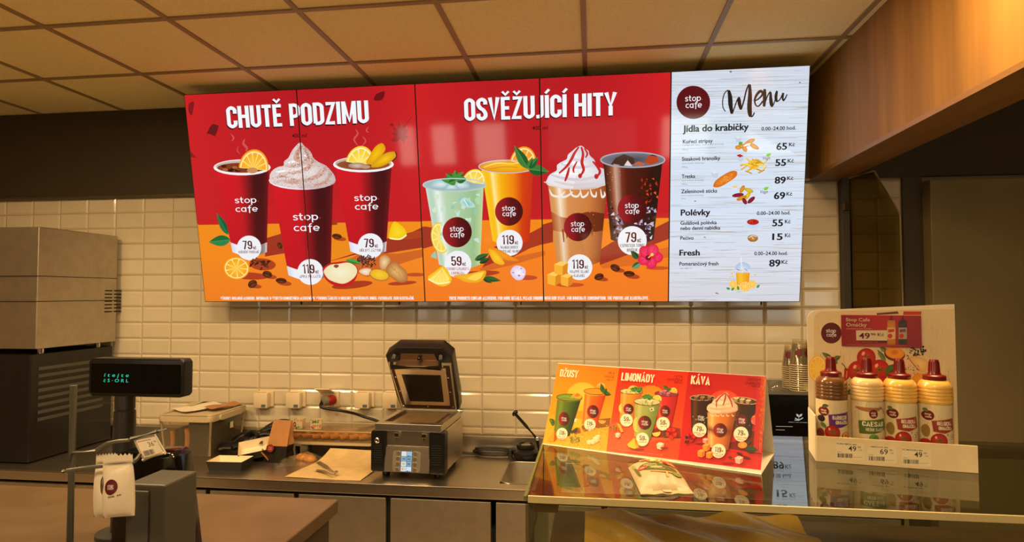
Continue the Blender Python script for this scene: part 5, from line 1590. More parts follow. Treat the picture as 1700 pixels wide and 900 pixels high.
# pastry box on a low stand, tubs on its lid
t = thing('tray_stand', 'low dark metal stand with small white shelf tag under the pastry box', 'stand', (-1.48, 3.47, Z0))
bm = new(); box(bm, (-.24, -.075, .048), (.26, .115, .064), .003); obj('shelf', bm, mat('dark_bronze', (74, 60, 42), .35, .5), t)
for sx in (-.22, .24):
    for sy in (-.06, .10):
        bm = new(); box(bm, (sx - .01, sy - .008, 0), (sx + .01, sy + .008, .048)); obj('leg', bm, BLACK, t)
bm = new(); box(bm, (-.238, -.079, .043), (-.19, -.0752, .066), .0008); obj('shelf_tag', bm, PAPER, t)
PCX, PCY, PCZ = -1.475, 3.455, Z0 + .064
t = thing('pastry_box', 'wide clear plastic box of pastries with lid, left of the grill', 'food container', (PCX, PCY, PCZ))
CLEAR_BOX = clear_mat('clear_box', (248, 244, 236), .035, .06, body_col=(226, 206, 166))
bm = new(); tub(bm, .235, .095, .250, .108, .076, .002); obj('tub', bm, CLEAR_BOX, t, smooth=40)
bm = new(); prism(bm, rrect(-.245, -.103, .245, .103, .02), -.0005, .010, lambda a, b, h: Vector((a, b, h)), .002); obj('base_rim', bm, MILKY, t, smooth=40)
bm = new(); tube(bm, [(x, y, .078) for x, y in rrect(-.256, -.113, .256, .113, .026)], .0065, 8, closed=True); obj('lid_edge', bm, MILKY, t, smooth=60)
bm = new(); prism(bm, rrect(-.254, -.111, .254, .111, .026), .078, .081, lambda a, b, h: Vector((a, b, h))); obj('lid', bm, clear_mat('lid_film', (236, 226, 204), .22, .12, body_col=(222, 200, 158)), t)
bm = new(); tube(bm, [(x, y, .058) for x, y in rrect(-.2475, -.1055, .2475, .1055, .024)], .0022, 6, closed=True); obj('moulded_line', bm, MILKY, t, smooth=60)
CRUST = mat('baked_crust', (222, 150, 66), .55, noise=(45, .4), bump=(60, .5))
for i in range(8):
    bm = new()
    L_ = .075
    S = spline([(-L_ * .45, -.06, .014), (-L_ * .1, -.02, .030), (L_ * .2, .02, .036), (L_ * .5, .065, .026)], 6)
    n = len(S)
    tube(bm, S, [.007 + .020 * math.sin(PI * (j + .8) / (n + .6)) ** .7 + .0016 * math.sin(j * 2.2) for j in range(n)], 12)
    o = obj('pastry_roll', bm, CRUST, smooth=60)
    o.location = (PCX - .200 + i * .0565, PCY - .008, PCZ + .016); o.rotation_euler = (0, 0, -.42 + random.Random(i).uniform(-.12, .12))
    tag(o, ['golden pastry roll at the paper bag end of the clear box', 'golden pastry roll second from the paper bag end of the box', 'golden pastry roll third from the paper bag end of the box', 'golden pastry roll fourth from the paper bag end of the box', 'golden pastry roll fourth from the grill end of the box', 'golden pastry roll third from the grill end of the box', 'golden pastry roll second from the grill end of the box', 'golden pastry roll at the grill end of the clear box'][i], 'pastry', 'pastries in the clear box')
for i, (x, w_, h_, rz, lab) in enumerate(((508.5, .027, .052, .12, 'small square paper tub with dark round badge on pastry box lid'), (538, .032, .052, .35, 'small square paper tub printed with green leaves and red fruit on pastry box lid'))):
    p = on_z(x, 705, PCZ + .082)
    t = thing('paper_tub', lab, 'paper tub', (p.x, PCY - .055, PCZ + .082), rz, 'paper tubs on the pastry box')
    bm = new()
    A_ = [bm.verts.new((a * w_ * .9, b * w_ * .9, 0)) for a, b in ((-1, -1), (1, -1), (1, 1), (-1, 1))]; B_ = [bm.verts.new((a * w_, b * w_, h_)) for a, b in ((-1, -1), (1, -1), (1, 1), (-1, 1))]
    for j in range(4): bm.faces.new((A_[j], A_[(j + 1) % 4], B_[(j + 1) % 4], B_[j]))
    bm.faces.new(A_[::-1]); bmesh.ops.solidify(bm, geom=bm.faces[:], thickness=.0015)
    obj('carton', bm, CREAM_BOARD, t)
    S = Pic(lambda a, b: (a, b), lambda u, v, h, w_=w_, h_=h_: Vector((u * w_, -w_ * (.9 + .1 * v) - .0008 - h, v * h_)), 4e-5)
    rs = random.Random(30 + i)
    if i == 0:
        S.ell(-.62, .5, .26, .28, MAROON, n=20); S.ell(-.62, .5, .08, .14, (220, 200, 190), n=10)
        for _ in range(9): S.ell(rs.uniform(-.7, .7), rs.uniform(.88, .97), .16, .05, rs.choice([(214, 150, 50), (230, 180, 80), (196, 120, 40)]), n=8, same=True)
        for _ in range(9): S.ell(rs.uniform(-.5, .7), rs.uniform(.03, .18), .14, .07, rs.choice([(80, 120, 50), (110, 150, 70), (60, 96, 40)]), rot=rs.uniform(0, 90), n=8, same=True)
    else:
        for _ in range(12): S.ell(rs.uniform(-.6, .6), rs.uniform(.7, .95), .14, .07, rs.choice([(70, 120, 40), (100, 150, 60), (56, 96, 36)]), rot=rs.uniform(0, 90), n=8, same=True)
        for _ in range(14): S.ell(rs.uniform(-.8, .8), rs.uniform(.12, .45), .12, .08, rs.choice([(190, 60, 40), (216, 110, 50), (170, 40, 36), (226, 150, 80)]), n=8, same=True)
    S.build('print', picture_mat('printed_card'), t, world=False)

# baking paper, film bag with rolls, tongs
t = loose_sheet('baking_paper', 'large translucent baking paper sheet spread in front of the pastry box', 'paper', -1.33, 3.14, Z0 + .001, .40, .40, math.radians(-2), mat('baking_paper', (214, 184, 128), .5, noise=(16, .10), bump=(38, .6)), .0022, 8, .0008, .028)
for v in t.data.vertices:            # the sheet is cut askew: narrower and shifted at the front
    f_ = (v.co.y + .2) / .4
    v.co.x = v.co.x * (1.0 - .10 * f_) + .03 * f_
FILM = clear_mat('crinkled_film', (240, 232, 214), .10, .15, body_col=(226, 208, 170))
def crumple(name, label, cat, c, w, d, h, m_, seed, rot):
    rs = random.Random(seed); ph = [rs.uniform(0, 6.3) for _ in range(6)]
    bm = new()
    def f(u, v):
        e = max(0, math.sin(PI * u)) ** .5 * max(0, math.sin(PI * v)) ** .5
        z_ = h * e * (.55 + .2 * math.sin(9 * u + ph[0]) + .2 * math.sin(11 * v + ph[1]) + .15 * math.sin(17 * u + 13 * v + ph[2])) + .001
        return Vector(((u - .5) * w + .008 * math.sin(12 * v + ph[3]), (v - .5) * d + .008 * math.sin(10 * u + ph[4]), max(.001, z_)))
    sheet(bm, f, 26, 18)
    o = obj(name, bm, m_, smooth=30); o.location = c; o.rotation_euler = (0, 0, rot)
    return tag(o, label, cat)
crumple('plastic_bag', 'crumpled clear plastic bag lying right of the kraft bag', 'plastic bag', (-1.595, 3.225, Z0), .21, .17, .062, FILM, 3, .3)
for i, (x, y, lab) in enumerate(((-1.60, 3.265, 'golden bread roll inside the clear plastic bag, kraft bag side'), (-1.545, 3.24, 'golden bread roll inside the clear plastic bag, baking paper side'))):
    bm = new(); lathe(bm, [(0, 0), (.022, .001), (.030, .012), (.026, .026), (.013, .034), (0, .036)], 20); o = obj('bread_roll', bm, CRUST, smooth=60); o.location = (x, y, Z0 + .001); o.scale = (1.25, .8, 1)
    tag(o, lab, 'bread roll', 'rolls in the plastic bag')
t = thing('serving_tongs', 'small steel serving tongs with notched ends lying on the baking paper', 'tongs', (-1.33, 3.075, Z0 + .0075))
TP = lambda x, y, z_=.0: on_z(x, y, Z0 + .0075 + z_)
hinge = TP(558, 786, .008)
for a, b, c in (((527, 766), (541, 774), (553, 783)), ((524, 780), (537, 782), (552, 788))):
    pts = [TP(*a, .006), TP(*b, .010), TP(*c, .012), hinge + Vector((0, 0, .004))]
    d = (pts[2] - pts[0]).normalized(); n = Vector((-d.y, d.x, 0)).normalized()
    bm = new()
    S = spline([tuple(q) for q in pts], 6)
    A_ = []
    for i, q in enumerate(S):
        k = i / (len(S) - 1); w_ = (.0125 if k < .32 else .0125 - .0075 * min(1, (k - .32) / .15)) * (.8 + .2 * min(1, k / .1))
        q = Vector(q); A_.append((bm.verts.new(q - n * w_), bm.verts.new(q + Vector((0, 0, -.003))), bm.verts.new(q + n * w_)))
    fs = []
    for P0, P1 in zip(A_, A_[1:]):
        fs += [bm.faces.new((P0[0], P1[0], P1[1], P0[1])), bm.faces.new((P0[1], P1[1], P1[2], P0[2]))]
    bmesh.ops.solidify(bm, geom=fs, thickness=.0012)
    obj('arm', bm, mat('satin_steel', (186, 176, 156), .4, .55), t, world=True, smooth=40)
bm = new(); lathe(bm, [(.008, -.006), (.0095, .0), (.0095, .008), (.006, .012)], 16, tuple(hinge)); obj('hinge', bm, CHROME, t, world=True, smooth=40)

# ------------------------------------------------------------------ contact grill
GX0, GX1, GY0, GY1 = -1.098, -.722, 2.965, 3.37
G = thing('contact_grill', 'black and steel contact grill standing with its lid open', 'contact grill', ((GX0 + GX1) / 2, 3.17, Z0), math.radians(-2.0))
hw = (GX1 - GX0) / 2
FYg, BYg = GY0 - 3.17 + .03, GY1 - 3.17 + .02
for sx in (-hw + .05, hw - .05):
    for sy in (FYg + .07, BYg - .05):
        bm = new(); lathe(bm, [(.018, 0), (.02, .004), (.016, .034)], 16, (sx, sy, 0)); obj('rubber_foot', bm, BLACK, G, smooth=40)
b = .030
bm = new(); box(bm, (-hw + .012, FYg + .03, b), (hw - .004, BYg, .235), .003); obj('body', bm, STEEL, G)
for s in (-1, 1):       # black side cheeks of the front
    bm = new()
    x0, x1 = (-hw - .004, -hw + .074) if s < 0 else (hw - .078, hw + .004)
    prism(bm, [(x0, b + .008), (x0 + .008, b), (x1, b), (x1, .228), (x1 - .004, .236), (x0 + .010, .236), (x0, .226)], FYg - .002, FYg + .055, lambda a, q, h: Vector((a, h, q)), .004)
    ck = obj('front_cheek', bm, BLACK, G)
    bm = new()
    for k in range(9):
        z_ = b + .045 + k * .0115
        box(bm, (x0 + .016, FYg - .0035, z_), (x1 - .018, FYg - .001, z_ + .005))
    obj('vent_slot', bm, BLACK_MATT, ck)
bm = new(); lathe(bm, [(.0, .0), (.012, .0), (.013, .003), (.009, .006), (.006, .006), (.005, .003), (0, .003)], 24, M=Matrix.Translation((-hw + .030, FYg - .0025, .186)) @ Matrix.Rotation(PI / 2, 4, 'X')); obj('round_lock', bm, CHROME, G, smooth=40)
bm = new(); box(bm, (-hw + .074, FYg + .012, .158), (hw - .078, FYg + .04, .236), .002); obj('upper_front_panel', bm, STEEL, G)
for sx in (-.055, .085):
    bm = new(); box(bm, (sx - .012, FYg - .006, .205), (sx + .012, FYg + .013, .228), .002); box(bm, (sx - .004, FYg - .004, .190), (sx + .004, FYg + .002, .206), .001); obj('latch', bm, CHROME, G)
bm = new(); prism(bm, [(b + .006, -.012), (b + .004, .03), (.158, .03), (.156, .006)], -hw + .070, hw - .074, lambda a, q, h: Vector((h, FYg + q, a)), .002)
cp = obj('control_panel', bm, STEEL, G)
CPM = Matrix.Translation((-.004, FYg - .003, .088)) @ Matrix.Rotation(math.radians(90 - 8.5), 4, 'X')
def on_panel(poly, h0, h1, bevel=0.0):
    bm = new(); prism(bm, poly, h0, h1, lambda a, q, h: CPM @ Vector((a, q, h)), bevel); return bm
obj('key_plate', on_panel(rrect(-.072, -.050, .072, .050, .014), .0, .0016), STEEL_DULL, cp)
for s in (-1, 1):
    for k in range(4):
        obj('push_button', on_panel(rrect(s * .044 - .0085, -.0405 + k * .0262 - .0085 + .001, s * .044 + .0085, -.0405 + k * .0262 + .0085 + .001, .003), .0014, .0042, .0008), STEEL, cp)
sc = obj('display', on_panel(rrect(-.0285, -.050, .0285, .050, .002), .0014, .0024), BLACK_GLOSS, cp)
S = Pic(lambda x, y: (x, y), lambda u, v, h: CPM @ Vector((u * .001, v * .001, .0026 + h)), 2e-5)
S.rect(-27, -48, 27, 48, (206, 226, 236), 1, 1)
for k in range(1, 4): S.line([(-27, -48 + 24 * k), (27, -48 + 24 * k)], 1.6, (40, 52, 60))
S.line([(0, -48), (0, 48)], 1.6, (40, 52, 60))
S.rect(1, 25, 26, 47, (150, 190, 214), 1, 1)
S.text('2', 4, 15, 28, 15, (20, 30, 40), .03); S.text('2', 4, 15, -44, 15, (20, 30, 40), .03); S.text('A', 17, 23, 28, 7, (20, 30, 40), .02); S.text('A', 17, 23, -44, 7, (20, 30, 40), .02)
S.rect(1, 1, 26, 23, (120, 156, 176), 1, 1); S.rect(-26, 1, -1, 23, (128, 162, 182), 1, 1); S.rect(1, -23, 26, -1, (128, 162, 182), 1, 1)
for x, y in ((13, 12), (-13, 12), (13, -12)): S.rect(x - 7, y - 1.6, x + 7, y + 1.6, (30, 44, 54), 1, 1)
S.blob([(-22, 30), (-8, 28), (-5, 44), (-10, 40)], (230, 216, 170), 3); S.ell(-14, -12, 8, 6, (222, 180, 90), n=14); S.ell(-14, -36, 8, 7, (206, 160, 80), n=14); S.ell(-12, -36, 3, 3, (250, 250, 250), n=8)
S.build('screen_picture', picture_mat('display_glow', True, .3), sc, world=False)
obj_ = [c for c in sc.children]
# lower deck with grill plate
DZ = .237
bm = new()
for lo, hi in (((-hw + .02, FYg - .010), (hw - .012, FYg + .042)), ((-hw + .02, BYg - .03), (hw - .012, BYg)), ((-hw + .02, FYg + .042), (-hw + .05, BYg - .03)), ((hw - .042, FYg + .042), (hw - .012, BYg - .03))):
    box(bm, (*lo, DZ), (*hi, DZ + .036), .002)
obj('deck_frame', bm, STEEL, G)
bm = new(); box(bm, (-hw + .05, FYg + .042, DZ), (hw - .042, BYg - .03, DZ + .022)); obj('plate_gasket', bm, mat('dark_red_gasket', (62, 36, 26), .6), G)
bm = new(); box(bm, (-hw + .078, FYg + .075, DZ + .018), (hw - .070, BYg - .06, DZ + .028), .003); obj('lower_plate', bm, mat('seasoned_plate', (150, 122, 84), .45, .6, noise=(14, .25)), G)
# lid: leans forward over its rear hinge
LH = Matrix.Translation((0, BYg - .03, DZ + .040)) @ Matrix.Rotation(math.radians(33), 4, 'X')
lw = hw - .012
lo = [(-lw + .012, 0), (lw - .004, 0), (lw + .004, .10), (lw + .008, .375), (lw - .04, .43), (-lw + .07, .43), (-lw - .004, .375), (-lw + .004, .10)]
def lidp(bm, poly, h0, h1, bevel=0.0): return prism(bm, poly, h0, h1, lambda a, q, h: LH @ Vector((a, h, q)), bevel)
obj('lid_shell', lidp(new(), lo, .0, .075, .006), BLACK, G, smooth=30)
bm = new(); lidp(bm, [(-lw + .02, .012), (lw - .016, .012), (lw - .002, .335), (-lw + .004, .335)], -.006, .0); obj('lid_face', bm, STEEL_DULL, G)
bm = new()
for poly in ([(-lw + .026, .02), (lw - .022, .02), (lw - .024, .045), (-lw + .030, .045)], [(-lw + .026, .045), (-lw + .062, .045), (-lw + .050, .32), (-lw + .012, .32)], [(lw - .058, .045), (lw - .024, .045), (lw - .012, .32), (lw - .046, .32)]):
    lidp(bm, poly, -.0085, -.005)
obj('lid_gasket', bm, _mats['dark_red_gasket'], G)
bm = new(); lidp(bm, [(-lw + .048, .045), (lw - .046, .045), (lw - .034, .305), (-lw + .034, .305)], -.016, -.004, .002); obj('upper_plate_frame', bm, STEEL, G)
bm = new(); lidp(bm, [(-lw + .082, .074), (lw - .078, .074), (lw - .066, .262), (-lw + .070, .262)], -.0185, -.012)
for k in range(24):
    x = -lw + .086 + k * (2 * lw - .172) / 23
    lidp(bm, [(x, .084), (x + .003, .084), (x + .003, .257), (x, .257)], -.0212, -.018)
obj('ribbed_plate', bm, BLACK, G)
for x, z_ in ((-lw + .036, .032), (0, .030), (lw - .034, .032), (-lw + .036, .14), (lw - .034, .14), (-lw + .03, .24), (lw - .03, .24)):
    bm = new(); lathe(bm, [(0, 0), (.0042, 0), (.0042, .003), (0, .004)], 10, M=LH @ Matrix.Translation((x, -.0085, z_)) @ Matrix.Rotation(PI / 2, 4, 'X')); obj('bolt', bm, CHROME, G)
bm = new(); lidp(bm, [(-lw + .07, .338), (lw - .07, .338), (lw - .085, .392), (-lw + .085, .392)], -.004, .002); obj('handle_recess', bm, mat('brown_steel', (150, 124, 98), .3, .9), G)
bm = new()
P = [LH @ Vector(v) for v in ((-lw + .05, -.004, .385), (-lw + .045, -.05, .372), (-lw + .045, -.062, .352))]; tube(bm, P, .009, 10)
P = [LH @ Vector(v) for v in ((lw - .05, -.004, .385), (lw - .045, -.05, .372), (lw - .045, -.062, .352))]; tube(bm, P, .009, 10)
P = [LH @ Vector(v) for v in ((-lw + .042, -.062, .350), (lw - .042, -.062, .350))]; tube(bm, P, .013, 14)
obj('lift_handle', bm, BLACK, G, smooth=40)
bm = new(); lidp(bm, [(-lw + .055, .330), (lw - .055, .330), (lw - .06, .352), (-lw + .06, .352)], -.055, -.004, .002); obj('handle_shield', bm, _mats['brown_steel'], G)
bm = new(); bmesh.ops.create_uvsphere(bm, u_segments=14, v_segments=8, radius=.011, matrix=LH @ Matrix.Translation((.01, -.016, .372))); obj('knob', bm, BLACK_GLOSS, G, smooth=60)
for sx in (-1, 1):
    bm = new(); lathe(bm, [(.011, -.014), (.011, .014)], 16, M=Matrix.Translation((sx * (lw + .0), BYg - .022, DZ + .036)) @ Matrix.Rotation(PI / 2, 4, 'Y')); obj('hinge', bm, CHROME, G, smooth=40)

# cable coil, black pot, sink tap
p0, p1 = on_z(786, 760, Z0 + .012), on_z(842, 757, Z0 + .012)
bm = new()
cx, cy, rx_ = (p0.x + p1.x) / 2 + .01, 3.50, (p1.x - p0.x) / 2 + .03
S = [(p0.x - .12, 3.45, Z0 + .03), (p0.x - .05, 3.47, Z0 + .012)] + [(cx + rx_ * math.cos(t_), cy + .048 * math.sin(t_), Z0 + .012 + .004 * k / 6) for k, t_ in enumerate([-2.6 + .45 * j for j in range(27)])]
tube(bm, spline(S, 4), .0075, 10)
o = obj('power_cable', bm, BLACK, smooth=60); tag(o, 'coiled black power cable lying beside the contact grill', 'cable')
pc = on_z(868, 770, Z0)
t = thing('black_pot', 'squat round black lidded pot behind the sink', 'pot', (-.372, 3.448, Z0))
bm = new(); lathe(bm, [(.048, 0), (.064, .006), (.076, .026), (.074, .040), (.056, .056), (.046, .060), (.0, .060)], 32); obj('pot_body', bm, BLACK, t, smooth=40)
bm = new(); lathe(bm, [(.045, .058), (.052, .062), (.053, .078), (.047, .084), (.040, .082), (.036, .074), (0, .072)], 32); obj('ring_lid', bm, BLACK, t, smooth=40)
bm = new(); lathe(bm, [(0, .073), (.026, .073), (.028, .077), (0, .079)], 24); obj('steel_centre', bm, STEEL_DULL, t, smooth=40)
bm = new(); box(bm, (-.098, -.02, .0), (-.076, .02, .052), .006); box(bm, (-.096, -.014, .040), (-.05, .014, .056), .005); obj('handle', bm, BLACK, t)
t = thing('sink_tap', 'chrome sink tap with long black lever raised to the left', 'tap', (-.245, 3.42, Z0))
bm = new(); lathe(bm, [(.028, 0), (.028, .012), (.020, .018), (.019, .10), (.023, .112), (.023, .140), (.014, .150), (0, .152)], 24); obj('tap_body', bm, CHROME, t, smooth=40)
bm = new(); tube(bm, spline([(0, 0, .09), (.02, -.05, .12), (.035, -.12, .12), (.04, -.16, .095)], 5), .011, 12); obj('spout', bm, CHROME, t, smooth=60)
a, b_, c = on_y(892, 729, 3.42), on_y(874, 708, 3.42), on_y(857, 689, 3.42)
bm = new(); tube(bm, [tuple(a), tuple(b_), tuple(c)], [.011, .0095, .0085], 12)
bmesh.ops.create_uvsphere(bm, u_segments=16, v_segments=10, radius=1, matrix=Matrix.Translation(on_y(855, 686, 3.42)) @ Matrix.Rotation(.7, 4, 'Y') @ Matrix.Diagonal((.013, .013, .020, 1)))
lv = obj('lever', bm, BLACK_GLOSS, t, world=True, smooth=60)
bm = new(); tube(bm, [tuple(a), tuple(on_y(897, 768, 3.40))], [.010, .008], 10); obj('lever_stem', bm, BLACK, t, world=True, smooth=60)
bm = new(); bmesh.ops.create_uvsphere(bm, u_segments=14, v_segments=8, radius=.016, matrix=Matrix.Translation(on_y(892, 728, 3.42))); obj('pivot_cap', bm, CHROME, t, world=True, smooth=60)

# ------------------------------------------------------------------ black drinks machine with cups on top
t = thing('drinks_machine', 'black drinks machine with glossy screen showing a white hand and leaf', 'machine', (.88, 3.1, Z0))
mz = on_y(1315, 656, 2.92).z
x0, x1 = on_y(1272, 690, 2.92).x, on_y(1352, 690, 2.92).x
bm = new(); box(bm, (x0, 2.92, Z0), (x1, 3.36, mz), .004); obj('body', bm, BLACK, t, world=True)
bm = new(); box(bm, (x0 + .012, 2.916, Z0 + .28), (x1 - .004, 2.921, mz - .006), .002); obj('screen', bm, BLACK_GLOSS, t, world=True)
bm = new(); box(bm, (x0 - .004, 2.914, mz), (x1 + .004, 3.365, mz + .006), .002); obj('top_edge', bm, GREY_PLASTIC, t, world=True)
S = Pic(lambda x, y: (lambda p: (p.x, p.z))(on_y(x, y, 2.9155)), lambda u, v, h: Vector((u, 2.9155 - h, v)))
g_ = (176, 176, 168)
leaf(S, 1326, 692, 1322, 687, 1.8, g_, g_, False); leaf(S, 1327, 692, 1332, 687, 1.8, g_, g_, False); S.line([(1326, 695), (1326.4, 691)], .9, g_)
S.line([(1320, 694), (1323, 696), (1328, 696.6), (1333, 693.6)], 1.6, g_, 4); S.line([(1319, 697.5), (1327, 698)], 1.2, g_)
squiggle(S, 1309, 1342, 701.4, 1.3, (140, 140, 136), 6, .03)
S.line([(1288, 708), (1316, 708.4)], 1.0, (150, 140, 110)); S.line([(1288, 713.6), (1303, 714)], .9, (150, 140, 110))
S.build('screen_picture', picture_mat('display_glow', True, .3), t)
CUPP = clear_mat('clear_cup', (250, 247, 240), .035, .06, body_col=(230, 216, 186))
for i, (px_, py_, nC, top, lab) in enumerate(((1329, 655, 13, 583, 'tall stack of clear upturned cups with maroon badges, front stack'), (1316, 653, 11, 587, 'stack of clear upturned cups half hidden behind the front stack'))):
    Yc = 3.02 + i * .085
    c = on_y(px_, py_, Yc); 
    for k in range(nC):
        z_ = mz + .007 + k * .0098
        r0, r1, h = .0455, .030, .118
        t = thing('plastic_cup', 'clear upturned plastic cup in the ' + ('front' if i == 0 else 'rear') + ' stack on the drinks machine', 'cup', (c.x, Yc, z_), 0, 'clear cups in the %s stack' % ('front' if i == 0 else 'rear'))
        bm = new(); lathe(bm, [(r0 + .0015, 0), (r0 + .002, .002), (r0, .004), (r1, h), (0, h)], 24, cap0=False, cap1=False); obj('cup_wall', bm, CUPP, t, smooth=40)
        bm = new(); tube(bm, [(r0 * math.cos(a_), r0 * math.sin(a_), .002) for a_ in [2 * PI * j / 24 for j in range(24)]], .0022, 6, closed=True); obj('rim', bm, mat('cup_rim', (214, 196, 156), .25, alpha=.75), t, smooth=60)
        if k in (nC - 1,):
            S = Pic(lambda x, y: (x, -y), lambda u, v, h, r0=r0, r1=r1: (lambda R_: Vector((R_ * math.sin(u), -R_ * math.cos(u), .060 + v)))(r0 + (r1 - r0) * (.060 + v) / .118 + .0008 + h), 3e-5)
            S.ell(-.42 if i == 0 else -.72, 0, .40, .0165, MAROON, n=24)
            S.ell(.62 if i == 0 else .36, .002, .34, .0165, MAROON, n=24)
            S.build('badge', picture_mat('printed_film'), t, world=False, cuts=[-1.2 + .15 * j for j in range(18)])
bm = new(); lathe(bm, [(.046, 0), (.048, .003), (.046, .008), (.044, .016), (.036, .034), (.020, .046), (.012, .048)], 28, cap0=False, cap1=False)
o = obj('dome_lid', bm, CUPP, smooth=50); q = on_y(1289, 653, 3.0); o.location = (q.x, 3.0, mz + .007); tag(o, 'clear dome lid resting on the drinks machine beside the cups', 'lid')

# ================================================================== GLASS DISPLAY CASE AND WHAT STANDS ON IT
CX0, CX1, CY0, CY1 = -0.127, 1.75, 1.135, 1.685
gc = thing('glass_display_case', 'glass topped serving display case with steel edge rails', 'display case', (.8, 1.4, 0))
CASE_GLASS = clear_mat('case_glass', (226, 232, 218), ior=1.95, rough=.012)
bm = new(); box(bm, (CX0 + .006, CY0, GLASS_Z - .008), (CX1, CY1, GLASS_Z), .0015); obj('top_pane', bm, CASE_GLASS, gc, world=True)
GREEN_EDGE = mat('green_glass_edge', (96, 112, 72), .12, alpha=.9)
bm = new(); box(bm, (CX0, CY0, GLASS_Z - .009), (CX0 + .006, CY1, GLASS_Z - .0002), .001); obj('top_pane_edge', bm, GREEN_EDGE, gc, world=True)
bm = new(); box(bm, (CX0 + .008, CY0 - .002, 1.06), (CX1, CY0 + .006, GLASS_Z - .009), .001); obj('front_pane', bm, clear_mat('front_glass', (226, 232, 218), ior=1.5, rough=.01), gc, world=True)
bm = new(); box(bm, (CX0 + .002, CY0 + .01, 1.06), (CX0 + .008, CY1 - .03, GLASS_Z - .009), .001); obj('side_pane', bm, _mats['front_glass'], gc, world=True)
bm = new(); box(bm, (CX0 + .008, CY0 - .004, GLASS_Z - .012), (CX1, CY0 + .001, GLASS_Z + .0008), .001); obj('front_pane_edge', bm, mat('pale_edge_strip', (190, 176, 128), .25), gc, world=True)
RAIL = mat('bronze_rail', (150, 112, 78), .28, .85)
bm = new(); box(bm, (CX0 + .016, CY0 + .012, GLASS_Z - .034), (CX0 + .062, CY1 - .01, GLASS_Z - .009), .002); obj('side_rail', bm, RAIL, gc, world=True)
bm = new(); box(bm, (CX0 + .062, CY1 - .035, GLASS_Z - .034), (CX1, CY1 - .004, GLASS_Z - .009), .002); obj('rear_rail', bm, RAIL, gc, world=True)
bm = new(); box(bm, (CX0, CY0 + .02, 1.06), (CX1, CY1 - .02, 1.10), .002); obj('deck', bm, mat('case_deck', (70, 56, 40), .35, .3), gc, world=True)
bm = new(); box(bm, (CX0 + .03, CY0 + .06, 1.235), (CX1, CY1 - .10, 1.250), .002); obj('inner_shelf', bm, mat('dark_oak_shelf', (88, 60, 34), .45, noise=(12, .25), stretch=(1, 8, 1)), gc, world=True)
bm = new(); box(bm, (CX0 - .01, CY0 - .02, 0), (CX1, CY1 - .01, 1.06), .003); obj('plinth', bm, wood_mat('plinth_wood', (104, 68, 36), (136, 92, 52), (2, 2, .6)), gc, world=True)

# ---- tent card
TA = math.radians(-23.1)
T_EX, T_BK = Vector((math.cos(TA), math.sin(TA), 0)), Vector((-math.sin(TA), math.cos(TA), 0))
T_O = Vector((-.123, 1.526, GLASS_Z))
LEAN = math.radians(25)
T_EY = T_BK * math.sin(LEAN) + Vector((0, 0, math.cos(LEAN)))
T_N = T_EX.cross(T_EY)
def t_q(x, y):
    d = on_plane(x, y, T_O, T_N) - T_O
    return d.dot(T_EX), d.dot(T_EY)
def t_place(u, v, h):
    return T_O + T_EX * u + T_EY * v + T_N * (h + .0004)
TWD, THT = .505, .2085
t = thing('menu_tent_card', 'long folded tent card advertising juices, lemonades and coffee on the glass top', 'tent card', tuple(T_O + T_EX * .25 + T_BK * .07))
bm = new()
def slab(bm, o, ex, ey, n, w, h, th):
    for v in box(bm, (0, 0, 0), (w, h, th)).verts[-8:]:
        v.co = o + ex * v.co.x + ey * v.co.y + n * (v.co.z - th)
slab(bm, T_O + Vector((0, 0, .0006)), T_EX, T_EY, T_N, TWD, THT, .0012)
obj('front_leaf', bm, PAPER, t, world=True)
top = T_O + T_EY * THT
e2 = (T_BK * math.sin(math.radians(28)) - Vector((0, 0, math.cos(math.radians(28))))) 
L2 = (top.z - GLASS_Z - .0006) / math.cos(math.radians(28))
bm = new(); slab(bm, top, T_EX, e2, -T_EX.cross(e2).normalized() * -1, TWD, L2, .0012); obj('rear_leaf', bm, PAPER, t, world=True)
bm = new(); slab(bm, T_O + Vector((0, 0, .0006)) - T_BK * .004, T_EX, T_BK, Vector((0, 0, 1)), TWD, .19, .0006); obj('base_leaf', bm, PAPER, t, world=True)

K = Pic(t_q, t_place)
# printed panels
def slab_px(x0b, x1b, x0t, x1t, yb0, yb1, yt0, yt1, cfn, nu=6, nv=8):
    K.grid(lambda u, v: ((x0t + (x1t - x0t) * u) * (1 - v) + (x0b + (x1b - x0b) * u) * v, (yt0 + (yt1 - yt0) * u) * (1 - v) + (yb0 + (yb1 - yb0) * u) * v), cfn, nu, nv)
slab_px(901, 1006.7, 926, 1028, 736, 749.5, 604, 611, lambda u, v: ramp(v, [(0, mixc((238, 138, 18), (230, 116, 14), u)), (.5, (246, 156, 22)), (.72, (246, 164, 24)), (.74, (240, 176, 40)), (1, (244, 176, 30))]))
slab_px(1006.7, 1125.5, 1028, 1143, 749.5, 764, 611, 617, lambda u, v: ramp(v, [(0, (222, 44, 24)), (.5, (228, 66, 24)), (.72, (230, 80, 34)), (.74, (226, 104, 60)), (1, (224, 62, 30))]))
slab_px(1125.5, 1262.5, 1143, 1272.5, 764, 780.5, 617, 622.5, lambda u, v: ramp(v, [(0, (182, 18, 26)), (.5, (206, 22, 30)), (1, (214, 20, 28))]))
for cx, cy, r_, c, e in ((967, 659, 24, (255, 204, 80), (252, 184, 56)), (1080, 664, 24, (255, 160, 44), (242, 128, 30)), (1202, 674, 26, (240, 104, 56), (228, 70, 40))):
    K.ell(cx, cy, r_ * 1.1, r_, c, edge=e, n=28)
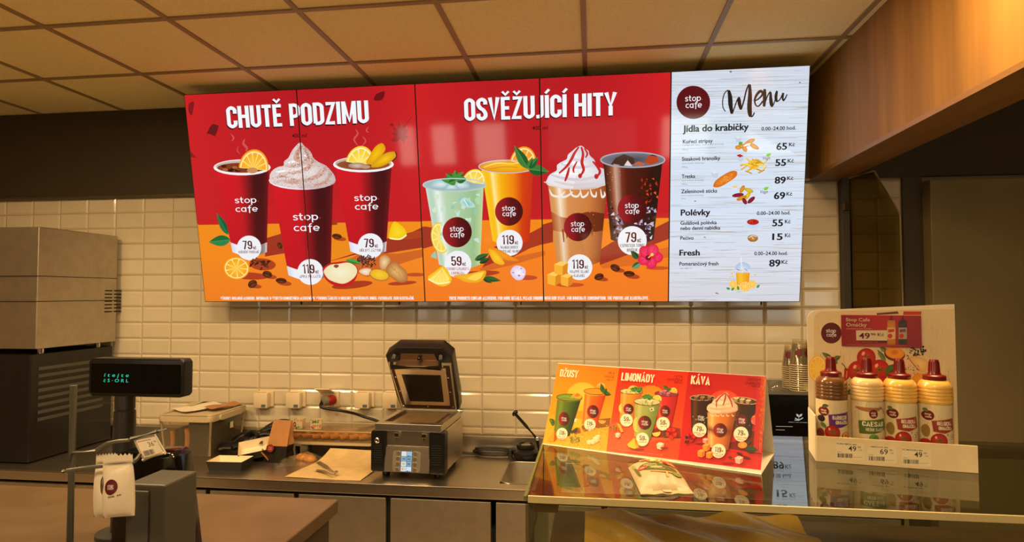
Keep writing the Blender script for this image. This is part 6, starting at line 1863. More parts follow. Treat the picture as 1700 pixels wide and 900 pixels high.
# textured ground and shadows
K.poly([(905, 712), (1012, 722), (1007, 749), (902, 735.5)], (240, 180, 44)); K.poly([(985, 697), (1014, 694), (1012, 708), (980, 714), (955, 722), (950, 716)], (150, 86, 30))
specks(K, in_poly([(950, 716), (1012, 705), (1007, 748), (905, 734)]), 260, .9, [(252, 210, 90), (214, 140, 30), (226, 160, 40)], 14, (903, 703, 1013, 749))
K.poly([(1012, 702), (1060, 706), (1130, 725), (1126, 763), (1007, 749)], (226, 96, 50)); K.poly([(1082, 726), (1130, 728), (1130, 712), (1105, 706), (1080, 714)], (150, 34, 20)); K.poly([(1088, 731), (1129, 730), (1126, 762), (1040, 752)], (222, 70, 30))
specks(K, in_poly([(1012, 704), (1060, 710), (1052, 752), (1008, 748)]), 160, .8, [(244, 130, 90), (206, 76, 40)], 15, (1006, 703, 1062, 752))
K.poly([(1130, 733), (1180, 738), (1268, 732), (1263, 780), (1126, 763)], (216, 18, 26)); K.poly([(1210, 745), (1212, 735), (1268, 722), (1267, 742), (1240, 750)], (126, 12, 18)); K.poly([(1243, 716), (1268, 716), (1268, 728), (1243, 726)], (120, 14, 18)); K.ell(1168, 738, 14, 2, (120, 12, 16), rot=4)
def kcup(cx, cy, rx, ry, tl, tr, bl, br, cfn, top, rimc=(60, 60, 40), tint=None):
    """tl/tr/bl/br: the four corners of the cup body."""
    def fn(u, v):
        s = math.sin(PI * u)
        x = (tl[0] * (1 - u) + tr[0] * u) * (1 - v) + (bl[0] * (1 - u) + br[0] * u) * v
        y = (tl[1] * (1 - u) + tr[1] * u + ry * .5 * s) * (1 - v) + (bl[1] * (1 - u) + br[1] * u + ry * .55 * s) * v
        return x, y
    K.grid(fn, cfn, 12, 6)
    rot = math.degrees(math.atan2(tr[1] - tl[1], tr[0] - tl[0]))
    K.ell(cx, cy, rx, ry, top, rot=rot, n=22)
    K.polys(pen([(cx + rx * math.cos(2 * PI * k / 26), cy + ry * math.sin(2 * PI * k / 26) + (rx * math.cos(2 * PI * k / 26)) * math.tan(math.radians(rot))) for k in range(26)], 1.0, True), rimc)
    return fn
def sh3(a, b, c, hl=(255, 240, 180), hp=.2, hs=.5):
    return lambda u, v: mixc(ramp(u, [(0, a), (.45, b), (1, c)]), hl, hs * max(0, 1 - abs(u - hp) / .09))
CRM = (252, 240, 210)
z2 = lambda x, y: (895 + x / 6.207, 600 + y / 6.207)
# juices
leaf(K, *z2(160, 640), *z2(105, 590), 4, (60, 100, 30), (110, 150, 50)); leaf(K, *z2(162, 645), *z2(120, 640), 4, (50, 90, 30), (90, 130, 50))
kcup(*z2(578, 312), 18.6, 5.2, z2(470, 335), z2(690, 345), z2(446, 640), z2(600, 655), sh3((236, 120, 20), (232, 104, 18), (190, 50, 14)), (246, 150, 30), (110, 70, 40))
citrus(K, *z2(640, 270), 8, 8, 10, 170, 340, (236, 130, 20), (255, 220, 140), (240, 140, 20), (255, 180, 60), 8)
for a in ((660, 330, 640, 225), (665, 325, 745, 345), (662, 330, 700, 280)): leaf(K, *z2(a[0], a[1]), *z2(a[2], a[3]), 3.6, (30, 76, 30), (70, 120, 50))
citrus(K, *z2(652, 608), 6.4, 6, 10, 0, 170, (236, 130, 20), (255, 220, 140), (240, 140, 20), (255, 180, 60), 8)
logo_disc(K, *z2(555, 518), 9.8, 10.8); bubble(K, *z2(524, 652), 9.6, '119', ['~~~~~~~~~~', '~~~~~~~'], CRM, (30, 26, 20), (200, 90, 40), tail=.16, ry=9.6)
K.poly([z2(398, 648), z2(430, 655), z2(472, 762), z2(432, 745)], (246, 170, 50)); K.poly([z2(398, 648), z2(412, 700), z2(440, 755), z2(425, 700)], (222, 130, 20), same=True)
K.poly([z2(378, 590), z2(440, 600), z2(440, 680), z2(350, 690)], (244, 190, 40)); ice(K, *z2(378, 608), 3.2, (230, 220, 170), (250, 240, 210), (150, 120, 60))
K.poly([z2(330, 720), z2(395, 680), z2(392, 730), z2(330, 745)], (60, 70, 24))
kcup(*z2(312, 374), 21.2, 5.8, z2(187, 395), z2(428, 405), z2(155, 725), z2(315, 770), sh3((110, 130, 30), (84, 112, 30), (30, 50, 14), (190, 200, 90), .2, .4), (120, 150, 50), (70, 80, 40))
K.line([z2(210, 375), z2(280, 360), z2(350, 385)], 1, (150, 175, 80), 4)
for x, y, w_ in ((365, 352, 6), (412, 360, 6.6), (395, 345, 5)): K.poly([(z2(x, y)[0] - w_, z2(x, y)[1] + w_ * .5), (z2(x, y)[0], z2(x, y)[1] - w_ * .7), (z2(x, y)[0] + w_, z2(x, y)[1] + w_ * .1), (z2(x, y)[0] + w_ * .2, z2(x, y)[1] + w_ * .7)], (244, 164, 50) if w_ != 5 else (226, 120, 30))
logo_disc(K, *z2(258, 595), 9.0, 11.6); bubble(K, *z2(238, 748), 9.2, '119', ['~~~~~~~~~~~', '~~~~~~~~~', '~~~~~~~'], CRM, (30, 26, 20), (190, 80, 40), tail=.1, ry=10)
K.poly([z2(88, 812), z2(160, 715), z2(178, 730), z2(185, 805), z2(150, 830), z2(100, 825)], (246, 160, 36)); K.poly([z2(160, 715), z2(178, 730), z2(185, 805), z2(150, 830)], (232, 134, 20), same=True)
specks(K, lambda x, y: ((x - z2(365, 805)[0]) / 8.4) ** 2 + ((y - z2(365, 805)[1]) / 6) ** 2 < 1, 60, 1.3, [(150, 150, 50), (110, 120, 40), (200, 190, 90)], 9, (944, 722, 964, 737))
for x, y, r_ in ((590, 805, 5.6), (520, 835, 4.4), (560, 830, 4.6), (610, 780, 4)): ice(K, *z2(x, y), r_, (238, 216, 150), (254, 240, 196), (200, 160, 80))
K.caps('DŽUSY', *[z2(212, 0)[0], z2(400, 0)[0], z2(0, 158)[1]], 12.2, (255, 240, 208), weight=.15)
for s_, a, b, y in (('SÍLA', 1009.5, 1020.5, 620.6), ('OVOCE', 1003, 1019.5, 626.6), ('400 ml', 1006.6, 1018.6, 631.4)): K.text(s_, a, b, y, 3.6 if y < 630 else 2.6, (150, 80, 20), .0, .2)
# lemonades
z3 = lambda x, y: (1000 + x / 6, 625 + y / 6)
lemd = lambda a, b, c: sh3(a, b, c, (255, 244, 200), .2, .45)
kcup(*z3(290, 150), 18.4, 4.6, z3(185, 165), z3(392, 170), z3(172, 450), z3(312, 470), lemd((206, 150, 50), (214, 150, 40), (190, 100, 20)), (226, 200, 120), (90, 80, 50))
for x, y in ((230, 150), (270, 145), (320, 155)): ice(K, *z3(x, y), 4, (200, 190, 110), (240, 230, 170), (120, 120, 50))
citrus(K, *z3(310, 140), 9, 8, 0, 180, 350, (240, 170, 20), (255, 236, 170), (246, 180, 30), (255, 210, 90), 8); mint(K, *z3(340, 145), 10, ((200, 1.1), (250, .8), (330, 1.2), (355, 1.0)))
citrus(K, *z3(195, 320), 5, 8, 0, 90, 270, (230, 180, 40), (250, 236, 160), (240, 200, 60), (250, 220, 110), 6)
logo_disc(K, *z3(262, 328), 8.6, 9); bubble(K, *z3(243, 438), 10.4, '59', ['~~~~~~~~'], CRM, (30, 26, 20), (220, 60, 30), ry=10.6)
kcup(*z3(640, 175), 19.4, 4.8, z3(535, 190), z3(752, 195), z3(548, 420), z3(690, 490), lemd((226, 50, 50), (216, 40, 50), (170, 20, 34)), (150, 50, 66), (110, 40, 40))
for x, y in ((590, 165), (625, 158), (660, 180)): ice(K, *z3(x, y), 4, (140, 60, 80), (200, 140, 160), (90, 30, 50))
citrus(K, *z3(705, 165), 7, 9, 20, 180, 350, (240, 160, 20), (255, 230, 150), (246, 170, 30), (255, 200, 80), 8); leaf(K, *z3(655, 135), *z3(605, 90), 3, (40, 90, 30), (80, 130, 50)); leaf(K, *z3(655, 135), *z3(690, 125), 2.6, (40, 90, 30), (80, 130, 50))
logo_disc(K, *z3(626, 350), 8.6, 9.8); bubble(K, *z3(607, 474), 11, '59', ['~~~~~~~~'], CRM, (30, 26, 20), (220, 60, 30), ry=11.4)
K.ell(*z3(700, 600), 12, 2, (130, 26, 16), rot=4)
for k in range(5):
    a = math.radians(72 * k + 20); K.ell(z3(688, 566)[0] + 5 * math.cos(a), z3(688, 566)[1] + 5 * math.sin(a), 5.6, 4.6, (240, 60, 50), rot=72 * k, n=12, edge=(206, 24, 26), same=k > 0)
K.ell(*z3(675, 575), 2.2, 2, (120, 10, 20), n=8); leaf(K, *z3(640, 560), *z3(610, 540), 2.4, (40, 50, 20), (70, 80, 40)); leaf(K, *z3(645, 580), *z3(605, 608), 2.4, (50, 60, 24), (120, 120, 70))
citrus(K, *z3(540, 560), 7, 7, 30, -40, 140, (236, 180, 40), (255, 240, 160), (246, 200, 50), (255, 220, 100), 8)
kcup(*z3(450, 255), 21.8, 5.6, z3(325, 275), z3(578, 285), z3(322, 600), z3(480, 632), lemd((176, 176, 90), (160, 172, 90), (110, 130, 60)), (206, 206, 150), (110, 110, 80))
for x, y in ((390, 255), (440, 262), (480, 265), (420, 248)): ice(K, *z3(x, y), 5, (180, 180, 120), (226, 224, 180), (120, 130, 70))
K.poly([z3(470, 320), z3(515, 310), z3(520, 345), z3(480, 352)], (210, 220, 180)); K.poly([z3(490, 320), z3(510, 335), z3(480, 345)], (120, 150, 110), same=True)
mint(K, *z3(450, 215), 9, ((190, 1.1), (230, .8), (300, .8), (350, 1.1), (10, .9))); citrus(K, *z3(545, 240), 8, 9, 30, 180, 340, (244, 180, 30), (255, 236, 170), (246, 190, 40), (255, 215, 100), 8)
citrus(K, *z3(345, 485), 6, 13, 0, 80, 280, (224, 180, 40), (250, 236, 160), (236, 200, 60), (250, 220, 110), 8)
logo_disc(K, *z3(425, 464), 11, 11.6); bubble(K, *z3(402, 630), 10.8, '59', ['~~~~~~~~~'], CRM, (30, 26, 20), (220, 60, 30), ry=11.2)
K.ell(*z3(345, 718), 12, 2.4, (170, 60, 30), rot=4)
K.poly([z3(250, 680), z3(322, 614), z3(350, 640), z3(372, 710), z3(320, 724), z3(268, 706)], (250, 206, 60)); K.poly([z3(322, 614), z3(350, 640), z3(372, 710), z3(335, 716)], (236, 160, 30), same=True)
K.poly([z3(145, 462), z3(182, 482), z3(215, 555), z3(190, 560), z3(155, 520)], (248, 180, 44)); K.poly([z3(145, 462), z3(155, 520), z3(190, 560), z3(170, 515)], (226, 130, 20), same=True)
specks(K, lambda x, y: ((x - z3(110, 515)[0]) / 6) ** 2 + ((y - z3(110, 515)[1]) / 4) ** 2 < 1, 40, 1, [(150, 130, 50), (110, 100, 40), (190, 150, 70)], 11, (1012, 706, 1025, 716))
ice(K, *z3(158, 588), 4.6, (244, 190, 150), (254, 236, 210), (190, 110, 70)); ice(K, *z3(580, 695), 6.4, (246, 200, 160), (254, 240, 220), (170, 80, 60)); K.ell(*z3(620, 715), 7, 1.6, (160, 40, 20))
K.caps('LIMONÁDY', 1031.5, 1086.4, 632.2, 13.2, (255, 240, 212), weight=.15)
for s_, a, b, y in (('LETNÍ', 1119.5, 1134.6, 626.8), ('OSVĚŽENÍ', 1106.6, 1134, 632), ('400 ml', 1119, 1133.4, 636.6)): K.text(s_, a, b, y, 3.8 if y < 635 else 2.8, (120, 22, 18), .0, .2)
squiggle(K, 1028, 1100, 747.5, .9, (246, 170, 130), 5, .13)
# coffee
z4 = lambda x, y: (1125 + x / 5, 610 + y / 5)
esp = lambda u, v: mixc(ramp(u, [(0, (44, 18, 12)), (.2, (110, 60, 36)), (.32, (60, 22, 14)), (1, (24, 10, 8))]), (120, 110, 80), .5 * max(0, v - .55))
def esp_bits(fn, seed):
    rs = random.Random(seed)
    for k in range(40):
        x, y = fn(rs.uniform(.05, .95), rs.uniform(.5, .95)); K.poly([(x, y), (x + rs.uniform(.6, 2.4), y - rs.uniform(0, 2)), (x + rs.uniform(.6, 2), y + rs.uniform(.5, 2))], rs.choice([(150, 140, 100), (90, 70, 50), (200, 186, 140), (30, 18, 14)]), same=k % 6 > 0)
f1 = kcup(*z4(208, 255), 20.4, 4.6, z4(112, 270), z4(300, 270), z4(116, 535), z4(255, 560), esp, (60, 36, 26), (190, 170, 140)); esp_bits(f1, 3)
for x, y in ((160, 255), (210, 262), (270, 258)): ice(K, *z4(x, y), 4.6, (80, 50, 40), (170, 130, 100), (40, 20, 14))
logo_words(K, *[z4(168, 0)[0], z4(220, 0)[0], z4(0, 420)[1], z4(0, 442)[1]], 3.2)
f2 = kcup(*z4(556, 280), 21.4, 5.4, z4(462, 290), z4(652, 312), z4(470, 555), z4(602, 585), esp, (70, 50, 36), (210, 186, 150)); esp_bits(f2, 4)
for x, y in ((490, 272), (540, 280), (590, 290)): ice(K, *z4(x, y), 5, (120, 90, 60), (226, 206, 160), (50, 30, 20))
K.ell(*z4(535, 445), 9.2, 11, (130, 20, 26), edge=(84, 14, 18)); logo_words(K, *[z4(508, 0)[0], z4(560, 0)[0], z4(0, 442)[1], z4(0, 466)[1]], 3.4)
K.ell(*z4(655, 440), 9, 9, (236, 110, 80), edge=(214, 60, 50), n=16)
specks(K, lambda x, y: ((x - z4(655, 440)[0]) / 9) ** 2 + ((y - z4(655, 440)[1]) / 9) ** 2 < 1, 70, .8, [(250, 150, 120), (226, 80, 70), (255, 190, 150)], 16, (1245, 687, 1266, 708))
# golden fade and fine streaks along the card's right edge
K.grid(lambda u, v: (1258 + 14.4 * u - 7 * v, 626 + 126 * v + 1.5 * u), lambda u, v: mixc((196, 24, 30), (206, 116, 52), u ** 2 * (1 - v) ** .7), 4, 6)
rs = random.Random(40); L_, C_ = [], []
for k in range(240):
    t_ = rs.random(); yb = 628 + 122 * t_
    xr = 1271.5 - 6.5 * t_; x = xr - abs(rs.gauss(0, 3.0 + 5 * max(0, .5 - abs(t_ - .3)))); L_.append([(x, yb), (x + .35, yb - rs.uniform(2, 6)), (x + .7, yb + rs.uniform(0, .8))]); C_.append(rs.choice([(206, 104, 48), (196, 80, 40), (226, 140, 70), (190, 60, 36)]))
K.polys(L_, C_)
bubble(K, *z4(528, 558), 12.2, '79', ['ESPRESSO TONIC', 'MARACUJA'], CRM, (40, 16, 16), (150, 30, 26), ry=12.4)
citrus(K, *z4(541, 648), 8, 5.8, 0, rind=(190, 70, 50), pith=(240, 170, 80), flesh=(206, 130, 40), mid=(236, 180, 70)); leaf(K, *z4(580, 640), *z4(615, 608), 2.4, (40, 60, 30), (70, 90, 40)); leaf(K, *z4(560, 680), *z4(672, 690), 6, (34, 50, 24), (60, 80, 40))
for k in range(5):
    a = math.radians(72 * k); K.ell(z4(108, 580)[0] + 4.4 * math.cos(a), z4(108, 580)[1] + 4 * math.sin(a), 5, 4, (226, 40, 50), rot=72 * k, n=12, edge=(190, 16, 30), same=k > 0)
K.ell(*z4(120, 600), 2, 1.8, (110, 8, 16), n=8); leaf(K, *z4(90, 600), *z4(64, 570), 2.6, (40, 20, 20), (70, 40, 40)); leaf(K, *z4(90, 615), *z4(58, 630), 2.6, (40, 24, 22), (90, 60, 50))
ice(K, *z4(235, 612), 5, (236, 120, 120), (250, 200, 190), (180, 50, 60))
bubble(K, *z4(184, 524), 11.6, '79', ['ESPRESSO TONIC', 'IBIŠEK'], CRM, (40, 16, 16), (150, 30, 26), ry=11.8)
frp = lambda u, v: mixc(ramp(u, [(0, (210, 140, 70)), (.16, (246, 200, 140)), (.3, (222, 140, 66)), (.7, (204, 110, 46)), (1, (140, 64, 26))]), (120, 50, 20), .85 if .40 + .03 * math.sin(6 * u) < v < .50 + .08 * abs(math.cos(PI * u)) else 0)
kcup(*z4(372, 350), 25, 5, z4(250, 375), z4(492, 370), z4(252, 655), z4(424, 690), frp, (230, 190, 140), (200, 160, 110))
cr4 = [z4(*p) for p in ((246, 350), (250, 325), (268, 308), (285, 300), (300, 275), (325, 262), (340, 245), (370, 230), (400, 210), (425, 230), (428, 255), (460, 268), (475, 295), (498, 320), (500, 360), (470, 375), (420, 384), (340, 386), (270, 378))]
cream(K, cr4, (246, 230, 206), (206, 176, 150), [([z4(*q) for q in ((400, 222), (350, 250), (370, 275), (430, 262))], 4, (214, 190, 166)), ([z4(*q) for q in ((290, 305), (360, 320), (450, 300))], 4, (216, 190, 160)), ([z4(*q) for q in ((262, 340), (350, 350), (480, 335))], 4, (214, 184, 150))])
for pts, w_ in (([(400, 215), (350, 255), (322, 300)], 3.6), ([(402, 215), (398, 260), (380, 320)], 4), ([(410, 225), (445, 285), (458, 335)], 3.6), ([(325, 290), (325, 335)], 3), ([(345, 262), (315, 290)], 2.6)): K.line([z4(*q) for q in pts], w_ * .6, (176, 36, 30), 4, taper=lambda t_: .6 + .4 * math.sin(PI * t_))
for q in range(5): K.line([z4(268 + q * 46, 392), z4(285 + q * 44, 410), z4(310 + q * 40, 404)], 1.4, (240, 216, 180), 4)
logo_disc(K, *z4(355, 526), 11.4, 11.8); K.ell(*z4(420, 800), 10, 1.6, (150, 10, 20))
bubble(K, *z4(343, 697), 11.6, '119', ['FRAPPÉ SLANÝ', 'KARAMEL'], CRM, (40, 16, 16), (150, 30, 26), ry=11.8)
for x, y, s_ in ((200, 742, 6.4), (268, 752, 5.8), (242, 692, 6.4)): cube3(K, *z4(x, y), s_, s_ * 1.35, (246, 176, 70), (236, 146, 50), (206, 106, 30))
bean(K, *z4(440, 752), 3.4, 10); leaf(K, *z4(490, 710), *z4(550, 735), 2.4, (70, 16, 14), (100, 30, 26)); leaf(K, *z4(545, 745), *z4(610, 762), 2.4, (70, 16, 14), (100, 30, 26)); ice(K, *z4(512, 772), 7, (244, 150, 140), (254, 214, 200), (200, 70, 70))
K.caps('KÁVA', 1147.4, 1179, 638.4, 14.0, (255, 240, 212), weight=.15)
for s_, a, b, y in (('LEDOVÁ', 1240, 1263, 632), ('ENERGIE', 1237, 1263, 638.4), ('400 ml', 1247.5, 1262, 643)): K.text(s_, a, b, y, 4.2 if y < 640 else 2.8, (96, 10, 14), .0, .2)
K.build('printed_picture', picture_mat('glossy_card_print', rough=.32, spec=.4), t, (0, .0006, TWD, THT))

# ---- wrapped snack on the glass
o_w = on_z(1092, 795, GLASS_Z)
wq = [on_z(x, y, GLASS_Z + .002) for x, y in ((1043, 777), (1119, 778), (1152, 820), (1064, 821))]
t = thing('wrapped_snack', 'white flow-wrapped snack with green oval label lying on the glass', 'packet', tuple(Vector((o_w.x, o_w.y, GLASS_Z))))
def wrapf(sg):
    def f(u, v):
        tl, tr, br, bl = wq
        p = (tl * (1 - u) + tr * u) * (1 - v) + (bl * (1 - u) + br * u) * v
        b_ = max(0, math.sin(PI * u)) ** .45 * min(1, max(0, v / .12)) ** .6 * min(1, max(0, (1 - v - .10) / .22)) ** .6
        if v > .9: b_ = 0
        z_ = GLASS_Z + .0016 + (.024 if sg > 0 else 0) * b_ + (.012 if sg > 0 else .0) * 0
        if sg > 0: z_ += .0012 * math.sin(u * 20) * (v > .72) * (1 - abs(2 * u - 1)) + .0008
        return Vector((p.x, p.y + (.0012 * (1 if int(u * 40) % 2 else -1) if v > .99 else 0), z_))
    return f
bm = new(); sheet(bm, wrapf(1), 40, 30); sheet(bm, wrapf(-1), 40, 30)
obj('wrapper', bm, mat('white_wrapper', (188, 166, 126), .45, bump=(40, .12)), t, world=True, smooth=50)
WF = wrapf(1)
S = Pic(lambda x, y: (x, -y), lambda u, v, h: WF(min(1, max(0, u)), min(1, max(0, -v))) + Vector((0, 0, .0006 + h * 4)), 2e-5)
rs = random.Random(50)
S.blob([(.14, .38), (.2, .30), (.45, .27), (.7, .32), (.86, .46), (.82, .58), (.6, .62), (.36, .57), (.2, .48)], (78, 96, 44), 6, edge=(70, 86, 38))
for pts_ in ([(.24, .33), (.46, .33), (.50, .37)], [(.28, .38), (.44, .38), (.34, .42), (.50, .42)], [(.34, .46), (.60, .44)], [(.36, .48), (.58, .47), (.40, .51), (.62, .53)]): S.line(pts_, .016, (226, 208, 140))
S.line([(.56, .28), (.74, .58)], .012, (150, 156, 90)); S.line([(.62, .40), (.78, .44)], .012, (150, 156, 90))
S.ell(.19, .42, .10, .06, (206, 60, 40), n=16); S.ell(.19, .42, .05, .02, (240, 170, 150), n=10)
for k in range(26): S.ell(rs.uniform(.2, .62), rs.uniform(.08, .22), .06, .035, rs.choice([(240, 190, 100), (226, 150, 60), (246, 210, 130), (200, 110, 50)]), rot=rs.uniform(0, 180), n=9, same=k % 4 > 0)
for k in range(16): S.ell(rs.uniform(.68, .94), rs.uniform(.06, .30), .06, .04, rs.choice([(220, 70, 40), (240, 120, 60), (200, 40, 30), (250, 170, 100)]), rot=rs.uniform(0, 180), n=9, same=k % 4 > 0)
S.line([(.3, .60), (.5, .66), (.75, .66), (.93, .60)], .03, (206, 140, 70), 4); S.blob([(.70, .68), (.86, .64), (.93, .64), (.86, .72), (.76, .73)], (120, 140, 50), 3); S.ell(.6, .72, .022, .04, (206, 160, 80), n=12)
S.blob([(.04, .36), (.07, .34), (.10, .5), (.10, .66), (.06, .6)], (70, 90, 40), 4); S.blob([(.02, .2), (.06, .2), (.08, .34), (.04, .32)], (140, 150, 70), 3); S.rect(.44, .90, .60, .97, (196, 180, 146), 1, 1)
S.build('wrapper_pattern', picture_mat('printed_film'), t, cuts=[.1 * k for k in range(1, 10)])

# ---- sauce display
RA = math.radians(-10.7)
R_O = Vector((.488, 1.443, GLASS_Z))
R_EX, R_BK = Vector((math.cos(RA), math.sin(RA), 0)), Vector((-math.sin(RA), math.cos(RA), 0))
def r_q(yl):
    P0 = R_O + R_BK * yl
    def q(x, y):
        d = on_plane(x, y, P0, R_BK) - R_O
        return d.dot(R_EX), d.z
    return q
def r_place(yl):
    return lambda u, v, h: Vector((u, yl - h - .0004, v))
RW = .30
t = thing('sauce_display_stand', 'card sauce display with printed backboard and price strip on the glass', 'display stand', tuple(R_O), RA)
rack = t
bm = new(); box(bm, (0, .0, .0005), (RW, .105, .005), .001); obj('base_tray', bm, CREAM_BOARD, t)
bm = new(); box(bm, (0, -.002, .0005), (RW, .001, .056), .0006); obj('price_strip', bm, mat('glossy_cream_strip', (236, 214, 168), .3, noise=(30, .05)), t)
bm = new(); box(bm, (-.002, .001, .0005), (.0005, .105, .10), .0004); obj('side_panel', bm, CREAM_BOARD, t)
bm = new()
qb = r_q(.107)
yT = qb(1350, 517)[1]
bl_ = [(0, .0005), (RW, .0005), (RW, yT + .018)] + [(.024 - .024 * math.sin(PI / 2 * k / 6), yT - .024 + .024 * math.cos(PI / 2 * k / 6) + .003) for k in range(7)]
prism(bm, bl_, .105, .108, lambda a, b, h: Vector((a, h, b))); obj('backboard', bm, CREAM_BOARD, t)
# backboard picture
q_ = r_q(.105)
S = Pic(q_, r_place(.105), 2e-5)
S.poly([(1351, 770), (1351, 532), (1353, 524), (1359, 519), (1366, 517), (1640, 512), (1640, 790)], (226, 204, 160))
rs = random.Random(60)
S.polys([pen([(x0, y0), (x0 + rs.uniform(-2, 2), y0 + l * .5), (x0 + rs.uniform(-3, 3), y0 + l)], rs.uniform(.3, .9)) [0] for x0, y0, l in [(rs.uniform(1354, 1600), rs.uniform(520, 640), rs.uniform(8, 40)) for _ in range(110)]], [rs.choice([(206, 182, 140), (190, 164, 120), (240, 222, 184)]) for _ in range(110)])
logo_disc(S, 1380, 553, 17, 17.4, flat=True)
S.poly([(1455, 520), (1490, 517), (1492, 521), (1456, 523)], (110, 60, 40)); S.poly([(1500, 517), (1530, 517), (1529, 523), (1499, 523)], (206, 60, 40))
citrus(S, 1357, 612, 15, 22, 0, 0, 360, (246, 190, 40), (252, 226, 140), (250, 200, 60), (255, 220, 100), 10)
for a in ((1382, 597, 1364, 585), (1384, 597, 1396, 591), (1380, 598, 1374, 606), (1384, 598, 1390, 604)): leaf(S, *a, 4, (70, 96, 50), (120, 140, 80))
S.line([(1397, 603), (1402, 608), (1404, 614)], 1.4, (60, 80, 30), 4); S.blob([(1402, 612), (1410, 614), (1411, 624), (1404, 632), (1396, 634), (1401, 624)], (190, 44, 30), 5, edge=(150, 24, 20)); S.line([(1406, 616), (1405, 628)], 1.4, (240, 140, 110))
for x, y, r_ in ((1424, 616, 17), (1460, 614, 17), (1438, 594, 16)):
    S.ell(x, y, r_ * .98, r_, (214, 50, 34), edge=(166, 24, 22), n=26, off=(-3, -3)); S.ell(x - 5, y - 7, 2.6, 3.6, (244, 170, 150), rot=30, n=10)
    for k in range(6):
        a = math.radians(60 * k + 15); S.line([(x, y), (x + r_ * .5 * math.cos(a), y + r_ * .36 * math.sin(a))], 1.8, (70, 100, 40), same=k > 0)
leaf(S, 1470, 622, 1490, 604, 8, (40, 84, 40), (80, 130, 70)); leaf(S, 1470, 600, 1456, 580, 4, (90, 110, 60), (130, 150, 90)); leaf(S, 1472, 583, 1460, 577, 4, (90, 110, 60), (130, 150, 90))
S.ell(1485, 588, 17.5, 11.5, (96, 40, 40), rot=8, n=26); S.ell(1485.5, 586, 16, 9.6, (240, 170, 50), rot=8, n=26, edge=(236, 150, 40)); S.ell(1485, 585, 7, 4.6, (206, 120, 40), n=16, edge=(226, 140, 50))
specks(S, lambda x, y: ((x - 1523) / 14) ** 2 + ((y - 582) / 9) ** 2 < 1, 60, 1.5, [(44, 34, 36), (70, 56, 56), (30, 24, 26)], 17, (1508, 572, 1538, 592)); specks(S, lambda x, y: True, 14, 1.1, [(44, 34, 36)], 18, (1500, 576, 1532, 598))
S.blob([(1510, 594), (1524, 592), (1540, 600), (1536, 616), (1524, 614)], (240, 214, 150), 5, edge=(220, 180, 110)); S.line([(1507, 592), (1512, 600), (1526, 616)], 1, (170, 70, 60), 3)
specks(S, lambda x, y: True, 40, .8, [(120, 80, 50), (70, 50, 40), (150, 110, 70)], 19, (1500, 606, 1526, 622)); S.blob([(1514, 628), (1524, 620), (1536, 624), (1532, 640), (1520, 640)], (240, 180, 60), 4, edge=(230, 150, 50))
S.ell(1466, 634, 8, 10, (206, 40, 36), rot=-40, edge=(170, 24, 26)); leaf(S, 1420, 645, 1404, 655, 5, (60, 90, 40), (90, 120, 60)); specks(S, lambda x, y: True, 8, 1.4, [(50, 36, 34)], 20, (1406, 638, 1416, 646))
S.build('backboard_picture', picture_mat('printed_card'), rack, (0.0005, .006, RW - .0005, .36), world=False)
# red header card, clipped to the backboard
q_ = r_q(.100)
(u0, v1), (u1, v0) = q_(1396.5, 523), (q_(1527, 574)[0], q_(1398, 574.5)[1])
bm = new(); box(bm, (u0, .1005, v0), (u1 + .004, .1045, v1), .0006); obj('header_card', bm, mat('card_red', (140, 40, 40), .4), rack)
S = Pic(q_, r_place(.1), 2e-5)
S.rect(1396, 519, 1532, 579, lambda u, v: mixc(mixc((190, 40, 34), (160, 50, 56), v), (126, 30, 38), abs(2 * u - 1) * .7), 8, 4)
S.text('Stop Cafe', 1404.4, 1444, 533.2, 5.4, (244, 226, 196), .02); S.text('Omáčky', 1404.6, 1439, 541.8, 5.6, (244, 226, 196), .02); squiggle(S, 1405, 1447, 546.4, 1.3, (222, 170, 150), 9)
S.poly([(1421, 548.5), (1474, 548.5), (1475, 565.5), (1421.6, 565)], (214, 200, 164)); S.text('49', 1426, 1444, 562, 9.2, (130, 28, 48), .03); S.text('90', 1445.4, 1453.6, 556.8, 3.6, (130, 28, 48), .03); S.text('Kč', 1457, 1467.6, 558, 5.0, (130, 28, 48), .02)
S.poly([(1428, 566.5), (1473, 566), (1473, 569.4), (1428, 569)], (80, 36, 40)); squiggle(S, 1430, 1457, 568.4, 1.1, (170, 130, 122), 4); S.line([(1406, 572.4), (1505, 573.6)], .5, (196, 110, 106))
for x, bc, lc in ((1479.5, (232, 150, 50), (196, 60, 50)), (1498.5, (70, 62, 58), (120, 60, 110))):
    S.poly([(x - 1.6, 524.5), (x + 1.6, 524.5), (x + 3.0, 532), (x - 3.0, 532)], (110, 30, 34)); S.blob([(x - 6.6, 535), (x - 3, 532), (x + 3, 532), (x + 6.8, 535), (x + 7, 569), (x + 5, 572), (x - 5, 572), (x - 6.8, 569)], bc, 3, edge=mixc(bc, (30, 20, 20), .25))
    S.rect(x - 6.8, 544, x + 6.8, 563, mixc((214, 196, 160), bc, .3), 1, 1); S.poly([(x - 5, 547), (x + 5, 546), (x + 5, 551), (x - 5, 552)], lc); S.ell(x - 2, 558, 4, 4, (200, 60, 44), n=10)
S.build('header_print', picture_mat('glossy_card_print'), rack, (u0, v0, u1 + .004, v1), world=False)
